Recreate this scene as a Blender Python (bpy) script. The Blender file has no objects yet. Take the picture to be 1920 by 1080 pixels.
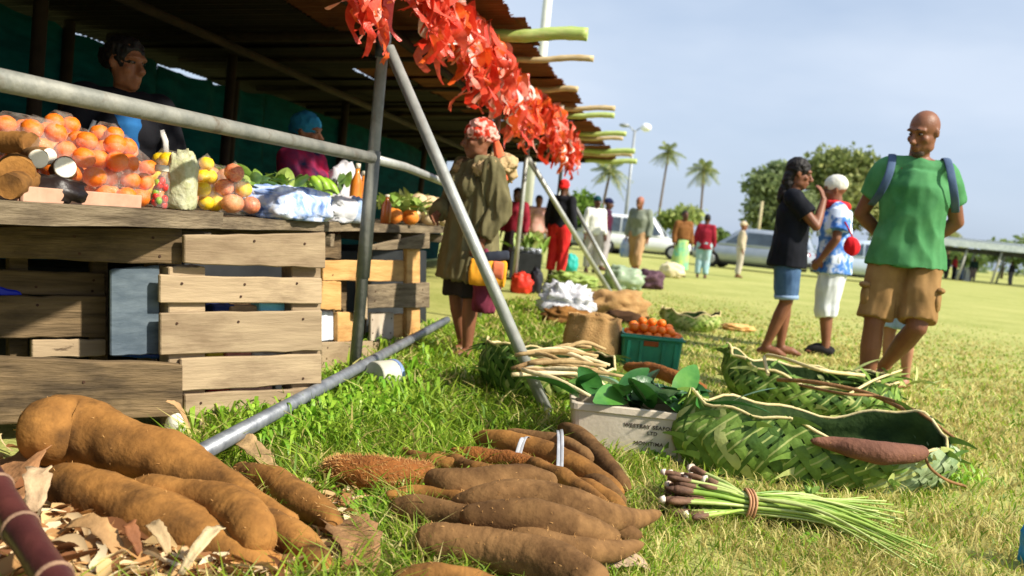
import bpy, bmesh, math, random
import numpy as np
from mathutils import Vector, Matrix, noise, Quaternion

random.seed(7)
rng = np.random.default_rng(7)
R = math.radians
SC = bpy.context.scene
COL = SC.collection

# ------------------------------------------------------------------ camera
FPX = 1750.0                       # focal length in pixels of a 1920 wide frame
CAMZ = 0.92
cam_d = bpy.data.cameras.new('camera')
cam = bpy.data.objects.new('camera', cam_d)
COL.objects.link(cam)
cam_d.sensor_width = 36.0
cam_d.lens = 36.0 * FPX / 1920.0
cam_d.clip_start = 0.05
cam_d.clip_end = 3000
cam_d.dof.use_dof = True
cam_d.dof.focus_distance = 3.1
cam_d.dof.aperture_fstop = 3.2
CAMROT = (Matrix.Rotation(R(90 - 4.0), 3, 'X') @ Matrix.Rotation(R(5.7), 3, 'Z'))
cam.matrix_basis = Matrix.Translation((0, 0, CAMZ)) @ CAMROT.to_4x4()
SC.camera = cam

# ------------------------------------------------------------------ light
SUN_TO = Vector((0.80, -0.40, 0.74)).normalized()
SUN_EL = math.asin(SUN_TO.z)
SUN_AZ = math.atan2(SUN_TO.x, SUN_TO.y)        # clockwise from +Y
world = bpy.data.worlds.new('World')
SC.world = world
world.use_nodes = True
wn = world.node_tree
for n in list(wn.nodes):
    wn.nodes.remove(n)
w_out = wn.nodes.new('ShaderNodeOutputWorld')
w_bg = wn.nodes.new('ShaderNodeBackground')
w_sky = wn.nodes.new('ShaderNodeTexSky')
w_sky.sky_type = 'NISHITA'
w_sky.sun_disc = False
w_sky.sun_elevation = SUN_EL
w_sky.sun_rotation = SUN_AZ
w_sky.air_density = 1.0
w_sky.dust_density = 1.6
w_tc = wn.nodes.new('ShaderNodeTexCoord')
w_map = wn.nodes.new('ShaderNodeMapping')
w_map.inputs['Scale'].default_value = (1.0, 1.0, 3.2)
w_noi = wn.nodes.new('ShaderNodeTexNoise')
w_noi.inputs['Scale'].default_value = 1.7
w_noi.inputs['Detail'].default_value = 5.0
w_noi.inputs['Roughness'].default_value = 0.5
w_ramp = wn.nodes.new('ShaderNodeValToRGB')
w_ramp.color_ramp.elements[0].position = 0.30
w_ramp.color_ramp.elements[0].color = (0.62, 0.62, 0.62, 1)
w_ramp.color_ramp.elements[1].position = 0.72
w_ramp.color_ramp.elements[1].color = (0.97, 0.97, 0.97, 1)
w_cloud = wn.nodes.new('ShaderNodeValToRGB')       # tone of the cloud sheet itself
w_cloud.color_ramp.elements[0].position = 0.35
w_cloud.color_ramp.elements[0].color = (3.2, 4.1, 5.6, 1)
w_cloud.color_ramp.elements[1].position = 0.68
w_cloud.color_ramp.elements[1].color = (4.7, 5.4, 6.5, 1)
w_mix = wn.nodes.new('ShaderNodeMixRGB')
L = wn.links.new
L(w_tc.outputs['Generated'], w_map.inputs['Vector'])
L(w_map.outputs['Vector'], w_noi.inputs['Vector'])
L(w_noi.outputs['Fac'], w_ramp.inputs['Fac'])
L(w_noi.outputs['Fac'], w_cloud.inputs['Fac'])
L(w_ramp.outputs['Color'], w_mix.inputs['Fac'])
L(w_sky.outputs['Color'], w_mix.inputs['Color1'])
L(w_cloud.outputs['Color'], w_mix.inputs['Color2'])
L(w_mix.outputs['Color'], w_bg.inputs['Color'])
w_bg.inputs['Strength'].default_value = 0.10
L(w_bg.outputs['Background'], w_out.inputs['Surface'])

sun_d = bpy.data.lights.new('sun', 'SUN')
sun_d.energy = 5.0
sun_d.angle = R(2.5)
sun_d.color = (1.0, 0.93, 0.80)
sun = bpy.data.objects.new('sun', sun_d)
COL.objects.link(sun)
sun.rotation_euler = (-SUN_TO).to_track_quat('-Z', 'Y').to_euler()
sun.location = SUN_TO * 30

SC.view_settings.view_transform = 'Standard'
SC.view_settings.look = 'None'
SC.view_settings.gamma = 1.0
SC.view_settings.use_curve_mapping = False
SC.view_settings.exposure = 0.60
SC.render.engine = 'CYCLES'
SC.cycles.use_denoising = True
SC.cycles.max_bounces = 6
SC.cycles.transparent_max_bounces = 12
SC.cycles.sample_clamp_indirect = 4.0

# ------------------------------------------------------------------ picture -> place
CAMP = Vector((0, 0, CAMZ))
def ray(x, y):
    return CAMROT @ Vector(((x - 960) / FPX, (540 - y) / FPX, -1.0))
def px(x, y, Y):
    d = ray(x, y)
    return CAMP + d * (Y / d.y)
def pz(x, y, z):
    d = ray(x, y)
    return CAMP + d * ((z - CAMZ) / d.z)
def gp(x, y):
    return pz(x, y, 0.0)
def proj(p):
    q = CAMROT.transposed() @ (Vector(p) - CAMP)
    return (960 + FPX * q.x / -q.z, 540 - FPX * q.y / -q.z)

# ------------------------------------------------------------------ materials
def lin(c):
    def f(v):
        v /= 255.0
        return v / 12.92 if v <= 0.04045 else ((v + 0.055) / 1.055) ** 2.4
    return (f(c[0]), f(c[1]), f(c[2]), 1.0)
MATS = {}
def mat(name, c1, c2=None, scale=8.0, rough=0.7, bump=0.0, bscale=None, stretch=(1, 1, 1), detail=4.0,
        spec=0.3, metal=0.0, rand=0.0, lo=0.35, hi=0.65, c3=None, trans=0.0, coat=0.0, bdist=0.01, emit=None):
    """c1/c2/c3 are sRGB 0..255 base colours blended by noise in object space"""
    if name in MATS:
        return MATS[name]
    m = bpy.data.materials.new(name)
    m.use_nodes = True
    nt = m.node_tree
    b = nt.nodes['Principled BSDF']
    b.inputs['Roughness'].default_value = rough
    b.inputs['Specular IOR Level'].default_value = spec
    b.inputs['Metallic'].default_value = metal
    b.inputs['Coat Weight'].default_value = coat
    b.inputs['Base Color'].default_value = lin(c1)
    tc = nt.nodes.new('ShaderNodeTexCoord')
    mp = nt.nodes.new('ShaderNodeMapping')
    mp.inputs['Scale'].default_value = stretch
    nt.links.new(tc.outputs['Object'], mp.inputs['Vector'])
    vec = mp.outputs['Vector']
    oi = nt.nodes.new('ShaderNodeObjectInfo')
    add = nt.nodes.new('ShaderNodeVectorMath')
    add.operation = 'MULTIPLY_ADD'
    comb = nt.nodes.new('ShaderNodeCombineXYZ')
    for k in range(3):
        nt.links.new(oi.outputs['Random'], comb.inputs[k])
    add.inputs[1].default_value = (7.3, 11.1, 5.7)
    nt.links.new(comb.outputs['Vector'], add.inputs[0])
    nt.links.new(vec, add.inputs[2])
    vec = add.outputs['Vector']
    if c2 is not None:
        nz = nt.nodes.new('ShaderNodeTexNoise')
        nz.inputs['Scale'].default_value = scale
        nz.inputs['Detail'].default_value = detail
        nz.inputs['Roughness'].default_value = 0.6
        nt.links.new(vec, nz.inputs['Vector'])
        rp = nt.nodes.new('ShaderNodeValToRGB')
        e = rp.color_ramp.elements
        e[0].position, e[0].color = lo, lin(c1)
        e[1].position, e[1].color = hi, lin(c2)
        if c3 is not None:
            k = e.new(min(0.98, hi + 0.12))
            k.color = lin(c3)
        nt.links.new(nz.outputs['Fac'], rp.inputs['Fac'])
        col = rp.outputs['Color']
        if rand > 0:
            hs = nt.nodes.new('ShaderNodeHueSaturation')
            mr = nt.nodes.new('ShaderNodeMapRange')
            mr.inputs['To Min'].default_value = 1 - rand
            mr.inputs['To Max'].default_value = 1 + rand
            nt.links.new(oi.outputs['Random'], mr.inputs['Value'])
            nt.links.new(mr.outputs['Result'], hs.inputs['Value'])
            nt.links.new(col, hs.inputs['Color'])
            col = hs.outputs['Color']
        nt.links.new(col, b.inputs['Base Color'])
    if bump > 0:
        nb = nt.nodes.new('ShaderNodeTexNoise')
        nb.inputs['Scale'].default_value = bscale or scale * 3
        nb.inputs['Detail'].default_value = 5
        nt.links.new(vec, nb.inputs['Vector'])
        bp = nt.nodes.new('ShaderNodeBump')
        bp.inputs['Strength'].default_value = bump
        bp.inputs['Distance'].default_value = bdist
        nt.links.new(nb.outputs['Fac'], bp.inputs['Height'])
        nt.links.new(bp.outputs['Normal'], b.inputs['Normal'])
    if trans > 0:      # leaf-like translucency
        tr = nt.nodes.new('ShaderNodeBsdfTranslucent')
        mx = nt.nodes.new('ShaderNodeMixShader')
        mx.inputs['Fac'].default_value = trans
        out = nt.nodes['Material Output']
        src = b.inputs['Base Color'].links
        if src:
            nt.links.new(src[0].from_socket, tr.inputs['Color'])
        else:
            tr.inputs['Color'].default_value = lin(c1)
        nt.links.new(b.outputs['BSDF'], mx.inputs[1])
        nt.links.new(tr.outputs['BSDF'], mx.inputs[2])
        nt.links.new(mx.outputs['Shader'], out.inputs['Surface'])
    if emit:
        b.inputs['Emission Color'].default_value = lin(c1)
        b.inputs['Emission Strength'].default_value = emit
    MATS[name] = m
    return m

def layered(m, patch, scale, lo, hi, stretch=(1, 1, 1), fac=1.0):
    """lay irregular patches of another base colour (soil, stain, worn fibre) over a mat()"""
    nt = m.node_tree
    b = nt.nodes['Principled BSDF']
    src = b.inputs['Base Color'].links[0].from_socket
    tc = [n for n in nt.nodes if n.type == 'TEX_COORD'][0]
    oi = [n for n in nt.nodes if n.type == 'OBJECT_INFO'][0]
    mp = nt.nodes.new('ShaderNodeMapping'); mp.inputs['Scale'].default_value = stretch
    nt.links.new(tc.outputs['Object'], mp.inputs['Vector'])
    ad = nt.nodes.new('ShaderNodeVectorMath'); ad.operation = 'ADD'
    nt.links.new(mp.outputs['Vector'], ad.inputs[0])
    sc = nt.nodes.new('ShaderNodeVectorMath'); sc.operation = 'SCALE'; sc.inputs[0].default_value = (31, 17, 23)
    nt.links.new(oi.outputs['Random'], sc.inputs['Scale']); nt.links.new(sc.outputs['Vector'], ad.inputs[1])
    nz = nt.nodes.new('ShaderNodeTexNoise'); nz.inputs['Scale'].default_value = scale; nz.inputs['Detail'].default_value = 7; nz.inputs['Roughness'].default_value = .65
    nt.links.new(ad.outputs['Vector'], nz.inputs['Vector'])
    mr = nt.nodes.new('ShaderNodeMapRange'); mr.inputs['From Min'].default_value = lo; mr.inputs['From Max'].default_value = hi; mr.inputs['To Max'].default_value = fac
    nt.links.new(nz.outputs['Fac'], mr.inputs['Value'])
    mx = nt.nodes.new('ShaderNodeMixRGB'); mx.inputs['Color2'].default_value = lin(patch)
    nt.links.new(mr.outputs['Result'], mx.inputs['Fac']); nt.links.new(src, mx.inputs['Color1'])
    nt.links.new(mx.outputs['Color'], b.inputs['Base Color'])
    return m
def film(name, tint=(235, 235, 235), clear=0.8, rough=0.15):
    """thin crinkled plastic: partly clear, partly shiny"""
    if name in MATS:
        return MATS[name]
    m = bpy.data.materials.new(name)
    m.use_nodes = True
    nt = m.node_tree
    b = nt.nodes['Principled BSDF']
    b.inputs['Base Color'].default_value = lin(tint)
    b.inputs['Roughness'].default_value = rough
    b.inputs['Specular IOR Level'].default_value = 0.6
    tr = nt.nodes.new('ShaderNodeBsdfTransparent')
    nz = nt.nodes.new('ShaderNodeTexNoise')
    nz.inputs['Scale'].default_value = 24
    nz.inputs['Detail'].default_value = 6
    tc = nt.nodes.new('ShaderNodeTexCoord')
    nt.links.new(tc.outputs['Object'], nz.inputs['Vector'])
    bp = nt.nodes.new('ShaderNodeBump')
    bp.inputs['Strength'].default_value = 0.9
    bp.inputs['Distance'].default_value = 0.02
    nt.links.new(nz.outputs['Fac'], bp.inputs['Height'])
    nt.links.new(bp.outputs['Normal'], b.inputs['Normal'])
    mr = nt.nodes.new('ShaderNodeMapRange')
    mr.inputs['From Min'].default_value = 0.3
    mr.inputs['From Max'].default_value = 0.7
    mr.inputs['To Min'].default_value = 1 - min(1, clear + 0.12)
    mr.inputs['To Max'].default_value = 1 - max(0, clear - 0.07)
    nt.links.new(nz.outputs['Fac'], mr.inputs['Value'])
    mx = nt.nodes.new('ShaderNodeMixShader')
    nt.links.new(mr.outputs['Result'], mx.inputs['Fac'])
    nt.links.new(tr.outputs['BSDF'], mx.inputs[1])
    nt.links.new(b.outputs['BSDF'], mx.inputs[2])
    nt.links.new(mx.outputs['Shader'], nt.nodes['Material Output'].inputs['Surface'])
    MATS[name] = m
    return m

def attr_mat(name, rough=0.6, trans=0.25, spec=0.25):
    """base colour from the mesh's own 'tint' attribute (a colour per leaf or blade)"""
    if name in MATS:
        return MATS[name]
    m = bpy.data.materials.new(name)
    m.use_nodes = True
    nt = m.node_tree
    b = nt.nodes['Principled BSDF']
    b.inputs['Roughness'].default_value = rough
    b.inputs['Specular IOR Level'].default_value = spec
    a = nt.nodes.new('ShaderNodeAttribute')
    a.attribute_name = 'tint'
    nt.links.new(a.outputs['Color'], b.inputs['Base Color'])
    tr = nt.nodes.new('ShaderNodeBsdfTranslucent')
    nt.links.new(a.outputs['Color'], tr.inputs['Color'])
    mx = nt.nodes.new('ShaderNodeMixShader')
    mx.inputs['Fac'].default_value = trans
    nt.links.new(b.outputs['BSDF'], mx.inputs[1])
    nt.links.new(tr.outputs['BSDF'], mx.inputs[2])
    nt.links.new(mx.outputs['Shader'], nt.nodes['Material Output'].inputs['Surface'])
    MATS[name] = m
    return m

# ------------------------------------------------------------------ objects
WM = {}                                    # object -> world matrix
def base_obj(name, data, parent=None, world=None):
    o = bpy.data.objects.new(name, data)
    COL.objects.link(o)
    w = world if world is not None else Matrix.Identity(4)
    if parent is not None:
        o.parent = parent
        o.matrix_basis = WM[parent].inverted() @ w
    else:
        o.matrix_basis = w
    WM[o] = w.copy()
    return o
def thing(name, label, cat, loc=(0, 0, 0), rotz=0.0, group=None, tilt=None):
    w = Matrix.Translation(loc) @ Matrix.Rotation(rotz, 4, 'Z')
    if tilt is not None:
        w = w @ tilt
    o = base_obj(name, None, None, w)
    o.empty_display_size = 0.1
    tag(o, label, cat, group)
    return o
def tag(o, label=None, cat=None, group=None, kind=None):
    if label: o['label'] = label
    if cat: o['category'] = cat
    if group: o['group'] = group
    if kind: o['kind'] = kind
    return o
def part(name, me, m, parent, world=None):
    """mesh given in world coordinates, or in `world`'s own frame"""
    o = base_obj(name, me, parent, world)
    if m is not None and me is not None and len(me.materials) == 0:
        me.materials.append(m)
    return o
def lpart(name, me, m, parent, local=None):
    """mesh given in the parent's frame (times local)"""
    w = WM[parent] @ (local if local is not None else Matrix.Identity(4))
    return part(name, me, m, parent, w)

def mesh_from(verts, faces, smooth=True, name='m'):
    me = bpy.data.meshes.new(name)
    me.from_pydata([tuple(v) for v in verts], [], faces)
    if smooth:
        me.polygons.foreach_set('use_smooth', [len(f) <= 4 for f in faces])
    me.update()
    return me
def bm_mesh(bm, smooth=False, recalc=True):
    if recalc:
        bmesh.ops.recalc_face_normals(bm, faces=bm.faces)
    me = bpy.data.meshes.new('m')
    bm.to_mesh(me)
    bm.free()
    if smooth:
        me.polygons.foreach_set('use_smooth', [True] * len(me.polygons))
    return me
def np_mesh(verts, faces, tint=None, smooth=False):
    """fast mesh: verts (n,3), faces (m,k) all with k corners; tint (m,3) colour per face, linear"""
    me = bpy.data.meshes.new('m')
    verts = np.asarray(verts, np.float32); faces = np.asarray(faces, np.int32)
    m, k = faces.shape
    me.vertices.add(len(verts)); me.vertices.foreach_set('co', verts.ravel())
    me.loops.add(m * k); me.loops.foreach_set('vertex_index', faces.ravel())
    me.polygons.add(m)
    me.polygons.foreach_set('loop_start', np.arange(0, m * k, k, dtype=np.int32))
    if smooth:
        me.polygons.foreach_set('use_smooth', np.ones(m, bool))
    me.update(calc_edges=True)
    if tint is not None:
        a = me.attributes.new('tint', 'FLOAT_COLOR', 'FACE')
        c = np.ones((m, 4), np.float32); c[:, :3] = tint
        a.data.foreach_set('color', c.ravel())
    return me

# ------------------------------------------------------------------ shape makers
def frames(pts):
    """tangent/normal/binormal along a polyline, parallel transported"""
    n = len(pts)
    T = []
    for i in range(n):
        a = pts[max(0, i - 1)]; b = pts[min(n - 1, i + 1)]
        t = (b - a)
        T.append(t.normalized() if t.length > 1e-9 else Vector((0, 0, 1)))
    up = Vector((0, 0, 1)) if abs(T[0].z) < 0.9 else Vector((0, 1, 0))
    u = (up - T[0] * up.dot(T[0])).normalized()
    out = []
    for i in range(n):
        u = (u - T[i] * u.dot(T[i]))
        u = u.normalized() if u.length > 1e-9 else T[i].orthogonal().normalized()
        out.append((T[i], u, T[i].cross(u)))
    return out
def spline(pts, rad, n):
    """Catmull-Rom resample of points and radii"""
    P = [Vector(p) for p in pts]; rr = list(rad)
    P = [P[0] * 2 - P[1]] + P + [P[-1] * 2 - P[-2]]
    rr = [rr[0]] + rr + [rr[-1]]
    out, ro = [], []
    m = len(P) - 3
    for i in range(n):
        t = i / (n - 1) * m
        k = min(int(t), m - 1); f = t - k
        a, b, c, d = P[k], P[k + 1], P[k + 2], P[k + 3]
        out.append(0.5 * ((2 * b) + (c - a) * f + (2 * a - 5 * b + 4 * c - d) * f * f + (3 * b - a - 3 * c + d) * f ** 3))
        ro.append(max(1e-4, rr[k + 1] * (1 - f) + rr[k + 2] * f))
    return out, ro
def tube(pts, rad, seg=10, cap=True, ratio=1.0, verts=None, faces=None, round_cap=False, refu=None):
    """append a swept tube to verts/faces lists"""
    if verts is None: verts, faces = [], []
    P = [Vector(p) for p in pts]
    rad = list(rad) if hasattr(rad, '__len__') else [rad] * len(P)
    fr = frames(P)
    if round_cap:
        t0, t1 = fr[0][0], fr[-1][0]
        r0, r1 = rad[0], rad[-1]
        pre = [(P[0] - t0 * r0 * s, r0 * c, fr[0]) for s, c in ((0.98, 0.18), (0.8, 0.6), (0.45, 0.9))]
        post = [(P[-1] + t1 * r1 * s, r1 * c, fr[-1]) for s, c in ((0.45, 0.9), (0.8, 0.6), (0.98, 0.18))]
        P = [a[0] for a in pre] + P + [a[0] for a in post]
        rad = [a[1] for a in pre] + rad + [a[1] for a in post]
        fr = [a[2] for a in pre] + fr + [a[2] for a in post]
    s0 = len(verts)
    for p, r, (t, u, v) in zip(P, rad, fr):
        if refu is not None:
            u = (refu - t * refu.dot(t)).normalized(); v = t.cross(u)
        for k in range(seg):
            a = 2 * math.pi * k / seg
            verts.append(p + u * (math.cos(a) * r) + v * (math.sin(a) * r * ratio))
    for i in range(len(P) - 1):
        for k in range(seg):
            a = s0 + i * seg + k; b = s0 + i * seg + (k + 1) % seg
            faces.append((a, b, b + seg, a + seg))
    if cap:
        faces.append(tuple(s0 + k for k in reversed(range(seg))))
        e = s0 + (len(P) - 1) * seg
        faces.append(tuple(e + k for k in range(seg)))
    return verts, faces
def tube_mesh(pts, rad, seg=10, **k):
    v, f = tube(pts, rad, seg, **k)
    return mesh_from(v, f)
def ellip(c, r, seg=14, rings=9, rot=None, verts=None, faces=None):
    if verts is None: verts, faces = [], []
    c = Vector(c)
    s0 = len(verts)
    for i in range(rings + 1):
        th = math.pi * (0.02 + 0.96 * i / rings)
        for k in range(seg):
            a = 2 * math.pi * k / seg
            p = Vector((r[0] * math.sin(th) * math.cos(a), r[1] * math.sin(th) * math.sin(a), r[2] * math.cos(th)))
            if rot is not None: p = rot @ p
            verts.append(c + p)
    for i in range(rings):
        for k in range(seg):
            a = s0 + i * seg + k; b = s0 + i * seg + (k + 1) % seg
            faces.append((a, a + seg, b + seg, b))
    faces.append(tuple(s0 + k for k in range(seg)))
    e = s0 + rings * seg
    faces.append(tuple(e + k for k in reversed(range(seg))))
    return verts, faces
def box_bm(bm, c, s, rot=None, bevel=0.0, jit=0.0):
    r = bmesh.ops.create_cube(bm, size=1.0)
    vs = r['verts']
    for v in vs:
        v.co = Vector((v.co.x * s[0], v.co.y * s[1], v.co.z * s[2]))
        if jit: v.co += Vector((random.uniform(-jit, jit), random.uniform(-jit, jit), random.uniform(-jit, jit)))
        if rot is not None: v.co = rot @ v.co
        v.co += Vector(c)
    if bevel:
        es = list({e for v in vs for e in v.link_edges})
        bmesh.ops.bevel(bm, geom=es, offset=bevel, segments=2, affect='EDGES', profile=0.6)
def box_mesh(s, bevel=0.0, c=(0, 0, 0), jit=0.0):
    bm = bmesh.new()
    box_bm(bm, c, s, None, bevel, jit)
    return bm_mesh(bm)
def axes_matrix(o, ux, uz):
    """world matrix: local X along ux, local Z near uz"""
    x = Vector(ux).normalized(); z = Vector(uz); z = (z - x * z.dot(x)).normalized(); y = z.cross(x)
    m = Matrix((x, y, z)).transposed().to_4x4()
    m.translation = Vector(o)
    return m
def lathe(profile, seg=20, verts=None, faces=None, o=(0, 0, 0), cap=True):
    """profile list of (r,z), axis z"""
    if verts is None: verts, faces = [], []
    s0 = len(verts); o = Vector(o)
    for r, z in profile:
        for k in range(seg):
            a = 2 * math.pi * k / seg
            verts.append(o + Vector((r * math.cos(a), r * math.sin(a), z)))
    for i in range(len(profile) - 1):
        for k in range(seg):
            a = s0 + i * seg + k; b = s0 + i * seg + (k + 1) % seg
            faces.append((a, b, b + seg, a + seg))
    if cap:
        faces.append(tuple(s0 + k for k in reversed(range(seg))))
        e = s0 + (len(profile) - 1) * seg
        faces.append(tuple(e + k for k in range(seg)))
    return verts, faces
def n3(p, s, o=0.0):
    return noise.noise(Vector((p[0] * s + o, p[1] * s + o * 1.7, p[2] * s - o)))

SCRATCH = bpy.data.scenes.new('scratch')       # throw-away scene so that each remesh evaluates alone
def evaluated_mesh(o):
    SCRATCH.collection.objects.link(o)
    with bpy.context.temp_override(scene=SCRATCH, view_layer=SCRATCH.view_layers[0]):
        dg = bpy.context.evaluated_depsgraph_get()
    return bpy.data.meshes.new_from_object(o.evaluated_get(dg))
def fuse(vf, voxel, smooth=4, fold=0.0, fscale=9.0, fstretch=(1, 1, 0.45), seed=0.0):
    """one continuous surface out of overlapping closed shells"""
    me = mesh_from(vf[0], vf[1])
    o = bpy.data.objects.new('tmp', me)
    md = o.modifiers.new('r', 'REMESH'); md.mode = 'VOXEL'; md.voxel_size = voxel; md.use_smooth_shade = True
    if smooth:
        ms = o.modifiers.new('s', 'SMOOTH'); ms.factor = 0.5; ms.iterations = smooth
    out = evaluated_mesh(o)
    bpy.data.objects.remove(o); bpy.data.meshes.remove(me)
    if fold:
        nv = len(out.vertices)
        cos = np.empty(nv * 3, np.float32); out.vertices.foreach_get('co', cos)
        nos = np.empty(nv * 3, np.float32); out.vertices.foreach_get('normal', nos)
        disp = np.empty(nv, np.float32)
        for i, p in enumerate(cos.reshape(-1, 3).tolist()):
            p = Vector(p)
            q = Vector((p.x * fstretch[0], p.y * fstretch[1], p.z * fstretch[2])) * fscale
            d = noise.noise(q + Vector((seed, 0, seed))) + 0.5 * noise.noise(q * 2.3 + Vector((0, seed, 3)))
            ridge = 1 - abs(noise.noise(q * 1.3 + Vector((9, seed, 1)))) * 2
            disp[i] = fold * (0.6 * d + 0.5 * ridge - 0.25)
        cos = (cos.reshape(-1, 3) + nos.reshape(-1, 3) * disp[:, None]).ravel()
        out.vertices.foreach_set('co', cos)
        out.update()
    out.polygons.foreach_set('use_smooth', [True] * len(out.polygons))
    return out
def text_mesh(s, size, depth=0.0006):
    cu = bpy.data.curves.new('t', 'FONT')
    cu.body = s; cu.size = size; cu.extrude = depth; cu.align_x = 'CENTER'; cu.align_y = 'CENTER'
    cu.resolution_u = 3; cu.space_character = 1.12
    cu.offset = size * 0.018
    o = bpy.data.objects.new('tmp', cu)
    me = evaluated_mesh(o)
    bpy.data.objects.remove(o); bpy.data.curves.remove(cu)
    me.materials.clear()
    return me

# ================================================================== ground and grass
def ground_material():
    m = bpy.data.materials.new('grass_ground'); m.use_nodes = True
    nt = m.node_tree; b = nt.nodes['Principled BSDF']
    b.inputs['Roughness'].default_value = 0.9; b.inputs['Specular IOR Level'].default_value = 0.1
    tc = nt.nodes.new('ShaderNodeTexCoord')
    def nz(s, d=5, r=0.6):
        n = nt.nodes.new('ShaderNodeTexNoise'); n.inputs['Scale'].default_value = s
        n.inputs['Detail'].default_value = d; n.inputs['Roughness'].default_value = r
        nt.links.new(tc.outputs['Object'], n.inputs['Vector']); return n
    def ramp(f, a, b_, ca, cb):
        r = nt.nodes.new('ShaderNodeValToRGB'); e = r.color_ramp.elements
        e[0].position, e[0].color = a, lin(ca); e[1].position, e[1].color = b_, lin(cb)
        nt.links.new(f.outputs['Fac'], r.inputs['Fac']); return r
    r1 = ramp(nz(0.55), 0.36, 0.62, (128, 144, 66), (192, 190, 118))
    r2 = ramp(nz(9.0, 6, 0.7), 0.36, 0.66, (130, 142, 68), (196, 194, 124))
    r3 = ramp(nz(70.0, 3, 0.6), 0.35, 0.7, (104, 108, 44), (204, 194, 116))
    m1 = nt.nodes.new('ShaderNodeMixRGB'); m1.inputs['Fac'].default_value = 0.5
    nt.links.new(r1.outputs['Color'], m1.inputs['Color1']); nt.links.new(r2.outputs['Color'], m1.inputs['Color2'])
    m2 = nt.nodes.new('ShaderNodeMixRGB'); m2.inputs['Fac'].default_value = 0.35
    nt.links.new(m1.outputs['Color'], m2.inputs['Color1']); nt.links.new(r3.outputs['Color'], m2.inputs['Color2'])
    nt.links.new(m2.outputs['Color'], b.inputs['Base Color'])
    nb = nz(40, 6, 0.7)
    bp = nt.nodes.new('ShaderNodeBump'); bp.inputs['Strength'].default_value = 0.5; bp.inputs['Distance'].default_value = 0.02
    nt.links.new(nb.outputs['Fac'], bp.inputs['Height']); nt.links.new(bp.outputs['Normal'], b.inputs['Normal'])
    return m
bm = bmesh.new()
xs = [-900, -300, -100, -40, -15, -8, -4, -2, 0, 2, 4, 8, 15, 40, 100, 300, 900]
ys = [-300, -60, -10, -2, 1, 3, 5, 8, 12, 20, 40, 80, 160, 400, 1400]
grid = [[bm.verts.new((x, y, 0)) for x in xs] for y in ys]
for j in range(len(ys) - 1):
    for i in range(len(xs) - 1):
        bm.faces.new((grid[j][i], grid[j][i + 1], grid[j + 1][i + 1], grid[j + 1][i]))
ground = part('ground', bm_mesh(bm), ground_material(), None)
tag(ground, 'sunlit yellow green field of short grass', 'ground', kind='structure')

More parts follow.
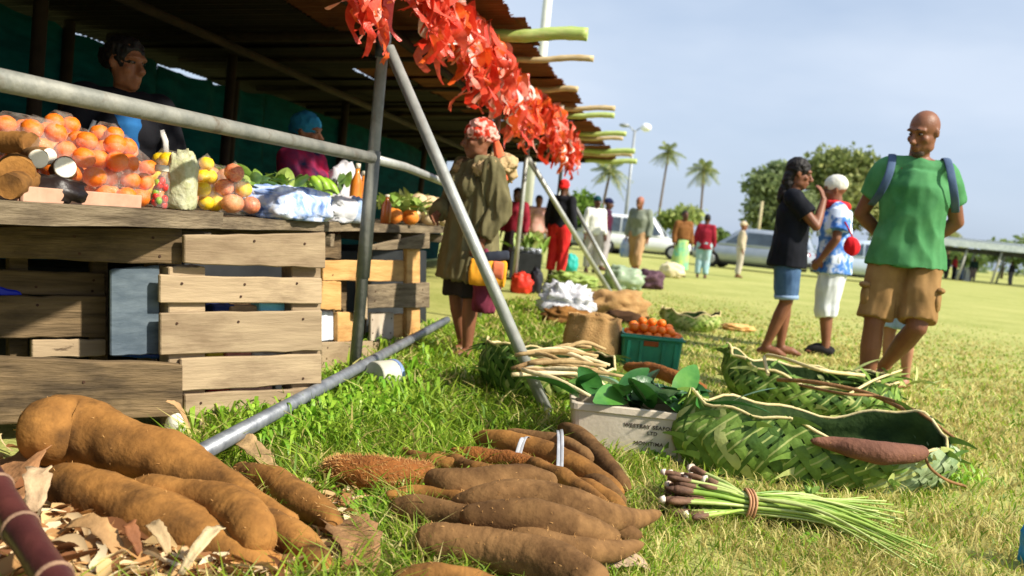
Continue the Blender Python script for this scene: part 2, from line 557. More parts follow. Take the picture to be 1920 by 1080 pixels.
KEEP_OUT = []          # (x, y, radius) discs without grass blades (boxes, sacks)
def stall_x(Y, off): return off + 0.14 * Y
def grass_field():
    N = 390000
    u = rng.random(N)
    r0, r1, k = 1.55, 17.0, 0.42                       # pdf ~ r^(k-1) : dense near, thin far
    r = (r0 ** k + u * (r1 ** k - r0 ** k)) ** (1 / k)
    a = rng.uniform(-0.74, 0.74, N)
    x = r * np.sin(a); y = r * np.cos(a)
    # clump field
    def wave(f, p):
        return (np.sin(x * f + 1.3 * np.sin(y * f * 0.7 + p)) * np.cos(y * f * 1.1 + 1.1 * np.sin(x * f * 0.8 - p)) + 1) / 2
    c1 = wave(1.7, 0.4); c2 = wave(6.1, 2.0); c3 = wave(17.0, 1.0)
    lush = np.clip(1.15 - (x - (0.14 * y - 0.75)) / 0.95, 0, 1) * (y < 11)   # long grass along the stall
    keep = x > (0.14 * y - 1.55)
    keep &= rng.random(N) < (0.35 + 0.65 * c2) * (0.55 + 0.45 * c1) + 0.35 * lush
    keep &= rng.random(N) < np.clip((17.5 - r) / 11.0, 0, 1)
    for (kx, ky, kr) in KEEP_OUT:
        keep &= (x - kx) ** 2 + (y - ky) ** 2 > kr * kr
    x, y, r, c1, c2, c3, lush = [q[keep] for q in (x, y, r, c1, c2, c3, lush)]
    n = len(x)
    h = (0.018 + 0.040 * rng.random(n) ** 1.6 + 0.020 * c2) * (1 + 1.5 * lush * rng.random(n)) * np.clip(1.25 - r * 0.06, 0.3, 1.05)
    w = (0.0018 + 0.0018 * rng.random(n)) * np.clip(r / 3.2, 0.8, 3) * (1 + 0.6 * lush)
    th = rng.uniform(0, 2 * np.pi, n); ld = rng.uniform(0, 2 * np.pi, n)
    lean = h * rng.uniform(0.3, 1.6, n)
    dx, dy = np.cos(th) * w, np.sin(th) * w
    lx, ly = np.cos(ld) * lean, np.sin(ld) * lean
    z0 = np.zeros(n) - 0.002
    V = np.empty((n, 5, 3))
    V[:, 0] = np.c_[x - dx, y - dy, z0]; V[:, 1] = np.c_[x + dx, y + dy, z0]
    V[:, 2] = np.c_[x - dx * .8 + lx * .38, y - dy * .8 + ly * .38, h * .62]; V[:, 3] = np.c_[x + dx * .8 + lx * .38, y + dy * .8 + ly * .38, h * .62]
    V[:, 4] = np.c_[x + lx, y + ly, h * rng.uniform(0.75, 1.0, n)]
    b = np.arange(n)[:, None] * 5
    F = np.concatenate([b + [0, 1, 3], b + [0, 3, 2], b + [2, 3, 4]], 1).reshape(-1, 3)
    g1 = np.array(lin((98, 138, 30))[:3]); g2 = np.array(lin((164, 186, 62))[:3]); d1 = np.array(lin((222, 212, 136))[:3]); d2 = np.array(lin((170, 148, 84))[:3])
    t = rng.random(n)[:, None]
    col = g1 * (1 - t) + g2 * t
    dry = np.clip(0.54 + 0.40 * (c1 - 0.5) + 0.40 * (c3 - 0.5) - 0.36 * lush + np.clip((x - 0.14 * y) * 0.05, 0, 0.12), 0.06, 0.85)
    isd = rng.random(n) < dry
    t2 = rng.random(n)[:, None]
    col = np.where(isd[:, None], d1 * (1 - t2 * 0.8) + d2 * t2 * 0.8, col) * rng.uniform(0.75, 1.15, n)[:, None]
    o = part('grass', np_mesh(V.reshape(-1, 3), F, np.repeat(col, 3, 0)), attr_mat('grass_blade', 0.5, 0.42), None)
    tag(o, 'short mixed green and straw coloured grass covering the field', 'grass', kind='stuff')

def blade_tufts(name, label, spots, seed=3):
    """broad leaved weeds: spots = (x, y, count, length, width)"""
    g = np.random.default_rng(seed)
    VV, FF, CC = [], [], []
    base = 0
    for (x, y, cnt, ln, wd) in spots:
        for _ in range(cnt):
            a = g.uniform(0, 2 * np.pi); l = ln * g.uniform(0.55, 1.15); w = wd * g.uniform(0.6, 1.2)
            ox, oy = x + g.normal(0, ln * 0.28), y + g.normal(0, ln * 0.28)
            out = g.uniform(0.25, 0.95)
            dx, dy = math.cos(a), math.sin(a)
            prof = [(0, 0, .55), (.25, .42, 1.0), (.55, .72, .95), (.82, .80 - .25 * out, .6), (1.0, .72 - .5 * out, .05)]
            for (s, hz, ww) in prof:
                cx, cy, cz = ox + dx * s * l * out, oy + dy * s * l * out, hz * l * 0.95
                VV += [(cx - dy * w * ww, cy + dx * w * ww, cz), (cx + dy * w * ww, cy - dx * w * ww, cz + 0.1 * w)]
            for i in range(4):
                FF.append((base + 2 * i, base + 2 * i + 1, base + 2 * i + 3, base + 2 * i + 2))
            t = g.random()
            c = np.array(lin((104, 160, 30))[:3]) * (1 - t) + np.array(lin((172, 206, 70))[:3]) * t
            CC += [c * g.uniform(.8, 1.15)] * 4
            base += 10
    o = part(name, np_mesh(VV, FF, np.array(CC)), attr_mat('weed_leaf', 0.4, 0.35, 0.4), None)
    tag(o, label, 'weeds', kind='stuff')

# ================================================================== materials used by several builders
WOOD_OLD = mat('old_grey_wood', (92, 79, 62), (148, 132, 107), 5.0, 0.85, 0.7, 16, (0.7, 7, 7), 7, 0.15, rand=0.16, lo=.30, hi=.68, c3=(84, 66, 46))
WOOD_PALLET = mat('pallet_wood', (142, 122, 96), (182, 160, 128), 4.0, 0.8, 0.4, 16, (0.6, 4.5, 4.5), 8, 0.2, rand=0.14, lo=.24, hi=.74, c3=(120, 92, 62))
WOOD_CRATE = mat('crate_wood', (188, 140, 82), (222, 178, 116), 4.0, 0.75, 0.4, 16, (0.6, 6, 6), 6, 0.2, rand=0.12, lo=.3, hi=.7)
WOOD_DARK = mat('weathered_shaded_wood', (72, 60, 45), (124, 104, 77), 5.0, 0.9, 0.9, 14, (0.6, 6, 6), 7, 0.1, rand=0.1, lo=.28, hi=.68, c3=(40, 32, 24))  # weathered wood, with the shade on the left front planks darkened into it
BOARD_BLUE = mat('slate_blue_board', (76, 88, 98), (112, 124, 132), 5.0, 0.8, 0.4, 14, (1, 3, 3), 6, 0.2, lo=.35, hi=.7, c3=(120, 92, 62))
GALV = mat('galvanised_pipe', (150, 152, 146), (186, 188, 182), 10.0, 0.45, 0.15, 40, (1, 1, 1), 6, 0.5, metal=0.35, lo=.3, hi=.7, c3=(140, 128, 104))
GALV_OLD = mat('weathered_pipe', (108, 110, 104), (150, 148, 138), 7.0, 0.6, 0.3, 40, (1, 1, 1), 6, 0.4, metal=0.15, lo=.3, hi=.7, c3=(104, 88, 62))
layered(GALV_OLD, (92, 74, 52), 6.0, .56, .70, (1, 1, 1), .7)
layered(GALV, (112, 98, 78), 5.0, .60, .74, (1, 1, 1), .6)
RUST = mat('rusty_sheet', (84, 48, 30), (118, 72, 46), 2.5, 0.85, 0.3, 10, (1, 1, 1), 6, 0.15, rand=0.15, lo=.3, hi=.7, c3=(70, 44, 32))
ROOF_IN = mat('shaded_sheet', (24, 19, 16), (38, 30, 24), 2.5, .9, .3, 10, rand=.15)  # inner sheets near-black: the shade under the roof put into their colour
RAFTER = mat('shaded_rafter', (40, 32, 26), (58, 46, 36), 4, .9, .3, 10)  # inner poles coloured dark to carry the shade under the roof
SHADE = mat('shade_cloth', (3, 44, 46), (4, 62, 62), 3.0, 0.9, 0.3, 30, (1, 1, 4), 5, 0.1, trans=0.2)
BAMBOO_G = mat('green_bamboo', (150, 172, 84), (186, 196, 120), 6.0, 0.45, 0.1, 20, (1, 6, 6), 4, 0.4)
BAMBOO_T = mat('dry_bamboo', (176, 150, 104), (208, 188, 146), 6.0, 0.6, 0.2, 20, (1, 6, 6), 4, 0.3)
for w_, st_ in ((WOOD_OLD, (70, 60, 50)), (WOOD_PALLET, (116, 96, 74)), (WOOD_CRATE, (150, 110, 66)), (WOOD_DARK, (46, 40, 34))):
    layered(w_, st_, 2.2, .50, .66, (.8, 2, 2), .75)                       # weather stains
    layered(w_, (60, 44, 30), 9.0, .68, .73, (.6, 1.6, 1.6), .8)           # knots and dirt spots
GAP_DARK = mat('gap_shade_dark', (30, 32, 34), (48, 50, 52), 4.0, 0.8, 0.2)  # dark tone standing in for the shade between the boards

# ================================================================== the stall roof
SD = Vector((0.14, 1.0, 0)).normalized()         # along the row of stalls
SO = Vector((1.0, -0.14, 0)).normalized()        # outwards, towards the field
def roof_z(d): return 2.36 - 0.075 * d           # d metres behind the eave
def eave(Y): return Vector((-1.17 + 0.158 * Y, Y, 0))

def corrugated(width, length, seed):
    """sheet in local frame: X along the row, Y from eave inwards, wavy in X"""
    nx, ny = 46, 5
    vs, fs = [], []
    rnd = random.Random(seed)
    bow = rnd.uniform(-0.012, 0.012)
    for j in range(ny + 1):
        for i in range(nx + 1):
            x = width * i / nx
            yv = length * j / ny + (rnd.uniform(-0.012, 0.018) if j == 0 else 0)
            z = 0.009 * math.sin(2 * math.pi * x / 0.076) + bow * math.sin(math.pi * j / ny) + (-0.012 * n3((x, seed, 0), 3.0) if j == 0 else 0)
            vs.append((x, yv, z))
    for j in range(ny):
        for i in range(nx):
            a = j * (nx + 1) + i
            fs.append((a, a + 1, a + nx + 2, a + nx + 1))
    return mesh_from(vs, fs)

roof = thing('stall_roof', 'long rusty corrugated iron roof over the row of market stalls', 'roof', (stall_x(0, -0.87), 0, 2.36))
nsheet = 24
for i in range(nsheet):
    Y0 = -0.6 + i * 0.82
    for row in (0, 1):
        d0 = 0.0 if row == 0 else 1.5
        ln = 1.9 if row == 0 else 2.2
        jit = random.uniform(-0.06, 0.07) if row == 0 else 0
        if row == 1 and 8.0 < Y0 < 8.7:        # the sheet that leaves a slit of daylight
            d0 += 0.44; ln -= 0.44
        o = eave(Y0) - SO * (d0 - jit)
        o.z = roof_z(d0) + (0.022 if i % 2 else 0.0) - 0.012 * row
        ydir = (-SO * 1.0 + Vector((0, 0, -0.075))).normalized()
        x = SD; y = (ydir - x * ydir.dot(x)).normalized(); z = x.cross(y)
        w = Matrix((x, y, z)).transposed().to_4x4(); w.translation = o
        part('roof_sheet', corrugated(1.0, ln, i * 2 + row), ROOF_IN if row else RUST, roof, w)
# bamboo rafters whose ends stick out past the eave
def bamboo(px_end, Y, r, m, d_in=.55, stick=0.42, dz=0.0):
    e = eave(Y)
    a = e + SO * stick; b = e - SO * d_in
    a.z = roof_z(-stick) - r - 0.014 + dz; b.z = roof_z(d_in) - r - 0.014 + dz
    n = 24
    pts, rad = [], []
    for i in range(n + 1):
        t = i / n
        p = a.lerp(b, t)
        p.z += 0.01 * math.sin(t * 9)
        pts.append(p); rad.append(r * (1.0 - 0.15 * t) * (1.08 if i % 4 == 3 else 1.0))
    c = e - SO * 3.3; c.z = roof_z(3.3) - r - .02
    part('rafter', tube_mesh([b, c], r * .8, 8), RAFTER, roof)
    return part('bamboo_rafter', tube_mesh(pts, rad, 10), m, roof)
for (Y, r, m, st) in ((2.4, .035, BAMBOO_T, .3), (4.4, .04, BAMBOO_T, .35), (6.95, .05, BAMBOO_G, .44), (8.0, .027, BAMBOO_T, .40), (9.6, .03, BAMBOO_T, .12),
                      (11.0, .03, BAMBOO_T, .42), (11.6, .035, BAMBOO_G, .38), (13.6, .036, BAMBOO_G, .44), (14.3, .03, BAMBOO_T, .36), (16.2, .045, BAMBOO_G, .48), (16.9, .04, BAMBOO_T, .4), (18.3, .05, BAMBOO_G, .45)):
    bamboo(None, Y, r, m, stick=st)
for d in (0.9, 2.3):
    a = eave(-0.5) - SO * d; b = eave(19) - SO * d
    a.z = b.z = roof_z(d) - 0.13
    part('purlin', tube_mesh([a, b], 0.035, 8), RAFTER, roof)
for i, (Y, d) in enumerate(((2.6, 2.75), (5.4, 2.75), (7.9, 2.75), (10.8, 2.75), (14.5, 2.75), (18.2, 2.75), (6.6, 3.4), (3.4, 3.4), (4.75, 3.4), (9.3, 3.4), (12.5, 3.4))):
    p = eave(Y) - SO * d
    part('roof_post', tube_mesh([Vector((p.x, p.y, 0)), Vector((p.x + .01, p.y, roof_z(d) - 0.02))], 0.045, 8), RAFTER, roof)

# shade cloth hung along the back of the stalls, a strip of daylight above it
def cloth_panel(Y0, Y1, d, ztop0, ztop1, label, sag=0.07, zbot=0.02):
    a = eave(Y0) - SO * d; b = eave(Y1) - SO * d
    nx, nz = 30, 8
    vs, fs = [], []
    for j in range(nz + 1):
        for i in range(nx + 1):
            t = i / nx; s = j / nz
            top = ztop0 * (1 - t) + ztop1 * t - sag * math.sin(math.pi * t) - 0.02 * abs(math.sin(t * 17))
            p = a.lerp(b, t) + SO * (0.03 * math.sin(t * 22) * (0.4 + s) + 0.02 * math.sin(s * 6 + t * 5))
            p.z = zbot + (top - zbot) * s
            vs.append(p)
    for j in range(nz):
        for i in range(nx):
            k = j * (nx + 1) + i
            fs.append((k, k + 1, k + nx + 2, k + nx + 1))
    o = part('shade_cloth', mesh_from(vs, fs), SHADE, None)
    tag(o, label, 'shade cloth', 'shade cloths along the back of the stalls')
cloth_panel(0.5, 5.6, 3.45, 2.09, 2.07, 'teal shade cloth at the far left, behind the vendor in the blue top', 0.0)
cloth_panel(5.55, 7.95, 3.45, 2.08, 2.03, 'teal shade cloth just right of the standing vendor, under the first gaps of daylight', 0.02)
cloth_panel(7.93, 10.2, 3.45, 2.00, 2.08, 'teal shade cloth under the long gap of daylight behind the rail', 0.02)
cloth_panel(10.1, 19.0, 3.45, 2.10, 2.10, 'dark teal shade cloth at the far end of the stalls', 0.0)
# end wall that closes the row at the near end, out of the picture on the left
cw = thing('end_wall', 'dark boarded end wall of the market stall at the far left', 'wall', tuple(eave(0.0) - SO * 1.5))
for k in range(14):
    p = eave(-0.3) - SO * (1.1 + k * 0.19)
    bmx = box_mesh((0.18, 0.02, 2.05), 0.003)
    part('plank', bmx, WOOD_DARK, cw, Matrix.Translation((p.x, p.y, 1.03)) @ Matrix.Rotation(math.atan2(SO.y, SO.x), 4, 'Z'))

# ================================================================== pipe frames in front of the counter
def pipe(name, pts, r, parent, m=GALV, seg=12):
    return part(name, tube_mesh(pts, r, seg, round_cap=False), m, parent)
post1 = gp(663, 712)
P1top = Vector((post1.x, post1.y, 2.22))
frame1 = thing('pipe_frame', 'weathered steel pipe frame in front of the fruit counter, with the longest sloping brace', 'frame', tuple(post1))
pipe('post', [post1, P1top], .031, frame1, GALV_OLD)
pipe('post_sleeve', [post1 + Vector((0, 0, .55)), post1 + Vector((0, 0, 1.22))], .037, frame1, GALV_OLD)
jt = px(736, 92, post1.y)
pipe('clamp', [Vector((post1.x, post1.y, jt.z - .05)), Vector((post1.x, post1.y, jt.z + .07))], .040, frame1, mat('dark_clamp', (52, 54, 58), (78, 80, 82), 20, .5, .2, metal=.4))
br = gp(1030, 782)
pipe('brace', [Vector((post1.x + .035, post1.y - .03, jt.z)), br + Vector((0, 0, .0))], .030, frame1, GALV)
ra = Vector((post1.x, post1.y, 0)) ; ra.z = px(708, 298, post1.y).z
rb = px(-150, 128, 2.12); rb.z = ra.z - .038
pipe('rail', [ra + Vector((.0, -.05, 0)), rb], .030, frame1, GALV_OLD)
rc = px(832, 342, 6.6)
pipe('rail', [ra + Vector((0, .05, 0)), px(760, 313, 5.55), rc, px(905, 352, 8.4)], .026, frame1, GALV)
g0, g1_ = pz(360, 858, .13), pz(838, 600, .11)
pipe('ground_rail', [g0, g0.lerp(g1_, .5), g1_], .028, frame1, mat('grey_pipe', (104, 108, 114), (140, 143, 147), 12, .45, .15, 40, metal=.35, spec=.5))
frame2 = thing('pipe_frame', 'steel post rising behind the headscarf of the woman in the olive coat', 'frame', (stall_x(8.5, -1.55), 8.5, 0))
p2 = Vector((stall_x(8.5, -1.47), 8.5, 0))
pipe('post', [p2, p2 + Vector((0, 0, 2.3))], .03, frame2)
frame3 = thing('pipe_frame', 'steel post with a sloping brace beside the person in red trousers', 'frame', (stall_x(12.4, -1.5), 12.4, 0))
p3 = Vector((stall_x(12.4, -1.5), 12.4, 0))
t3 = px(985, 288, 12.4); p3.x = t3.x + .02
pipe('post', [p3, Vector((p3.x, p3.y, 2.3))], .032, frame3)
pipe('brace', [t3, gp(1147, 553)], .036, frame3)
frame4 = thing('pipe_frame', 'farther steel post with a sloping brace, right of the red trousers', 'frame', (stall_x(16.5, -1.5), 16.5, 0))
t4 = px(1052, 340, 16.5); p4 = Vector((t4.x - .02, 16.5, 0))
pipe('post', [p4, Vector((p4.x, p4.y, 2.3))], .032, frame4)
pipe('brace', [t4, gp(1164, 547)], .036, frame4)
# ================================================================== ribbon garlands under the eave
RIB = [mat('ribbon_red', (208, 48, 30), (224, 70, 44), 20, .35, .4, 60, spec=.6, trans=.3),
       mat('ribbon_orange', (232, 84, 30), (240, 112, 48), 20, .35, .4, 60, spec=.6, trans=.3),
       mat('ribbon_scarlet', (220, 70, 48), (234, 102, 76), 20, .3, .4, 60, spec=.6, trans=.3),
       mat('ribbon_pink', (238, 130, 112), (244, 176, 156), 20, .3, .4, 60, spec=.6, trans=.3),
       mat('ribbon_white', (238, 226, 214), (244, 238, 230), 20, .3, .4, 60, spec=.6, trans=.3)]
def ribbon_mesh(seed):
    rd = random.Random(seed)
    ln = rd.uniform(0.13, 0.30); w = rd.uniform(0.020, 0.044); n = 9
    ph = rd.uniform(0, 6); amp = rd.uniform(.03, .10); tw = rd.uniform(-3.5, 3.5)
    vs, fs = [], []
    for i in range(n + 1):
        t = i / n
        c = Vector((amp * math.sin(ph + t * 5) * t + rd.uniform(-.01, .01), amp * math.cos(ph * 1.7 + t * 4) * t, -ln * t + .04 * math.sin(math.pi * min(1, t * 2.2))))
        a = ph + tw * t
        ww = w * (0.55 + 0.6 * math.sin(math.pi * min(1, t * 1.2 + .1)))
        d = Vector((math.cos(a), math.sin(a), .25 * math.sin(ph + 7 * t))) * ww
        vs += [c - d, c + d * .1 + Vector((0, 0, .012 * math.sin(9 * t + ph))), c + d]
    for i in range(n):
        for k in range(2):
            a = i * 3 + k
            fs.append((a, a + 1, a + 4, a + 3))
    return mesh_from(vs, fs)
RIB_ME = []
for s in range(30):
    me = ribbon_mesh(s); me.materials.append(RIB[[0, 1, 2, 1, 2, 0, 3, 2, 1, 2][s % 10] if s != 9 else 4]); RIB_ME.append(me)
cord_m = mat('garland_cord', (120, 60, 40), (150, 80, 50), 10, .8)
def garland(Y0, Y1, n, label, z0=2.2, off=-1.27, zsag=.05, zs=1.0):
    a = Vector((stall_x(Y0, off), Y0, z0)); b = Vector((stall_x(Y1, off), Y1, z0))
    g = thing('ribbon_garland', label, 'garland', tuple(a), group='ribbon garlands under the eave')
    pts = []
    for i in range(13):
        t = i / 12; p = a.lerp(b, t); p.z -= zsag * math.sin(math.pi * t); pts.append(p)
    part('cord', tube_mesh(pts, .006, 6), cord_m, g)
    for i in range(n):
        t = random.random()
        bunch = 0.55 + 0.45 * math.sin(t * (Y1 - Y0) * 5.2 + Y0)
        p = a.lerp(b, t); p.z -= zsag * math.sin(math.pi * t)
        p += SO * random.gauss(0, .035) + SD * random.gauss(0, .02) + Vector((0, 0, random.uniform(-.21, .06) * (0.5 + bunch)))
        sc = random.uniform(.7, 1.15) * (0.80 + .32 * bunch) * zs
        w = Matrix.Translation(p) @ Matrix.Rotation(random.uniform(0, 6.28), 4, 'Z') @ Matrix.Rotation(random.gauss(0, .28), 4, 'X') @ Matrix.Scale(sc, 4)
        part('ribbon', random.choice(RIB_ME), None, g, w)
garland(3.95, 4.75, 60, 'red ribbon garland at the top, left of the nearest pipe post, in the shade', z0=2.08, off=-1.40, zs=.8)
garland(4.7, 6.9, 230, 'thick red and orange ribbon garland to the right of the nearest pipe post', z0=2.26, off=-1.30)
garland(6.8, 9.6, 230, 'red ribbon garland hanging above the headscarf of the woman in the olive coat', z0=2.2, off=-1.27)
garland(9.5, 14.0, 230, 'orange red ribbon garland at the far end, above the sloping braces', z0=2.2, off=-1.18)

# ================================================================== boards from the picture onto an upright plane
v, f = tube([(0, .002, 0), (0, -.002, 0)], [.0055, .005], 8)
NAIL_ME = mesh_from(v, f); NAIL_ME.materials.append(mat('rusty_nail', (58, 40, 30), (84, 58, 42), 30, .7, metal=.3))
def plane_pt(x, y, A, B, shift=0.0):
    """ray of picture point meets the upright plane through ground points A, B moved `shift` towards the viewer"""
    n = Vector((B.y - A.y, -(B.x - A.x), 0)).normalized()
    if n.dot(Vector((0, 0, 0)) - A) < 0: n = -n
    d = ray(x, y)
    t = (A + n * shift - CAMP).dot(n) / d.dot(n)
    return CAMP + d * t, n
def board(parent, A, B, xl, tl, bl, xr, tr, br_, th, m, shift=0.0, name='board', bev=.004, jit=.003, ends=0.006):
    """board whose front face has the given picture corners: left x/top/bottom, right x/top/bottom"""
    c = []
    for (x, y) in ((xl, bl), (xr, br_), (xr, tr), (xl, tl)):
        p, n = plane_pt(x, y, A, B, shift); c.append(p)
    o = (c[0] + c[1] + c[2] + c[3]) / 4
    ux = ((c[1] - c[0]) + (c[2] - c[3])).normalized()
    w = axes_matrix(o, ux, (0, 0, 1))
    wi = w.inverted()
    lc = [wi @ p for p in c]
    if (wi.to_3x3() @ n).y > 0: sgn = -1
    else: sgn = 1
    bm = bmesh.new()
    N = 8
    rows = []
    rd = random.Random(int(xl * 7 + tl))
    for i in range(N + 1):
        t = i / N
        b0 = lc[0].lerp(lc[1], t); t0 = lc[3].lerp(lc[2], t)
        e = ends * rd.uniform(-1, 1) if i in (0, N) else 0
        wob = jit * rd.uniform(-1, 1); wob2 = jit * rd.uniform(-1, 1)
        rows.append([bm.verts.new(b0 + Vector((e, 0, wob))), bm.verts.new(t0 + Vector((e, 0, wob2))),
                     bm.verts.new(t0 + Vector((e, sgn * th, wob2))), bm.verts.new(b0 + Vector((e, sgn * th, wob)))])
    for i in range(N):
        for k in range(4):
            bm.faces.new((rows[i][k], rows[i][(k + 1) % 4], rows[i + 1][(k + 1) % 4], rows[i + 1][k]))
    bm.faces.new(rows[0]); bm.faces.new(rows[-1][::-1])
    bmesh.ops.recalc_face_normals(bm, faces=bm.faces)
    es = [e for e in bm.edges if e.is_manifold and e.calc_face_angle(0) > 1.0]
    bmesh.ops.bevel(bm, geom=es, offset=min(bev, th * .3), segments=1, affect='EDGES')
    ob = part(name, bm_mesh(bm), m, parent, w)
    if parent is not None and name == 'board' and abs(lc[1].x - lc[0].x) > .3:
        y_ = -sgn * .0012
        for fx in (.10, .48, .86):
            for fz in (.28, .72):
                if rd.random() < .35: continue
                p = (lc[0].lerp(lc[1], fx)).lerp(lc[3].lerp(lc[2], fx), fz + rd.uniform(-.08, .08)); p.x += rd.uniform(-.02, .02)
                part('nail', NAIL_ME, None, ob, w @ Matrix.Translation((p.x, p.y + y_, p.z)))
    return ob

# ---- counter
CT = 0.842
def front(Y, d=0.0):           # point on the counter's front edge, d metres behind it
    return Vector((stall_x(Y, -1.72), Y, 0)) - SO * d
counter = thing('stall_counter', 'long rough timber counter carrying fruit and vegetables', 'counter', tuple(front(3.0)))
def cplank(Y0, Y1, d0, d1, ztop, th, m, parent=counter, name='plank'):
    a, b = front(Y0, (d0 + d1) / 2), front(Y1, (d0 + d1) / 2)
    o = (a + b) / 2; o.z = ztop - th / 2
    w = axes_matrix(o, b - a, (0, 0, 1))
    bm = bmesh.new()
    N = 14; L_ = (b - a).length; wd = d1 - d0
    rows = []
    for i in range(N + 1):
        x = -L_ / 2 + L_ * i / N
        j = [random.uniform(-.004, .004) for _ in range(4)]
        rows.append([bm.verts.new((x, -wd / 2 + j[0], -th / 2 + j[1])), bm.verts.new((x, wd / 2, -th / 2)), bm.verts.new((x, wd / 2, th / 2 + j[2] * .5)), bm.verts.new((x, -wd / 2 + j[0], th / 2 + j[3] * .6))])
    for i in range(N):
        for k in range(4):
            bm.faces.new((rows[i][k], rows[i][(k + 1) % 4], rows[i + 1][(k + 1) % 4], rows[i + 1][k]))
    bm.faces.new(rows[0]); bm.faces.new(rows[-1][::-1])
    return part(name, bm_mesh(bm), m, parent, w)
cplank(1.3, 3.78, 0, .22, CT, .062, WOOD_OLD)
cplank(3.80, 8.2, .02, .24, CT - .018, .05, WOOD_OLD)
for k in range(4):
    cplank(1.3, 4.7, .225 + k * .225, .445 + k * .225, CT - .006 * (k % 2), .03, WOOD_OLD)
    cplank(4.71, 9.0, .245 + k * .225, .465 + k * .225, CT - .02 - .006 * (k % 2), .03, WOOD_OLD)
for Y in (2.0, 3.72, 5.2, 6.6, 8.0):
    a, b = front(Y, .03), front(Y, 1.1)
    o = (a + b) / 2; o.z = CT - .112 - (.004 if Y < 3.75 else .008)
    part('bearer', box_mesh(((b - a).length, .06, .07), .004), WOOD_OLD, counter, axes_matrix(o, b - a, (0, 0, 1)))
    for d in (.25, 1.0):
        p = front(Y, d); p.z = (CT - .15) / 2
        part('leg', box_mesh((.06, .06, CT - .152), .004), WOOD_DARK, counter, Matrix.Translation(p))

# ---- planks and pallets closing the front below the counter
A2, B2 = gp(0, 806), gp(345, 782)
barrier = thing('plank_barrier', 'weathered grey planks and a slate blue board closing the stall front, left', 'barrier', tuple(gp(170, 830)))
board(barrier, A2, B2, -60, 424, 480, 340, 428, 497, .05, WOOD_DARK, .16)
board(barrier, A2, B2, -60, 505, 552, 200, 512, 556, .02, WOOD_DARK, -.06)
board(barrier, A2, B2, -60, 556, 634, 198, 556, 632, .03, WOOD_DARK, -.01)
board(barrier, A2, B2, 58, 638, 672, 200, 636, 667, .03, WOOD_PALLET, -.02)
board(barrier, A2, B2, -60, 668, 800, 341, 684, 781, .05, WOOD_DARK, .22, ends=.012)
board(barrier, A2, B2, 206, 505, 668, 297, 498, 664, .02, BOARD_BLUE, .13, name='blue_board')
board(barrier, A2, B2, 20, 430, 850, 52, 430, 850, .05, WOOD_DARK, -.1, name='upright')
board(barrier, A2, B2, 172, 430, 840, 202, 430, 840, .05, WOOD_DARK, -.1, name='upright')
A1, B1 = gp(330, 806), gp(604, 784)
pallet = thing('wooden_pallet', 'pale brown wooden pallet standing on its side under the blue and white bundle', 'pallet', tuple(gp(460, 800)))
board(pallet, A1, B1, 345, 441, 494, 612, 437, 503, .025, WOOD_PALLET, .03)
board(pallet, A1, B1, 300, 516, 569, 602, 522, 570, .022, WOOD_PALLET, .0)
board(pallet, A1, B1, 300, 588, 666, 604, 582, 658, .022, WOOD_PALLET, .004)
board(pallet, A1, B1, 341, 673, 734, 603, 664, 719, .022, WOOD_PALLET, .002)
board(pallet, A1, B1, 346, 739, 816, 602, 727, 782, .022, WOOD_PALLET, .0)
for (x0, x1) in ((318, 384), (545, 600)):
    board(pallet, A1, B1, x0, 500, 806, x1, 500, 790, .09, WOOD_PALLET, -.024, name='stringer')
A3, B3 = gp(606, 690), gp(808, 636)
crate_front = thing('timber_crate', 'orange brown timber crate boards behind the nearest pipe post', 'crate', tuple(gp(700, 664)))
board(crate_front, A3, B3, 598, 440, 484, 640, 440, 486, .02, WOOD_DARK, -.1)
board(crate_front, A3, B3, 690, 462, 470, 806, 436, 466, .02, WOOD_OLD, .03)
board(crate_front, A3, B3, 606, 488, 526, 762, 488, 528, .02, WOOD_CRATE, -.02)
board(crate_front, A3, B3, 600, 527, 580, 640, 528, 582, .02, WOOD_CRATE, .0)
board(crate_front, A3, B3, 690, 534, 578, 806, 530, 577, .022, WOOD_OLD, .03)
board(crate_front, A3, B3, 763, 467, 632, 788, 467, 628, .03, WOOD_CRATE, -.0, name='upright')
board(crate_front, A3, B3, 634, 586, 642, 662, 586, 640, .03, WOOD_CRATE, -.02, name='upright')
board(crate_front, A3, B3, 738, 590, 634, 768, 588, 630, .03, WOOD_CRATE, -.03, name='upright')
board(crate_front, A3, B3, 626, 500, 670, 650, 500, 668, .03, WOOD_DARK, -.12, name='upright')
board(crate_front, A3, B3, 696, 586, 640, 738, 586, 636, .02, mat('pale_board', (176, 160, 140), (206, 192, 172), 5, .8, .3, rand=.05), -.03)
board(crate_front, A3, B3, 604, 642, 690, 700, 640, 672, .02, WOOD_PALLET, -.0)
board(crate_front, A3, B3, 702, 642, 672, 806, 632, 640, .02, WOOD_PALLET, .0)
board(crate_front, A3, B3, 672, 520, 590, 690, 560, 600, .02, WOOD_PALLET, .035, name='loose_slat')
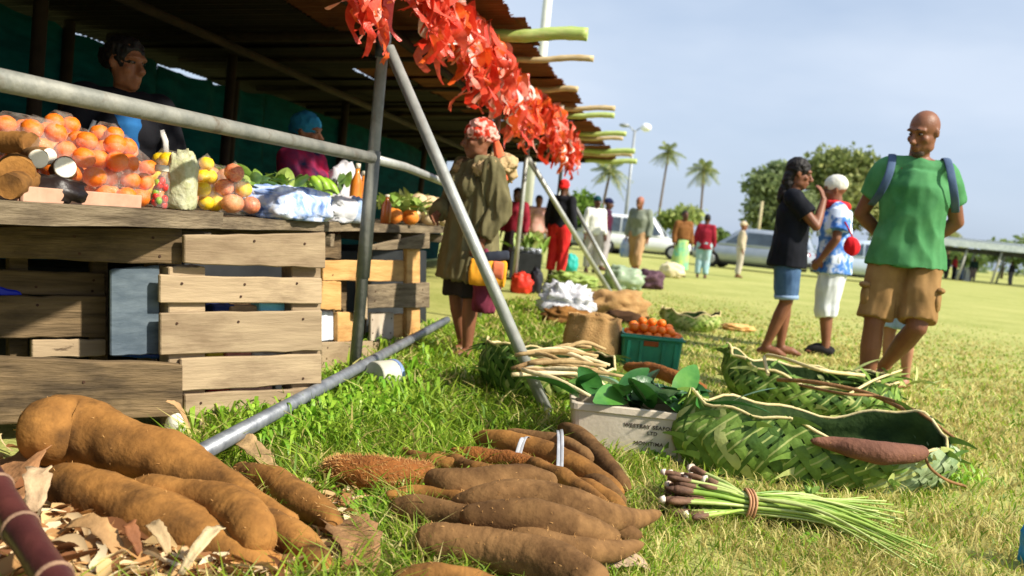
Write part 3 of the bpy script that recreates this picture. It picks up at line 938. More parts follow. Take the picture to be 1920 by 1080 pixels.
# dark blocks added behind the boards to give the gaps their shade
def store_box(label, A, B, xl, tl, bl, xr, tr, br_, th, m, shift, name='storage_box', cat='box', group=None):
    o = board(None, A, B, xl, tl, bl, xr, tr, br_, th, m, shift, name=name, bev=.006)
    tag(o, label, cat, group); return o
store_box('dark added load behind the grey planks on the left', A2, B2, -80, 500, 845, 330, 500, 800, .3, GAP_DARK, -.3, 'dark_backing', 'backing')
store_box('dark added load behind the wooden pallet', A1, B1, 300, 470, 800, 600, 470, 780, .3, GAP_DARK, -.28, 'dark_backing', 'backing')
store_box('dark load added behind the timber crate boards', A3, B3, 600, 470, 690, 800, 470, 640, .5, GAP_DARK, -.42, 'dark_backing', 'backing')
def flat_box(label, x0, x1, y0, y1, c, shift=-.1, A=A1, B=B1, group=None):
    o = store_box(label, A, B, x0, y0, y1, x1, y0, y1 - 2, .08, mat('print_%d_%d_%d' % c, c, tuple(min(255, int(v * 1.15) + 8) for v in c), 14, .6), shift, 'carton', 'carton', group)
    return o
flat_box('tan carton edge showing through the second gap of the pallet', 432, 500, 574, 592, (176, 140, 96))
flat_box('pale cyan carton showing through the second gap of the pallet', 488, 534, 568, 590, (120, 190, 200), -.08)
flat_box('small navy carton edge in the second gap of the pallet', 400, 440, 572, 590, (30, 44, 96), -.11)
flat_box('yellow carton corner in the third gap of the pallet', 386, 422, 660, 690, (216, 186, 40), -.07)
flat_box('pink and red printed carton in the third gap of the pallet', 424, 470, 660, 690, (214, 138, 112), -.07)
flat_box('white carton in the third gap of the pallet', 472, 538, 662, 690, (214, 204, 186), -.07)
flat_box('red printed carton in the lowest gap of the pallet', 390, 432, 722, 752, (200, 56, 44), -.07)
flat_box('pinkish cream carton in the lowest gap of the pallet', 434, 510, 722, 750, (222, 168, 140), -.07)
flat_box('white plastic drum edge between pallet and crate boards', 602, 626, 584, 640, (206, 210, 218), -.05, A3, B3)
o = store_box('bright blue plastic sheet edge at the far left under the dark plank', A2, B2, -30, 530, 556, 40, 548, 556, .02, mat('blue_plastic', (20, 40, 190), (30, 60, 210), 6, .35), -.05, 'plastic_sheet', 'plastic sheet')
o = store_box('thin blue plastic strip lying under the slate blue board', A2, B2, 228, 664, 670, 322, 668, 675, .05, mat('blue_strip', (40, 84, 150), (60, 110, 176), 6, .4), .03, 'plastic_strip', 'plastic strip')

# ================================================================== tubers
YAM = mat('yam_skin', (124, 84, 42), (170, 120, 62), 9.0, 0.9, 0.55, 60, (1, 1, 1), 8, 0.15, rand=0.06, lo=.28, hi=.7, c3=(96, 62, 30), bdist=.006)
YAM_D = mat('dark_yam_skin', (100, 72, 44), (144, 108, 68), 12.0, 0.92, 0.6, 60, (1, 1, 1), 8, 0.12, rand=0.08, lo=.28, hi=.7, c3=(62, 42, 26), bdist=.006)
YAM_F = mat('hairy_yam_skin', (112, 66, 28), (150, 92, 40), 16.0, 0.95, 1.0, 90, lo=.3, hi=.7, bdist=.008)
for w_ in (YAM, YAM_D):
    layered(w_, (70, 48, 28), 5.0, .46, .64, (1, 1, 1), .8)        # clinging soil
    layered(w_, (196, 160, 106), 26.0, .70, .76, (1, 1, 1), .7)    # rubbed scars
    layered(w_, (52, 36, 22), 46.0, .66, .74, (1, 1, 1), .7)       # pits
FIB = mat('root_fibre', (150, 104, 54), (190, 146, 88), 10, .8)
CUT = mat('cut_root_flesh', (232, 220, 196), (246, 238, 222), 14, .5, .2, 60, spec=.4)
def tuber_mesh(pts, rad, seed, rings=84, seg=28, rough=.10, fine=.045):
    P, rr = spline(pts, rad, rings)
    # round the two ends
    for i in range(5):
        f = math.sqrt(1 - (1 - (i + .35) / 5) ** 2)
        rr[i] = rr[i] * f; rr[-1 - i] = rr[-1 - i] * f
    v, f = tube(P, rr, seg)
    ext = max(rr)
    out = []
    for k, p in enumerate(v):
        ring = min(k // seg, rings - 1)
        c = P[ring]; d = p - c
        if d.length > 1e-6:
            s = 1 + rough * n3(p, 5.0 / (ext * 12), seed) * 1.6 + fine * n3(p, 34, seed) + rough * .5 * n3(p, 14, seed + 3) + .022 * noise.noise(Vector((ring * .9, seed, 0))) + .030 * (abs(n3(p, 9, seed + 8)) - .25)
            p = c + d * s
        out.append(p)
    return mesh_from(out, f)
def fibres(me, n, ln, seed, thick=.0009):
    """short root hairs standing on a skin mesh, one joined piece"""
    g = random.Random(seed)
    V, F = [], []
    polys = me.polygons
    for _ in range(n):
        pl = polys[g.randrange(len(polys))]
        c = pl.center; nn = pl.normal
        if nn.z < -.3: continue
        d = (nn + Vector((g.gauss(0, .6), g.gauss(0, .6), g.gauss(0, .6)))).normalized()
        l = ln * g.uniform(.4, 1.2)
        s = d.orthogonal().normalized() * thick
        b = len(V)
        m = c + d * l * .55 + Vector((0, 0, -.1 * l)); e = c + d * l + Vector((g.gauss(0, .2), g.gauss(0, .2), -.3)) * l * .6
        V += [c - s, c + s, m + s * .8, m - s * .8, e]
        F += [(b, b + 1, b + 2), (b, b + 2, b + 3), (b + 3, b + 2, b + 4)]
    return np_mesh([tuple(q) for q in V], F)
def yam(label, spec, m=YAM, group=None, hairs=70, hl=.011, name='yam', rough=.10, seed=None):
    """spec: picture x, y, radius in pixels, height z of the centre line"""
    pts, rad = [], []
    for (x, y, r, z) in spec:
        p = pz(x, y, z); pts.append(p); rad.append(r * (p - CAMP).length / FPX / math.sqrt(1 + ((x - 960) ** 2 + (y - 540) ** 2) / FPX ** 2))
    if group == 'yams in the middle heap':
        q_ = [pz(x, y, z + .03) for (x, y, r, z) in spec]
        rad = [a_ * 1.1 * (q - CAMP).length / (p - CAMP).length for a_, q, p in zip(rad, q_, pts)]; pts = q_
    sd = seed if seed is not None else sum(s[0] for s in spec) * .013
    c = sum(pts, Vector()) / len(pts)
    t = thing(name, label, 'yam', (c.x, c.y, 0), group=group)
    me = tuber_mesh(pts, rad, sd, rough=rough * 1.3)
    part('skin', me, m, t)
    if hairs:
        h = part('rootlets', fibres(me, hairs, hl, int(sd * 100)), FIB, t)
        h['kind'] = 'stuff'
    return t
GL = 'yams in the left heap'
yam('biggest yam lying on top of the left heap, thick end to the left', [(52, 812, 40, .17), (85, 812, 60, .175), (150, 812, 64, .17), (240, 838, 58, .155), (330, 868, 52, .14), (410, 905, 40, .12), (480, 945, 27, .10), (530, 968, 17, .09), (560, 976, 10, .08)], group=GL, rough=.13)
yam('long yam at the front of the left heap, half buried in dry leaves', [(95, 905, 38, .10), (150, 925, 52, .10), (230, 950, 54, .095), (320, 985, 54, .085), (400, 1018, 50, .07), (470, 1050, 38, .055), (545, 1074, 16, .03)], group=GL)
yam('crooked yam with a swollen elbow in the middle of the left heap', [(225, 918, 14, .13), (280, 922, 27, .13), (350, 934, 33, .13), (405, 945, 38, .135), (445, 965, 44, .13), (475, 1000, 42, .11), (490, 1030, 26, .09)], group=GL, rough=.14)
yam('yam at the back right of the left heap with a dried shoot end', [(440, 885, 22, .06), (500, 905, 32, .07), (560, 938, 34, .07), (605, 965, 28, .06), (632, 992, 16, .05)], YAM, GL)
yam('short yam at the right end of the left heap, pointing to the viewer', [(470, 965, 34, .07), (530, 1000, 38, .07), (575, 1035, 34, .06), (605, 1075, 24, .05)], YAM, GL)
yam('small yam showing at the bottom of the left heap', [(370, 1052, 22, .03), (440, 1066, 30, .035), (520, 1078, 24, .03), (560, 1092, 14, .03)], YAM, GL)
yam('hairy reddish brown yam lying alone between the two heaps', [(606, 880, 16, .07), (640, 882, 29, .075), (700, 888, 33, .08), (760, 888, 28, .08), (810, 880, 14, .075)], YAM_F, hairs=2600, hl=.018, rough=.06)
GC = 'yams in the middle heap'
yam('thick dark yam lying lowest in the middle heap', [(778, 1012, 20, .06), (820, 1016, 32, .06), (900, 1028, 38, .06), (980, 1044, 42, .065), (1060, 1070, 42, .065), (1130, 1105, 34, .06)], YAM_D, GC, 120, rough=.07)
yam('yam cut off by the bottom edge below the middle heap', [(735, 1086, 16, .03), (800, 1082, 24, .04), (870, 1088, 24, .04), (930, 1100, 16, .03)], YAM, GC, 60)
yam('longest dark yam in the middle heap, its thin tail pointing right', [(730, 950, 13, .055), (775, 956, 24, .06), (850, 974, 28, .065), (930, 996, 26, .075), (1010, 1016, 22, .085), (1090, 1032, 22, .075), (1150, 1034, 18, .05), (1205, 1020, 9, .04)], YAM_D, GC, 140)
yam('plump yam in the centre of the middle heap', [(862, 968, 15, .12), (930, 968, 28, .125), (1000, 974, 36, .125), (1070, 990, 34, .11), (1120, 1002, 24, .09), (1158, 1008, 12, .07)], YAM_D, GC, 110, rough=.08)
yam('yam with a sharp dark tail reaching past the right of the middle heap', [(846, 944, 12, .10), (910, 934, 24, .13), (990, 930, 32, .14), (1070, 948, 32, .13), (1140, 970, 26, .09), (1190, 974, 18, .05), (1238, 962, 8, .04)], YAM_D, GC, 120)
yam('smooth grey brown yam at the back of the middle heap', [(800, 896, 15, .08), (850, 906, 27, .085), (920, 906, 30, .09), (990, 900, 25, .10), (1045, 906, 14, .10)], YAM_D, GC, 80, rough=.06)
yam('thin finger like yam at the back left of the middle heap', [(750, 846, 8, .03), (790, 862, 14, .035), (840, 872, 15, .04), (890, 880, 10, .045)], YAM, GC, 30)
yam('second finger like yam beside the thin one', [(812, 854, 8, .03), (850, 868, 15, .04), (900, 884, 16, .06), (960, 890, 12, .07)], YAM, GC, 30)
yam('slim brown yam lying behind the finger like yams', [(840, 852, 12, .035), (900, 858, 18, .04), (970, 868, 17, .05), (1050, 890, 12, .055)], YAM_F, GC, 60)
yam('slender pale yam slanting across the back of the middle heap', [(960, 846, 7, .05), (1000, 872, 14, .06), (1060, 900, 17, .07), (1110, 930, 14, .06), (1150, 962, 8, .04)], YAM, GC, 40)
yam('short stubby yam wedged at the right of the middle heap', [(1085, 960, 12, .05), (1130, 985, 20, .05), (1175, 1000, 16, .04), (1200, 1004, 8, .03)], YAM_D, GC, 40)
yam('thin curved yam lying left of the middle heap', [(722, 930, 8, .03), (770, 925, 14, .04), (830, 930, 16, .05), (885, 945, 12, .06)], YAM, GC, 40)
BND = thing('yam_bundle', 'bundle of slim yams tied with two grey straps behind the middle heap', 'yam bundle', tuple(gp(1040, 880)))
for k, sp in enumerate(([(890, 818, 15, .10), (950, 832, 26, .105), (1030, 856, 28, .10), (1100, 888, 25, .085), (1168, 925, 15, .06)],
                        [(945, 812, 10, .12), (1000, 820, 15, .13), (1060, 834, 17, .13), (1110, 862, 15, .12)],
                        [(1052, 800, 14, .09), (1085, 822, 22, .10), (1120, 855, 22, .09), (1160, 900, 18, .06), (1178, 922, 10, .04)],
                        [(1066, 906, 14, .05), (1105, 920, 22, .06), (1150, 945, 20, .05), (1175, 965, 10, .04)],
                        [(1075, 880, 14, .08), (1130, 912, 20, .07), (1172, 948, 12, .04)],
                        [(900, 850, 14, .06), (980, 862, 22, .065), (1060, 890, 22, .06), (1120, 915, 16, .05)])):
    pts = [pz(x, y, z) for x, y, r, z in sp]
    rad = [r * (p - CAMP).length / FPX * .95 for (x, y, r, z), p in zip(sp, pts)]
    part('yam', tuber_mesh(pts, rad, 40 + k, 40, 20, .09), YAM if k in (0, 3) else YAM_D, BND)
strap_m = mat('grey_strap', (150, 152, 156), (190, 192, 196), 10, .4, spec=.5)
for (xa, ya, xb, yb) in ((985, 822, 962, 878), (1046, 806, 1044, 918)):
    a, b = pz(xa, ya, .155), pz(xb, yb, .06)
    d = (b - a); ln = d.length
    n = 9; pts = []
    for i in range(n + 1):
        t = i / n
        p = a.lerp(b, t) + Vector((0, -.01, .045 * math.sin(math.pi * t)))
        pts.append(p)
    pts.append(b + Vector((0, .03, -.05)))
    part('strap', tube_mesh(pts, .007, 8, ratio=.18, refu=Vector((1, .1, 0))), strap_m, BND)
    pts2 = [p + Vector((.012, .004, .004)) for p in pts]
    part('strap', tube_mesh(pts2, .006, 8, ratio=.18, refu=Vector((1, -.1, .2))), strap_m, BND)
yam('long orange brown yam resting behind the beige fish crate', [(1170, 688, 8, .20), (1215, 692, 13, .22), (1262, 706, 14, .22), (1300, 722, 12, .20), (1322, 728, 6, .17)], YAM_F, hairs=40)
yam('dark red brown yam lying across the rim of the big green basket', [(1520, 826, 5, .20), (1560, 832, 14, .195), (1610, 842, 20, .19), (1660, 850, 22, .185), (1710, 850, 18, .185), (1735, 847, 11, .185)],
    mat('reddish_yam', (92, 58, 44), (124, 82, 62), 10, .8, .6, 60, lo=.3, hi=.7), hairs=30, rough=.05)

# ================================================================== dry leaves under and around the left heap
DRY = [(206, 168, 116), (186, 140, 88), (226, 196, 150), (150, 104, 62), (214, 182, 128), (120, 78, 48), (232, 212, 172)]
def dry_leaf_data(p, ln, wd, yaw, g, lift=.02, curl=.5):
    """strip of 6x2 quads curled lengthwise and crosswise"""
    n = 6; V = []; F = []
    dx = Vector((math.cos(yaw), math.sin(yaw), 0)); dy = Vector((-dx.y, dx.x, 0))
    ph = g.uniform(0, 6)
    for i in range(n + 1):
        t = i / n
        w = wd * (math.sin(math.pi * (t * .9 + .06)) ** .7)
        c = p + dx * (t - .5) * ln + dy * (.12 * ln * math.sin(ph + t * 4)) + Vector((0, 0, lift + curl * .25 * ln * math.sin(ph * 2 + t * 4.5) * .5))
        tw = .7 * math.sin(ph + 3 * t)
        for k in (-1, 0, 1):
            V.append(c + dy * (k * w * math.cos(tw)) + Vector((0, 0, k * w * math.sin(tw) + abs(k) * w * curl * .9)))
    for i in range(n):
        for k in range(2):
            a = i * 3 + k
            F.append((a, a + 1, a + 4, a + 3))
    return V, F
def litter(name, label, spots, seed):
    g = random.Random(seed)
    V, F, C = [], [], []
    for (x, y, sx, sy, cnt, ln, z) in spots:
        for _ in range(cnt):
            p = pz(x + g.gauss(0, sx), y + g.gauss(0, sy), max(.004, z + g.gauss(0, z * .4)))
            v, f = dry_leaf_data(p, ln * g.uniform(.5, 1.4), ln * g.uniform(.03, .13), g.uniform(0, 6.28), g, .008, g.uniform(.2, .9))
            v = [Vector((q.x, q.y, max(q.z, .003))) for q in v]
            b = len(V); V += [tuple(q) for q in v]; F += [tuple(b + i for i in q) for q in f]
            c = np.array(lin(g.choice(DRY))[:3]) * g.uniform(.7, 1.15)
            C += [c] * len(f)
    o = part(name, np_mesh(V, F, np.array(C), smooth=True), attr_mat('dry_leaf', .75, .2, .2), None)
    tag(o, label, 'dry leaves', kind='stuff')
KEEP_OUT += [tuple(gp(x, y)[:2]) + (r,) for x, y, r in ((60, 960, .3), (150, 1010, .3), (280, 1030, .28), (400, 1050, .25), (500, 1050, .2), (200, 900, .25), (350, 930, .25), (640, 1010, .10), (640, 955, .09), (640, 1060, .11), (600, 1000, .1), (640, 900, .05), (60, 1060, .25), (200, 1070, .22), (330, 1075, .2), (450, 1078, .18), (20, 880, .2), (120, 1100, .25), (300, 1120, .2), (900, 1010, .14), (1000, 1000, .16), (950, 950, .14), (1080, 1010, .14), (1000, 1060, .14), (800, 950, .08), (860, 920, .12), (700, 890, .07), (760, 890, .06), (640, 888, .06), (840, 870, .08), (930, 850, .1), (1030, 870, .13), (1110, 920, .1))]
litter('leaf_litter', 'crumpled dry straw coloured leaves under the left heap of yams', [
    (120, 1020, 100, 40, 420, .15, .045), (260, 1045, 110, 28, 380, .14, .035), (420, 1075, 90, 16, 240, .12, .03), (50, 900, 45, 40, 90, .13, .03), (180, 1070, 120, 20, 260, .14, .05), (350, 1080, 100, 14, 200, .12, .04), (60, 1040, 50, 40, 160, .15, .06),
    (635, 955, 24, 42, 220, .09, .02), (645, 1040, 24, 40, 260, .10, .025), (480, 850, 40, 14, 40, .08, .015), (560, 880, 30, 14, 30, .07, .012), (30, 1060, 50, 30, 60, .12, .05)], 5)
def big_leaf(label, a, b, wpx, z0, z1, c, seed, arch=.03, name='dry_leaf'):
    g = random.Random(seed)
    A, B = pz(a[0], a[1], z0), pz(b[0], b[1], z1)
    n = 14; V, F = [], []
    d = B - A; w0 = wpx * d.length / max(1, math.hypot(a[0] - b[0], a[1] - b[1]))
    side = d.cross(Vector((0, -.55, .85))).normalized()
    for i in range(n + 1):
        t = i / n
        w = w0 * (.25 + .75 * math.sin(math.pi * (t * .82 + .1))) * (1 + .2 * g.uniform(-1, 1))
        c0 = A.lerp(B, t) + Vector((0, 0, arch * math.sin(math.pi * t))) + side * (.3 * w0 * math.sin(t * 5 + seed))
        for k in (-1, -.4, .4, 1):
            V.append(c0 + side * (w * k) + Vector((0, 0, .35 * w * abs(k) ** 2 + .1 * w * math.sin(t * 14 + k * 3))))
    for i in range(n):
        for k in range(3):
            q = i * 4 + k; F.append((q, q + 1, q + 5, q + 4))
    o = part(name, mesh_from(V, F), mat('dryleaf_%d_%d_%d' % c, c, tuple(int(v * .78) for v in c), 14, .75, .5, 50, trans=.12), None)
    tag(o, label, 'dry leaf')
    o.modifiers.new('thick', 'SOLIDIFY').thickness = .0025
big_leaf('pale torn dry leaf standing upright beside the front yam', (52, 962), (88, 878), 19, .13, .20, (226, 192, 150), 1)
big_leaf('forked pale dry leaf lying over the front yam', (420, 990), (340, 1078), 11, .16, .10, (232, 206, 158), 2)
big_leaf('broad tan dry leaf at the bottom left below the yams', (125, 985), (240, 1050), 18, .13, .07, (190, 148, 98), 3)
big_leaf('brown curled dry leaf at the left edge', (-10, 870), (48, 935), 26, .05, .07, (196, 142, 96), 4)
big_leaf('curled brown dry leaf beside the long front yam', (232, 985), (262, 1045), 11, .14, .08, (150, 96, 60), 5)
big_leaf('tan curled leaf in front of the long yam', (275, 985), (312, 1040), 10, .13, .09, (222, 190, 142), 6)
big_leaf('big brown dry leaf sheath right of the left heap', (648, 975), (662, 1090), 17, .03, .04, (178, 134, 90), 7, .04)
big_leaf('pale dry sheet poking out below the middle heap at the bottom edge', (1095, 1072), (1215, 1062), 22, .012, .012, (206, 176, 146), 8, .02)
big_leaf('thin dry stalk leaf leaning against the plank', (312, 752), (360, 815), 5, .16, .03, (190, 150, 104), 9)
big_leaf('dry leaf behind the big yam near the grass', (420, 832), (520, 880), 12, .08, .06, (208, 172, 122), 10)

# sugarcane
CANE = mat('purple_cane', (56, 26, 28), (92, 48, 44), 6, .4, .3, 30, (1, 1, 1), 6, .5, lo=.3, hi=.7, c3=(176, 104, 92))
CANE_N = mat('cane_node', (150, 118, 92), (120, 92, 74), 20, .7, .4)
cn = thing('sugarcane', 'purple red sugarcane stick with pale node rings, bottom left corner', 'sugarcane', tuple(gp(40, 1050)))
ca, cb = pz(-40, 868, .27), pz(128, 1130, .16)
nodes = [.0, .22, .52, .86, 1.0]
for i in range(4):
    a, b = ca.lerp(cb, nodes[i]), ca.lerp(cb, nodes[i + 1])
    P = [a.lerp(b, t) for t in (0, .06, .2, .5, .8, .94, 1)]
    part('segment', tube_mesh(P, [.036, .034, .0325, .032, .0325, .034, .036], 18), CANE, cn)
    if i: 
        dd = (cb - ca).normalized() * .006
        part('node', tube_mesh([a - dd, a - dd * .3, a + dd * .3, a + dd], [.0355, .0385, .0385, .0355], 18), CANE_N, cn)
cut = (ca - cb).normalized()
# pale stone like scrap by the plank
v, f = ellip(pz(330, 800, .04), (.045, .03, .045), 14, 8)
v = [p + Vector((n3(p, 30), n3(p, 30, 2), n3(p, 30, 4))) * .012 for p in v]
tag(part('foam_scrap', mesh_from(v, f), mat('white_foam', (210, 206, 190), (228, 224, 212), 14, .8, .3), None), 'rounded white foam scrap behind the big yam against the plank', 'scrap')

# white tin lying on its side at the foot of the post
tin = thing('paint_tin', 'white tin with a blue rim lying on its side at the post foot', 'tin', tuple(gp(692, 728)))
tc_ = gp(704, 736); tc_.x += .03; tc_.y += .03; tc_.z = .082
ax = Vector((.62, .78, 0)).normalized()
v, f = tube([tc_ - ax * .07, tc_ - ax * .06, tc_ + ax * .05, tc_ + ax * .065], [.074, .080, .080, .078], 24)
part('body', mesh_from(v, f), mat('tin_white', (176, 174, 156), (196, 192, 174), 8, .5, .1, c3=(170, 160, 130)), tin)
v, f = tube([tc_ + ax * .05, tc_ + ax * .056, tc_ + ax * .07, tc_ + ax * .076], [.081, .084, .084, .078], 24)
part('rim', mesh_from(v, f), mat('tin_blue', (104, 126, 172), (134, 154, 190), 8, .4), tin)

# ================================================================== plaited baskets
LEAF_G = [mat('leaf_green_%d' % i, a, b, 12, .5, .25, 50, (1, 1, 1), 5, .35, trans=.15) for i, (a, b) in enumerate(
    [((84, 116, 42), (122, 152, 64)), ((108, 142, 54), (146, 176, 80)), ((134, 160, 72), (174, 192, 104)), ((62, 94, 36), (94, 126, 52))])]
LEAF_P = mat('leaf_pale', (160, 172, 96), (192, 198, 124), 12, .5, .25, 50, trans=.1)
LEAF_GREY = [mat('leaf_greygreen_%d' % i, a, b, 14, .55, .25, 50, trans=.1) for i, (a, b) in enumerate([((118, 142, 96), (150, 170, 124)), ((140, 160, 116), (172, 186, 142)), ((100, 124, 78), (132, 152, 104))])]
INNER = mat('basket_inner', (40, 62, 26), (66, 88, 38), 10, .8, .5, 30)  # dark inside shell, its colour gives the weave gaps their shade
RIMM = mat('basket_rim', (196, 176, 118), (222, 206, 154), 12, .6, .3, 40, lo=.3, hi=.7, c3=(150, 124, 76))
def th_n(th): return 2.2 * math.sin(th / 2) ** 2 + math.sin(th)
def basket(label, loc, yaw, a, b, rim_h, flare, pitch, strip_w, mats, seed, rim_r=.0065, rim_mat=RIMM, fringe=True, group=None, tilt=None, grey_side=None, rows=9, taper_left=0.0):
    """plaited boat shaped basket: half axes a, b at the rim; rim_h(theta) = rim height"""
    t = thing('plaited_basket', label, 'basket', loc, yaw, group, tilt)
    rd = random.Random(seed)
    def S(th, v, off=0.0):
        H = rim_h(th)
        k = 1 - flare * (1 - v) ** 2.0
        bul = 1 + .10 * math.sin(math.pi * min(1, v * 1.1))
        ca_, sa_ = math.cos(th), math.sin(th)
        e = 2.3
        rr = (abs(ca_) ** e + abs(sa_) ** e) ** (-1 / e)
        x, y = (a * k * bul + off) * rr * ca_, (b * k * bul + off) * rr * sa_
        z = H * v + .014 * math.sin(th * 5 + seed) * v + .012 * math.sin(th * 11 + seed * 2) * v
        if taper_left and ca_ < 0: x *= 1 - taper_left * v * -ca_
        lump_ = 1 + .10 * noise.noise(Vector((th_n(th) * 1.3, seed, v * 1.6))) + .05 * noise.noise(Vector((th_n(th) * 3.1, seed + 5, v * 3)))
        return Vector((x * lump_, y * lump_, max(.004, z)))
    # inner lining
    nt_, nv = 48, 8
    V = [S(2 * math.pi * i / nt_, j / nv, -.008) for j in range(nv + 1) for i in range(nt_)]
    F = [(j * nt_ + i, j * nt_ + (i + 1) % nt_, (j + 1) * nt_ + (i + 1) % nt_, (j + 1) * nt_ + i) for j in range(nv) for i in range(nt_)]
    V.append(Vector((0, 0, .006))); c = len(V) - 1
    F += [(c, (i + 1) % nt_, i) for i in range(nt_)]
    part('gap_shade_shell', mesh_from(V, F), INNER, t, WM[t])
    # two families of strips crossing over and under
    n = pitch
    per = 2 * math.pi / n
    for fam in (1, -1):
        for k in range(n):
            th0 = k * per + (per / 2 if fam < 0 else 0)
            V, F = [], []
            steps = rows * 2
            span = rows * .5 * per
            for i in range(steps + 1):
                v = i / steps * 1.02
                th = th0 + fam * span * (v - .5)
                ph = math.pi * (rows * v + (k if fam > 0 else k + 1))
                off = .0045 * math.sin(ph + .8 * fam) + .004
                ct = S(th, min(v, 1.0), off)
                tg = S(th + .01, min(v, 1.0), off) - S(th - .01, min(v, 1.0), off)
                tg = (tg.normalized() * .8 + Vector((0, 0, fam * -.5)))
                nn = Vector((ct.x / a / a, ct.y / b / b, .1)).normalized()
                tg = (tg - nn * tg.dot(nn)).normalized()
                w = strip_w * .5
                V += [ct - tg * w, ct + nn * .002 - tg * w * .16, ct + nn * .002 + tg * w * .16, ct + tg * w]
            for i in range(steps):
                for q in range(3):
                    z = i * 4 + q; F.append((z, z + 1, z + 5, z + 4))
            mid = S(th0, .5)
            pool = mats
            if grey_side and mid.x > grey_side: pool = LEAF_GREY
            m = rd.choice(pool) if rd.random() > .12 else LEAF_P
            me = mesh_from(V, F); me.materials.append(m); me.materials.append(LEAF_P if pool is not LEAF_GREY else LEAF_GREY[1])
            me.polygons.foreach_set('material_index', [1 if q % 3 == 1 and fam > 0 else 0 for q in range(len(F))])
            part('leaf_strip', me, None, t, WM[t])
    # midrib along the rim
    P = [S(2 * math.pi * i / 60, 1.0, .004) + Vector((0, 0, .004)) for i in range(61)]
    rm = [rim_r * (1 + .25 * n3(p, 9, seed)) for p in P]
    part('rim', tube_mesh(P, rm, 8, cap=False), rim_mat, t, WM[t])
    # loose leaf tips along the bottom edge and rim
    if fringe:
        for k in range(60):
            th = rd.uniform(0, 6.28); v0 = rd.choice((.12, .25, .5, .9, 1.0, 1.0))
            p0 = S(th, v0, .012); out = Vector((p0.x / a, p0.y / b, 0)).normalized()
            sd_ = Vector((-out.y, out.x, 0)) * rd.choice((-1, 1))
            d = (out * .5 + sd_ * .9 + Vector((0, 0, rd.uniform(-.3, .25) if v0 < .5 else rd.uniform(-.1, .5)))).normalized()
            l = rd.uniform(.06, .15)
            V, F = [], []
            for i in range(5):
                s = i / 4
                c0 = p0 + d * l * s + Vector((0, 0, -.25 * l * s * s)); c0.z = max(.006, c0.z)
                w = strip_w * .35 * (1 - .8 * s)
                up = Vector((0, 0, 1)) * w
                V += [c0 - up, c0 + up]
            F = [(2 * i, 2 * i + 1, 2 * i + 3, 2 * i + 2) for i in range(4)]
            part('leaf_tip', mesh_from(V, F), rd.choice(mats + [LEAF_P]), t, WM[t])
    return t, S
def rimA(th):       # tall left end, low front, tall right end
    c, s = math.cos(th), math.sin(th)
    q = (s + 1) / 2; q = q * q * (3 - 2 * q)
    fr = .215 - .085 * c; bk = .22 + .10 * max(0, c) ** 2 + .06 * max(0, -c)
    return fr * (1 - q) + bk * q
bl = gp(1532, 912); bl.y += .17
basket('big plaited green palm leaf basket in the right foreground, open and nearly empty', (bl.x, bl.y, 0), R(2), .56, .22, rimA, .16, 42, .046,
       [LEAF_G[0], LEAF_G[0], LEAF_G[1], LEAF_G[3]], 11, grey_side=.30, rows=6, taper_left=.16)
def rimB(th):
    c, s = math.cos(th), math.sin(th)
    return .20 + .13 * max(0, -c) ** 2 + .05 * max(0, c) + .03 * max(0, s)
b2 = gp(1532, 792); b2.y += .2
B2T, _ = basket('green palm leaf basket with a beige rim behind the big one, brown vines on it', (b2.x, b2.y, 0), R(-4), .47, .24, rimB, .28, 36, .040, [LEAF_G[0], LEAF_G[1], LEAF_G[3]], 12, rim_r=.008, rows=6)
def rimC(th):
    return .23 + .06 * max(0, -math.cos(th)) + .02 * math.sin(2 * th)
b3 = gp(1022, 764); b3.y += .2
BASK3, _ = basket('dark green leaf basket full of dried stalks, left of the beige crate', (b3.x, b3.y, 0), R(6), .34, .25, rimC, .22, 40, .030, [LEAF_G[0], LEAF_G[3], LEAF_G[3], LEAF_G[1]], 13, rows=7)
def rimD(th):
    return .15 + .05 * abs(math.cos(th))
b4 = gp(1297, 622); b4.y += .15
basket('small pale leaf basket standing on the open grass behind the green crate', (b4.x, b4.y, 0), 0, .29, .19, rimD, .3, 26, .036, [LEAF_G[2], LEAF_P, LEAF_G[1]], 14, fringe=False, rows=6)
KEEP_OUT += [(b4.x, b4.y, .24), (b3.x - .12, b3.y, .22), (b3.x + .12, b3.y, .22), (b2.x - .2, b2.y, .2), (b2.x + .2, b2.y, .2), (bl.x - .3, bl.y, .2), (bl.x, bl.y, .2), (bl.x + .3, bl.y, .2)]
# brown vines / dried midribs lying on the second basket
VINE = mat('brown_vine', (112, 78, 46), (150, 110, 68), 12, .8, .5, 50)
def vine(label, spec, r, m=VINE, name='vine', cat='vine', group=None):
    P, rr = spline([pz(x, y, z) for x, y, z in spec], [r] * len(spec), 24)
    o = part(name, tube_mesh(P, rr, 7), m, None)
    tag(o, label, cat, group); return o
GV = 'vines on the green basket'
vine('thick brown dried vine lying across the second green basket', [(1458, 712, .24), (1520, 716, .27), (1580, 726, .27), (1640, 742, .26), (1700, 770, .25)], .011, group=GV)
vine('thin brown vine trailing from the second basket over the big basket', [(1500, 722, .25), (1580, 738, .28), (1650, 744, .28), (1720, 772, .29), (1790, 822, .20)], .007, group=GV)
vine('pale bent midrib arching over the second green basket', [(1440, 702, .26), (1435, 668, .33), (1470, 672, .35), (1540, 694, .33), (1620, 704, .30)], .010, RIMM, group=GV)
vine('straw coloured midrib slanting behind the second basket, right', [(1590, 740, .25), (1640, 712, .29), (1690, 694, .30)], .007, RIMM, group=GV)
vine('thin dark stem curving from the reddish yam to the ground at right', [(1732, 848, .185), (1745, 878, .13), (1775, 900, .07), (1812, 912, .02)], .006, VINE)
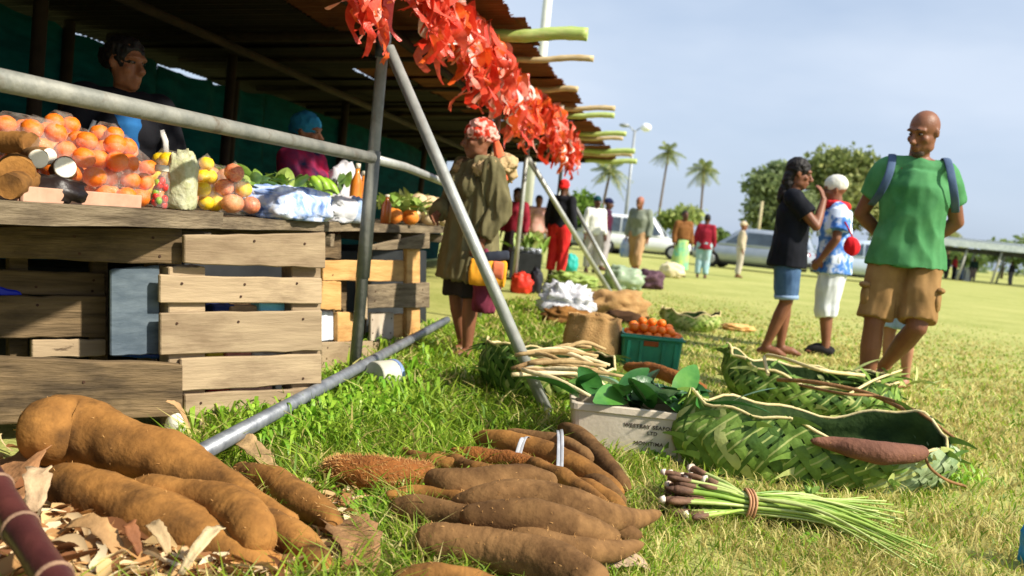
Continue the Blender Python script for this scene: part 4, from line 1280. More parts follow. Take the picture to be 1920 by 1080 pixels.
# leafy scraps on the second basket
def leaf_shape(ln, wd, bend=.3, n=8, cup=.25):
    V, F = [], []
    for i in range(n + 1):
        t = i / n
        w = wd * (math.sin(math.pi * min(1, t * .93 + .05)) ** .75)
        z = -bend * ln * t * t
        V += [Vector((ln * t, -w, z + cup * w)), Vector((ln * t, 0, z)), Vector((ln * t, w, z + cup * w))]
    for i in range(n):
        for k in range(2):
            a = i * 3 + k; F.append((a, a + 1, a + 4, a + 3))
    return V, F
def leaf_heap(name, label, cat, centre, n, ln, wd, spread, z, mats, seed, steep=.5, group=None, up=.5):
    """countable big leaves, each its own part"""
    t = thing(name, label, cat, (centre.x, centre.y, 0), group=group)
    rd = random.Random(seed)
    for i in range(n):
        v, f = leaf_shape(ln * rd.uniform(.65, 1.15), wd * rd.uniform(.7, 1.15), rd.uniform(.1, .55), cup=rd.uniform(.05, .45))
        w = Matrix.Translation((centre.x + rd.gauss(0, spread[0]), centre.y + rd.gauss(0, spread[1]), z + rd.uniform(0, .05))) @ \
            Matrix.Rotation(rd.uniform(0, 6.28), 4, 'Z') @ Matrix.Rotation(-rd.uniform(.0, steep) * 1.4 - up * .2, 4, 'Y') @ Matrix.Rotation(rd.gauss(0, .5), 4, 'X')
        part('leaf', mesh_from(v, f), rd.choice(mats), t, w)
    return t
leaf_heap('palm_leaf_scraps', 'pile of narrow pale green leaf scraps behind the second basket rim', 'leaves', Vector((pz(1640, 725, .2))), 34, .20, .012, (.14, .05), .2, [LEAF_G[2], LEAF_P, LEAF_G[1]], 21, .5)
leaf_heap('palm_leaf_scraps', 'narrow dark green leaf scraps lying in the second basket', 'leaves', Vector((b2.x - .1, b2.y, 0)), 26, .18, .014, (.16, .06), .15, [LEAF_G[0], LEAF_G[3], LEAF_P], 22, .4)

# dried stalks in the left basket
STK = [mat('dried_stalk_%d' % i, a, b, 10, .75, .4, 40) for i, (a, b) in enumerate([((206, 184, 134), (228, 210, 166)), ((168, 138, 92), (200, 172, 122)), ((128, 98, 62), (160, 128, 86))])]
st = thing('dried_stalks', 'heap of dried beige taro stalks in the dark green basket', 'stalks', (b3.x, b3.y, .1))
rd = random.Random(31)
for i in range(34):
    x0 = 955 + rd.uniform(0, 90); y0 = rd.uniform(655, 705)
    a = pz(x0, y0, rd.uniform(.22, .30)); b = a + Vector((rd.uniform(.22, .42), rd.uniform(-.16, .12), rd.uniform(-.12, .05)))
    if b.x > b3.x + .33: b.x = b3.x + rd.uniform(.2, .33)
    mid = a.lerp(b, .5) + Vector((0, 0, rd.uniform(.0, .05)))
    P, rr = spline([a, mid, b], [.010, .012, .007], 9)
    part('stalk', tube_mesh(P, rr, 7, ratio=.6), STK[rd.choice((0, 0, 1, 1, 2))], st)

# ================================================================== beige fish crate
BEIGE = mat('beige_plastic', (190, 176, 156), (206, 194, 176), 6, .55, .15, 60, (1, 1, 1), 6, .35, lo=.3, hi=.7, c3=(170, 146, 116))
cr0 = gp(1074, 852)
cw_, cd_, ch_ = .58, .40, .215
crate = thing('fish_crate', 'beige plastic crate with stencilled lettering, full of big green leaves', 'crate', (cr0.x - .03, cr0.y + .005, 0), R(-2.5))
def tub(bm, w, d, h, th, taper, lip):
    """open tapered tub with a rolled lip, front left bottom corner at the origin"""
    def ring(inset, z, b=.03):
        pts = []
        for (cx, cy, a0) in ((w - inset - b, d - inset - b, 0), (inset + b, d - inset - b, 90), (inset + b, inset + b, 180), (w - inset - b, inset + b, 270)):
            for k in range(4):
                a = R(a0 + 30 * k); pts.append(bm.verts.new((cx + b * math.cos(a), cy + b * math.sin(a), z)))
        return pts
    rs = [ring(taper, 0), ring(taper * .25, h - .034), ring(.003, h - .032), ring(0, h - .028), ring(0, h - .004), ring(.004, h), ring(th + .006, h), ring(th + .006 + taper * .2, h - .03), ring(taper + th, th)]
    n = len(rs[0])
    for a, b in zip(rs, rs[1:]):
        for i in range(n): bm.faces.new((a[i], a[(i + 1) % n], b[(i + 1) % n], b[i]))
    bm.faces.new(rs[0][::-1]); bm.faces.new(rs[-1])
bm = bmesh.new(); tub(bm, cw_, cd_, ch_, .012, .028, .02)
part('body', bm_mesh(bm), BEIGE, crate, WM[crate])
bm = bmesh.new()
for x in (.02, cw_ - .02):
    box_bm(bm, (x + (.03 if x < .1 else -.03), cd_ - .03, ch_ + .012), (.10, .05, .03), None, .008)
part('stacking_lug', bm_mesh(bm), BEIGE, crate, WM[crate])
INK = mat('stencil_ink', (58, 48, 40), (84, 70, 58), 40, .7)
slope = math.atan2(.021, ch_ - .034)
for (s, sz, xx, zz) in (('WESTBAY SEAFOODS', .0225, .345, .143), ('LTD', .021, .345, .117), ('HONITIMA', .0225, .335, .072)):
    yy = .028 - (.028 - .007) * zz / (ch_ - .034)
    me = text_mesh(s, sz)
    w = WM[crate] @ Matrix.Translation((xx, yy - .0015, zz)) @ Matrix.Rotation(R(90) + slope, 4, 'X')
    part('lettering', me, INK, crate, w)
KEEP_OUT += [(crate.matrix_basis.translation.x + x, crate.matrix_basis.translation.y + .2, .19) for x in (.14, .31, .48)]
lc = WM[crate] @ Vector((.33, .20, 0))
BROAD = [mat('broad_leaf_%d' % i, a, b, 8, .35, .3, 30, (1, 1, 1), 5, .5, trans=.15) for i, (a, b) in enumerate([((40, 92, 36), (66, 122, 50)), ((60, 118, 44), (96, 148, 62)), ((96, 136, 92), (134, 164, 124)), ((28, 68, 30), (46, 92, 40))])]
leaf_heap('taro_leaves', 'heap of big glossy green taro leaves in the beige crate', 'leaves', lc, 46, .22, .055, (.15, .09), .19, BROAD, 41, .55, up=.9)

# ================================================================== green crate of oranges
GREENP = mat('green_plastic', (22, 110, 84), (34, 132, 102), 6, .4, .1, 40, spec=.45)
ORANGE = mat('orange_peel', (226, 104, 14), (238, 128, 30), 6, .45, .35, 160, spec=.45, rand=.08, bdist=.002)
gc0 = gp(1160, 692)
gcr = thing('plastic_crate', 'green plastic crate heaped with oranges beyond the beige crate', 'crate', (gc0.x, gc0.y, 0), R(-3))
bm = bmesh.new(); tub(bm, .42, .34, .25, .01, .016, .02)
part('body', bm_mesh(bm), GREENP, gcr, WM[gcr])
for x in (.05, .135, .285, .37):
    part('rib', box_mesh((.022, .02, .19), .003), GREENP, gcr, WM[gcr] @ Matrix.Translation((x, .004, .11)))
part('hand_slot', box_mesh((.10, .012, .035), .004), mat('slot_dark', (110, 56, 24), (140, 70, 26), 8, .8), gcr, WM[gcr] @ Matrix.Translation((.20, .0015, .195)))
part('lip_ledge', box_mesh((.44, .03, .014), .004), GREENP, gcr, WM[gcr] @ Matrix.Translation((.21, .0, .232)))
KEEP_OUT += [(gc0.x + .2, gc0.y + .17, .22)]
bm = bmesh.new(); bmesh.ops.create_icosphere(bm, subdivisions=2, radius=1.0)
for v in bm.verts:
    if v.co.z > .9: v.co.z -= .10
ORB = bm_mesh(bm, True)
def sphere_copy(m):
    me = ORB.copy(); me.materials.append(m); return me
ORANGE_ME = sphere_copy(ORANGE)
def fruit(name, me, p, r, parent=None, squash=.92):
    w = Matrix.Translation(p) @ Matrix.Rotation(random.uniform(0, 6), 4, 'Z') @ Matrix.Rotation(random.uniform(-.6, .6), 4, 'X') @ Matrix.Diagonal((r, r, r * squash, 1))
    return part(name, me, None, parent, w)
GO = 'oranges in the green crate'
for j in range(4):
    for i in range(6):
        p = WM[gcr] @ Vector((.05 + i * .064 + (.02 if j % 2 else 0), .06 + j * .072, .235 + random.uniform(-.01, .012)))
        tag(fruit('orange', ORANGE_ME, p, .034), 'bright orange fruit in the bottom layer showing in the green crate', 'orange', GO)
for j in range(3):
    for i in range(5):
        p = WM[gcr] @ Vector((.085 + i * .062, .10 + j * .068, .282 + random.uniform(-.008, .01)))
        tag(fruit('orange', ORANGE_ME, p, .034), 'bright orange fruit heaped on top in the green crate', 'orange', 'oranges heaped on the green crate')
for i in range(3):
    p = WM[gcr] @ Vector((.14 + i * .066, .16, .328))
    tag(fruit('orange', ORANGE_ME, p, .033), 'bright orange fruit on the crest of the heap in the green crate', 'orange', 'oranges on the crest of the green crate')

# ================================================================== sacks and bags on the grass
SACK = mat('hessian', (150, 112, 66), (188, 150, 98), 10, .9, .7, 90, lo=.3, hi=.7, c3=(116, 84, 50))
def blob_bag(name, label, cat, base, size, m, seed, lump=.22, yaw=0, group=None, mouth=None, sc=5.0, res=(34, 22), ridge=.12, sq=.85):
    sx, sy, sz = size
    V, F = [], []
    seg, rings = res
    for i in range(rings + 1):
        th = math.pi * (.015 + .97 * i / rings)
        for k in range(seg):
            a = 2 * math.pi * k / seg
            p = Vector((math.sin(th) * math.cos(a), math.sin(th) * math.sin(a), math.cos(th)))
            p = Vector([math.copysign(abs(w_) ** sq, w_) for w_ in p])
            q = p * (1 + lump * n3(p, sc * .5, seed) + lump * .55 * n3(p, sc * 1.3, seed + 5) + lump * ridge * (1 - 2 * abs(n3(p, sc * 2.0, seed + 9))))
            z = (q.z + .82) / 1.75 * sz
            V.append(Vector((q.x * sx / 2, q.y * sy / 2, max(.002, z))))
    for i in range(rings):
        for k in range(seg):
            a = i * seg + k; b = i * seg + (k + 1) % seg
            F.append((a, a + seg, b + seg, b))
    F.append(tuple(range(seg))); e = rings * seg; F.append(tuple(e + k for k in reversed(range(seg))))
    w = Matrix.Translation((base.x, base.y, base.z)) @ Matrix.Rotation(yaw, 4, 'Z')
    o = part(name, mesh_from(V, F), m, None, w)
    tag(o, label, cat, group)
    if base.z < .05: KEEP_OUT.append((base.x, base.y, min(sx, sy) * .4))
    return o
def gpb(x, y, back): p = gp(x, y); p.y += back; return p
def pleated_sack(label, base, rx, ry, h, m, seed):
    t = thing('hessian_sack', label, 'sack', (base.x, base.y, 0))
    V, F = [], []
    seg = 48
    prof = [(.80, 0), (.96, .05), (1.02, .3), (1.0, .55), (.92, .8), (.86, .93), (.90, 1.0), (.84, 1.0), (.80, .9), (.78, .72)]
    for (r, z) in prof:
        for k in range(seg):
            a = 2 * math.pi * k / seg
            p = Vector((math.cos(a), math.sin(a), z))
            w = r * (1 + .10 * n3(p, 1.6, seed) + .05 * math.sin(a * 9 + seed + 2 * n3(p, 2, seed)) * (.3 + z))
            V.append(Vector((base.x + rx * w * p.x, base.y + ry * w * p.y, h * (z + (.10 * n3(p, 2.2, seed + 4) if z > .7 else 0)))))
    for i in range(len(prof) - 1):
        for k in range(seg):
            a = i * seg + k; b = i * seg + (k + 1) % seg
            F.append((a, b, b + seg, a + seg))
    part('cloth', mesh_from(V, F), m, t)
    v, f = ellip((base.x, base.y, h * .70), (rx * .84, ry * .84, h * .22), 22, 10)
    v = [p + Vector((n3(p, 16), n3(p, 16, 2), n3(p, 16, 4))) * .04 for p in v]
    part('contents', mesh_from(v, f), YAM_D, t)
    KEEP_OUT.append((base.x, base.y, min(rx, ry) * .8))
pleated_sack('squat brown hessian sack standing against the left of the green crate', gpb(1110, 688, .18), .20, .17, .33, SACK, 51)
blob_bag('hessian_sack', 'brown sack slumped open on the grass right of the white plastic bag', 'sack', gpb(1160, 606, .28), (.62, .50, .30), SACK, 52, .28)
blob_bag('dark_sack_mouth', 'dark open mouth of produce in front of the slumped brown sack', 'sack', gpb(1168, 606, .02), (.38, .22, .13), mat('sack_mouth_dark', (58, 38, 24), (84, 58, 36), 10, .95), 53, .2)  # solid dark brown lump set at the mouth of the sack
WHITEP = mat('white_plastic_bag', (222, 222, 228), (240, 240, 244), 10, .35, .7, 20, spec=.5, trans=.25)
blob_bag('plastic_bag', 'crumpled white plastic bag on the grass near the brown sack', 'bag', gpb(1062, 598, .25), (.48, .36, .30), WHITEP, 54, .45, sc=6, ridge=.4, res=(48, 30))
blob_bag('root_heap', 'low brown heap of roots in front of the white plastic bag', 'roots', gpb(1062, 616, .16), (.46, .30, .17), YAM, 55, .35, sc=7)
blob_bag('purple_sack', 'dark purple heap of produce near the walking man in grey', 'sack', gpb(1218, 543, .3), (.52, .5, .32), mat('purple_net', (64, 40, 54), (104, 76, 86), 14, .8, .6), 56, .3)
blob_bag('plastic_bag', 'pale green translucent bag on the grass at the foot of the braces', 'bag', gpb(1170, 545, .3), (.62, .5, .36), mat('pale_green_plastic', (150, 172, 140), (190, 206, 176), 10, .35, .5, trans=.25), 57, .3)
blob_bag('cream_sack', 'cream sack behind the purple heap', 'sack', gpb(1262, 522, .3), (.55, .5, .34), mat('cream_sack', (206, 192, 150), (224, 212, 178), 10, .8, .4), 58, .2)
blob_bag('red_bag', 'bright red bag on the grass behind the coat hem', 'bag', gpb(976, 552, .2), (.28, .22, .26), mat('red_bag', (196, 40, 26), (220, 66, 44), 8, .5, .4), 59, .22)
blob_bag('dark_bag', 'small black bag beside the bright red bag', 'bag', gpb(1003, 552, .2), (.18, .2, .32), mat('black_bag', (28, 28, 34), (46, 46, 54), 8, .5, .4), 60, .2)
blob_bag('green_heap', 'heap of leafy greens on the grass below the red trousers', 'vegetables', gpb(1075, 538, .3), (.70, .5, .2), LEAF_G[2], 61, .5, sc=8)
blob_bag('turquoise_bag', 'turquoise plastic bag beside the red trousers', 'bag', gpb(1070, 512, .3), (.30, .3, .36), mat('turquoise_bag', (30, 158, 150), (60, 184, 172), 8, .5, .4), 62, .25)
blob_bag('leaf_bundle', 'orange tinged flat leaf bundle alone on the open grass, right of the small basket', 'leaves', gpb(1386, 622, .1), (.34, .24, .07), mat('orange_leaf', (206, 150, 84), (226, 184, 120), 10, .7, .4), 63, .3)
# black box of goods
bx0 = gp(984, 545)
bb = thing('black_box', 'black box with shiny packets standing behind the bright red bag', 'box', (bx0.x, bx0.y + 2.2, 0))
part('body', box_mesh((.50, .40, .42), .01, (0, 0, .25)), mat('black_box', (30, 32, 36), (48, 50, 54), 6, .5), bb, WM[bb])
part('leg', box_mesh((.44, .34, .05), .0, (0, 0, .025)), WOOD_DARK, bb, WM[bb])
for k in range(5):
    blob_bag('packet', 'shiny silver grey packet on the black box', 'packet', Vector((bx0.x - .18 + .09 * k, bx0.y + 2.12, .462)), (.11, .10, .08), mat('silver_packet', (120, 124, 134), (190, 194, 204), 20, .25, .6, metal=.3), 70 + k, .3, group='silver packets on the black box', res=(14, 9))
leaf_heap('leafy_greens', 'bunch of yellow green leafy vegetables standing on the black box', 'vegetables', Vector((bx0.x + .05, bx0.y + 2.3, 0)), 40, .28, .05, (.10, .07), .47, [LEAF_G[2], LEAF_P, LEAF_G[1]], 43, 1.0, up=2.2)

# ================================================================== bundle of green stalks
STEM = [mat('green_stem_%d' % i, a, b, 6, .4, .2, 40, (1, 1, 1), 4, .45, trans=.08) for i, (a, b) in enumerate([((132, 164, 62), (166, 190, 88)), ((108, 146, 48), (140, 172, 68)), ((166, 184, 98), (196, 206, 130))])]
STEM_B = mat('stem_base', (84, 60, 46), (132, 98, 74), 12, .7, .4, 50, c3=(70, 48, 36))
ROOTW = mat('root_tip', (206, 188, 170), (228, 214, 198), 20, .6, .3)
sb = thing('stalk_bundle', 'bundle of long green stalks tied near the root end, lying on the grass', 'stalk bundle', tuple(gp(1440, 975)))
tie = pz(1405, 946, .058)
rd = random.Random(77)
for i in range(76):
    a = rd.uniform(0, 6.28); q = math.sqrt(rd.random()) * .045
    u, v_ = math.cos(a) * q, math.sin(a) * q * .85
    tp = tie + Vector((0, u, v_))
    root = pz(1285 + rd.gauss(0, 20), 930 + rd.gauss(0, 8), .05) + Vector((rd.gauss(0, .015), u * 2.0, v_ * 1.7 + .01)); root.z = max(.014, root.z)
    ln = rd.uniform(.28, .55)
    fan = u * 3.6 + rd.gauss(0, .05)
    m1 = tp + Vector((ln * .5, fan * .45, -v_ * .25)); m1.z = max(.02, m1.z + .012)
    tip = tp + Vector((ln, fan * 1.15 - .05, 0)); tip.z = rd.uniform(.012, .03) + (.06 * rd.random() if u > 0 else 0)
    r = rd.uniform(.0036, .0072)
    P, rr = spline([root, root.lerp(tp, .55) + Vector((0, 0, .004)), tp, m1, tip], [r * 1.7, r * 1.3, r, r * .9, r * .45], 22)
    s_ = part('stalk', tube_mesh(P, rr, 6), rd.choice(STEM), sb)
    part('root_end', tube_mesh([P[0] - (P[1] - P[0]).normalized() * rd.uniform(.01, .03), P[0], P[1], P[2] + Vector((0, 0, .001))], [r * 1.0, r * 2.4, r * 2.1, r * 1.5], 7), STEM_B, s_)
    if i % 3 == 0:
        part('root_tip', tube_mesh([P[0] - (P[1] - P[0]).normalized() * .028, P[0] - (P[1] - P[0]).normalized() * .012], [r * 1.7, r * 2.9], 8), ROOTW, s_)
TIE = mat('fibre_tie', (168, 120, 84), (198, 152, 112), 20, .7, .3)
for k, dx in enumerate((-.013, -.003, .008)):
    P = [tie + Vector((dx + .003 * math.sin(t * 3), .055 * math.cos(t), .050 * math.sin(t))) for t in [2 * math.pi * j / 28 for j in range(29)]]
    part('tie', tube_mesh(P, .0045, 6, cap=False), TIE, sb)
bs = Vector((tie.x + .22, tie.y - .02, 0))
leaf_heap('weed_leaf', 'small bright green leaf caught on the tied stalk bundle', 'leaf', pz(1522, 940, .06), 5, .05, .014, (.012, .012), .075, [LEAF_G[1], LEAF_G[0]], 45, .9, up=1.5)
# bright blue plastic corner at the right edge of the picture
blob_bag('blue_bag', 'bright blue plastic bag just entering at the right edge', 'bag', gpb(1950, 1075, .03), (.10, .10, .15), mat('cyan_bag', (24, 130, 196), (50, 160, 220), 8, .4, .4), 90, .2)

# ================================================================== goods on the counter
def cpt(x, d, z=CT):
    lo, hi = 1.3, 14.0
    for _ in range(50):
        m = (lo + hi) / 2
        p = front(m, d); p.z = z
        if proj(p)[0] < x: lo = m
        else: hi = m
    p = front(lo, d); p.z = z
    return p
def hull_film(pts, r, m, parent, name='plastic_film', neck=None):
    bm = bmesh.new()
    for p in pts:
        for d in ((1, 0, 0), (-1, 0, 0), (0, 1, 0), (0, -1, 0), (0, 0, 1), (0, 0, -1), (.7, .7, 0), (-.7, .7, 0), (.7, -.7, 0), (-.7, -.7, 0)):
            bm.verts.new(Vector(p) + Vector(d) * r)
    if neck is not None:
        bm.verts.new(neck)
    res = bmesh.ops.convex_hull(bm, input=bm.verts)
    bmesh.ops.delete(bm, geom=[v for v in bm.verts if not v.link_faces], context='VERTS')
    bmesh.ops.subdivide_edges(bm, edges=bm.edges, cuts=2, use_grid_fill=True)
    for v in bm.verts: v.co += v.normal * .008 * n3(v.co, 22)
    return part(name, bm_mesh(bm, True), m, parent)
FILM = film('clear_film', (246, 238, 224), .90, .1)
def fruit_bag(label, x, d, n, r, me, layers=3, wide=.16, deep=.13, z=CT, fm=FILM, name='fruit_bag', pname='orange', cat='fruit bag', group=None, seed=1, bare=False):
    c = cpt(x, d, z)
    t = thing(name, label, cat, tuple(c), group=group)
    rd = random.Random(seed)
    pts = []
    tries = 0
    while len(pts) < n and tries < 6000:
        tries += 1
        lay = int(len(pts) / (n / layers))
        k = 1 - .22 * lay
        p = c + SD * rd.uniform(-wide, wide) * k - SO * rd.uniform(-deep, deep) * k + Vector((0, 0, r * .95 + lay * r * 1.55))
        if all((p - q).length > r * 1.72 for q in pts): pts.append(p)
    mes = me if isinstance(me, list) else [me]
    for i, p in enumerate(pts): 
        o = fruit(pname, mes[i % len(mes)], p, r * rd.uniform(.9, 1.06), t)
    if not bare and fm: hull_film(pts, r * 1.05, fm, t, neck=max(pts, key=lambda q: q.z) + Vector((0, 0, r * 1.25)))
    return t
YEL = sphere_copy(mat('yellow_peel', (230, 186, 8), (242, 206, 30), 6, .45, .3, 120, spec=.45, rand=.08))
APP = sphere_copy(mat('apple_skin', (196, 92, 66), (226, 150, 104), 5, .4, .1, spec=.5, rand=.12))
ONI = sphere_copy(mat('onion_skin', (190, 120, 74), (216, 152, 104), 6, .5, .2, spec=.4, rand=.1))
fruit_bag('clear bag of oranges farthest left at the back of the counter', 20, .42, 15, .037, ORANGE_ME, 3, .17, .12, CT + .08, seed=1)
fruit_bag('clear bag of oranges behind the white cut roots', 75, .26, 14, .036, ORANGE_ME, 4, .12, .10, CT + .02, seed=2)
fruit_bag('tall clear bag of oranges in the middle of the orange pile', 150, .20, 17, .037, ORANGE_ME, 4, .13, .10, CT, seed=3)
fruit_bag('clear bag of oranges directly left of the pepper jar', 218, .13, 17, .037, ORANGE_ME, 4, .12, .09, CT, seed=4)
fruit_bag('clear bag of oranges at the back, right above the pepper jar', 250, .32, 13, .037, ORANGE_ME, 4, .10, .09, CT, seed=5)
fruit_bag('clear bag of oranges high at the back, above the cut roots', 105, .46, 15, .038, ORANGE_ME, 4, .14, .11, CT + .06, seed=21)
fruit_bag('clear bag of oranges high at the back under the rail', 190, .40, 15, .038, ORANGE_ME, 4, .13, .10, CT + .05, seed=22)
fruit_bag('bag of yellow fruit at the back near the rail', 318, .30, 18, .040, YEL, 4, .12, .09, CT + .03, seed=6)
fruit_bag('bag of yellow fruit left of the mixed fruit bag', 372, .16, 11, .035, YEL, 4, .10, .07, CT, seed=7)
fruit_bag('bag of onions behind the mixed fruit bag', 398, .30, 9, .040, ONI, 3, .10, .08, CT, seed=8, pname='onion')
fruit_bag('knotted bag of mixed red and yellow fruit at the counter edge', 434, .07, 11, .042, [APP, YEL, APP, ONI], 3, .11, .055, CT, seed=9, pname='fruit')
# pink packing strip under the oranges
o = (cpt(40, .03) + cpt(262, .03)) / 2; o.z = CT + .022
ln_ = (cpt(262, .03) - cpt(40, .03)).length
tray = thing('packing_tray', 'faded pink cardboard tray edge under the bags of oranges', 'tray', tuple(o))
pinkm = mat('pink_card', (184, 136, 112), (206, 166, 140), 8, .8, .3, lo=.3, hi=.7, c3=(170, 176, 120))
part('front_edge', box_mesh((ln_, .012, .044), .003), pinkm, tray, axes_matrix(o, SD, (0, 0, 1)))
part('base', box_mesh((ln_, .28, .008), .002), pinkm, tray, axes_matrix(o - SO * .15 + Vector((0, 0, -.017)), SD, (0, 0, 1)))
# cut roots at the left end
def cut_root(label, x, y, d, ln, r, yaw, pitch, m=YAM_D, cut=True, z=None):
    p = cpt(x, d)
    q = px(x, y, p.y)
    dirv = Vector((math.cos(yaw) * math.cos(pitch), math.sin(yaw) * math.cos(pitch), math.sin(pitch)))
    a = q - dirv * ln
    t = thing('cut_root', label, 'root', (q.x, q.y, CT), group=None)
    P, rr = spline([a, a.lerp(q, .35), a.lerp(q, .7), q], [r * .7, r * 1.05, r * 1.1, r], 14)
    v, f = tube(P, rr, 16)
    v = [pp + Vector((n3(pp, 40), n3(pp, 40, 3), n3(pp, 40, 5))) * r * .12 for pp in v]
    part('skin', mesh_from(v, f), m, t)
    if cut:
        part('cut_face', tube_mesh([q - dirv * .001, q + dirv * .0035, q + dirv * .004], [r * .97, r * .93, r * .8], 18), CUT, t)
GRT = (-.72, -.68)
cut_root('cut root with an oval white face, leftmost of the three cut roots', 72, 298, .13, .16, .030, R(-52), -.05)
cut_root('cut root with a narrow white face between two others', 92, 293, .15, .16, .026, R(-30), .0)
cut_root('cut root with the largest white face, right of the other cut roots', 122, 314, .08, .17, .034, R(-58), .12)
cut_root('thick brown root lying at the left edge of the counter', 30, 325, .07, .30, .048, R(-62), -.05, YAM, False)
cut_root('pointed brown root leaning on the counter edge at the far left', 18, 350, .03, .26, .034, R(-75), -.1, YAM, False)
cut_root('brown root behind the cut ones', 60, 270, .22, .24, .036, R(-20), .05, YAM, False)
blob_bag('black_bag', 'black plastic bag squashed under the cut roots', 'bag', cpt(92, .10), (.20, .16, .075), mat('black_poly', (24, 18, 18), (44, 34, 32), 8, .4, .5), 91, .3, res=(20, 12))
# pepper jar
jp = cpt(298, .05)
jar = thing('pepper_jar', 'glass jar of red and green peppers beside the oranges', 'jar', tuple(jp))
v, f = lathe([(.026, .003), (.031, .01), (.031, .10), (.024, .118), (.022, .135)], 20, o=jp)
part('glass', mesh_from(v, f), film('jar_glass', (230, 236, 230), .86, .05), jar)
v, f = lathe([(.024, .135), (.025, .138), (.025, .155), (.022, .158)], 20, o=jp)
part('lid', mesh_from(v, f), mat('jar_lid', (214, 208, 190), (228, 222, 206), 8, .4), jar)
for k in range(14):
    a = random.uniform(0, 6.28)
    q = jp + Vector((.017 * math.cos(a), .017 * math.sin(a), .016 + .007 * k))
    fruit('pepper', [sphere_copy(mat('pepper_red', (196, 24, 18), (214, 44, 30), 8, .3)), sphere_copy(mat('pepper_green', (110, 150, 30), (140, 176, 50), 8, .3))][1 if k in (2, 5, 6, 11) else 0], q, .012, jar, 1.3)
blob_bag('produce_bag', 'pale yellow green plastic bag of sliced cabbage next to the pepper jar', 'bag', cpt(337, .09), (.10, .10, .20), mat('pale_cabbage', (196, 198, 150), (222, 222, 190), 30, .3, .8, 40, c3=(170, 180, 110), trans=.25), 92, .2, res=(26, 20), sq=.6, ridge=.5)
# blue and white bundle
def cloth_mat():
    m = mat('blue_white_cloth', (220, 226, 240), (196, 208, 234), 10, .8, .3)
    nt = m.node_tree
    rp = [n for n in nt.nodes if n.type == 'VALTORGB'][0]; e = rp.color_ramp.elements
    e[0].position, e[0].color = .40, lin((226, 232, 244)); e[1].position, e[1].color = .56, lin((140, 168, 222))
    k = e.new(.68); k.color = lin((54, 84, 150)); k = e.new(.74); k.color = lin((214, 224, 242))
    return m
blob_bag('cloth_bundle', 'blue and white printed cloth bundle on the counter edge', 'bundle', cpt(540, .12, CT - .02), (.30, .66, .155), cloth_mat(), 93, .16, yaw=-.14, res=(40, 24), sq=.5, ridge=.4)
def greens(label, x, d, n, ln, wd, spread, z, seed, mats=None, steep=.7, up=.8, name='leafy_greens'):
    c = cpt(x, d)
    return leaf_heap(name, label, 'vegetables', c, n, ln, wd, spread, z, mats or [LEAF_G[0], LEAF_G[1], LEAF_G[2]], seed, steep, up=up)
greens('bunch of bright leafy greens behind the mixed fruit bag', 465, .32, 60, .13, .030, (.07, .13), CT + .10, 61, [LEAF_G[1], LEAF_G[2]])
greens('bunch of green leaves in the middle of the counter behind the cloth bundle', 530, .24, 70, .12, .024, (.06, .16), CT + .11, 62)
greens('leafy greens next to the long green fruit', 582, .28, 50, .12, .024, (.06, .16), CT + .09, 63)
PLANT = mat('green_plantain', (128, 168, 40), (160, 196, 64), 6, .4, .1, spec=.45)
for k, (x0, y0, x1, y1) in enumerate(((582, 332, 606, 362), (594, 330, 622, 372), (606, 334, 638, 376))):
    Yk = cpt(604, .05).y + .25 * k
    a, b = px(x0, y0, Yk), px(x1, y1, Yk)
    P, rr = spline([a, a.lerp(b, .5) + Vector((.0, 0, .012)), b], [.018, .029, .014], 14)
    for i in range(3):
        ff = math.sqrt(1 - (1 - (i + .3) / 3) ** 2); rr[i] *= ff; rr[-1 - i] *= ff
    tag(part('green_plantain', tube_mesh(P, rr, 10), PLANT, None), 'long bright green plantain, %s of the three on the white bag' % ('leftmost', 'middle', 'rightmost')[k], 'plantain', 'green plantains on the counter')
blob_bag('plastic_bag', 'white plastic bag lying under the green plantains', 'bag', cpt(632, .10, CT - .02), (.20, .55, .14), WHITEP, 94, .28, yaw=-.14, res=(30, 20), sq=.6, ridge=.5)
blob_bag('plastic_bag', 'peaked white plastic bag standing behind the green plantains', 'bag', cpt(640, .32, CT - .02), (.20, .40, .36), WHITEP, 95, .22, yaw=-.14, res=(24, 16))
greens('dark green leaf sticking out of the peaked white bag', 628, .28, 8, .12, .03, (.02, .06), CT + .16, 64, [LEAF_G[0], LEAF_G[3]], 1.0, 2.0)
JUICE = mat('orange_juice', (206, 112, 30), (226, 138, 50), 6, .2, spec=.6, coat=.4)
def bottle(label, x, d, h, r, m, capc, g):
    c = cpt(x, d, CT - .02)
    t = thing('juice_bottle', label, 'bottle', tuple(c), group=g)
    v, f = lathe([(r * .9, 0), (r, .008), (r, h * .62), (r * .9, h * .70), (r * .38, h * .84), (r * .36, h * .93)], 16, o=c)
    part('bottle_body', mesh_from(v, f), m, t)
    v, f = lathe([(r * .42, h * .925), (r * .42, h), (r * .36, h * 1.01)], 14, o=c)
    part('cap', mesh_from(v, f), capc, t)
capw = mat('cap_white', (226, 214, 190), (236, 226, 206), 8, .4)
GB = 'juice bottles by the post'
bottle('orange juice bottle, tallest of those left of the nearest post', 662, .10, .36, .038, JUICE, capw, GB)
bottle('orange juice bottle standing second from the left near the post', 675, .16, .33, .038, JUICE, capw, GB)
bottle('orange juice bottle directly left of the post', 686, .07, .31, .036, mat('amber_juice', (226, 156, 70), (236, 178, 96), 6, .2, spec=.6), capw, GB)
bottle('dark orange sauce bottle directly right of the post', 722, .08, .20, .034, mat('dark_juice', (150, 74, 24), (176, 94, 36), 6, .2, spec=.6), capw, GB)
blob_bag('plastic_bag', 'small clear bag with a blue label beside the juice bottles', 'bag', cpt(664, .02, CT - .02), (.10, .16, .15), mat('clearish_bag', (206, 214, 226), (150, 176, 216), 8, .3, .5, trans=.2), 96, .2, res=(18, 12))
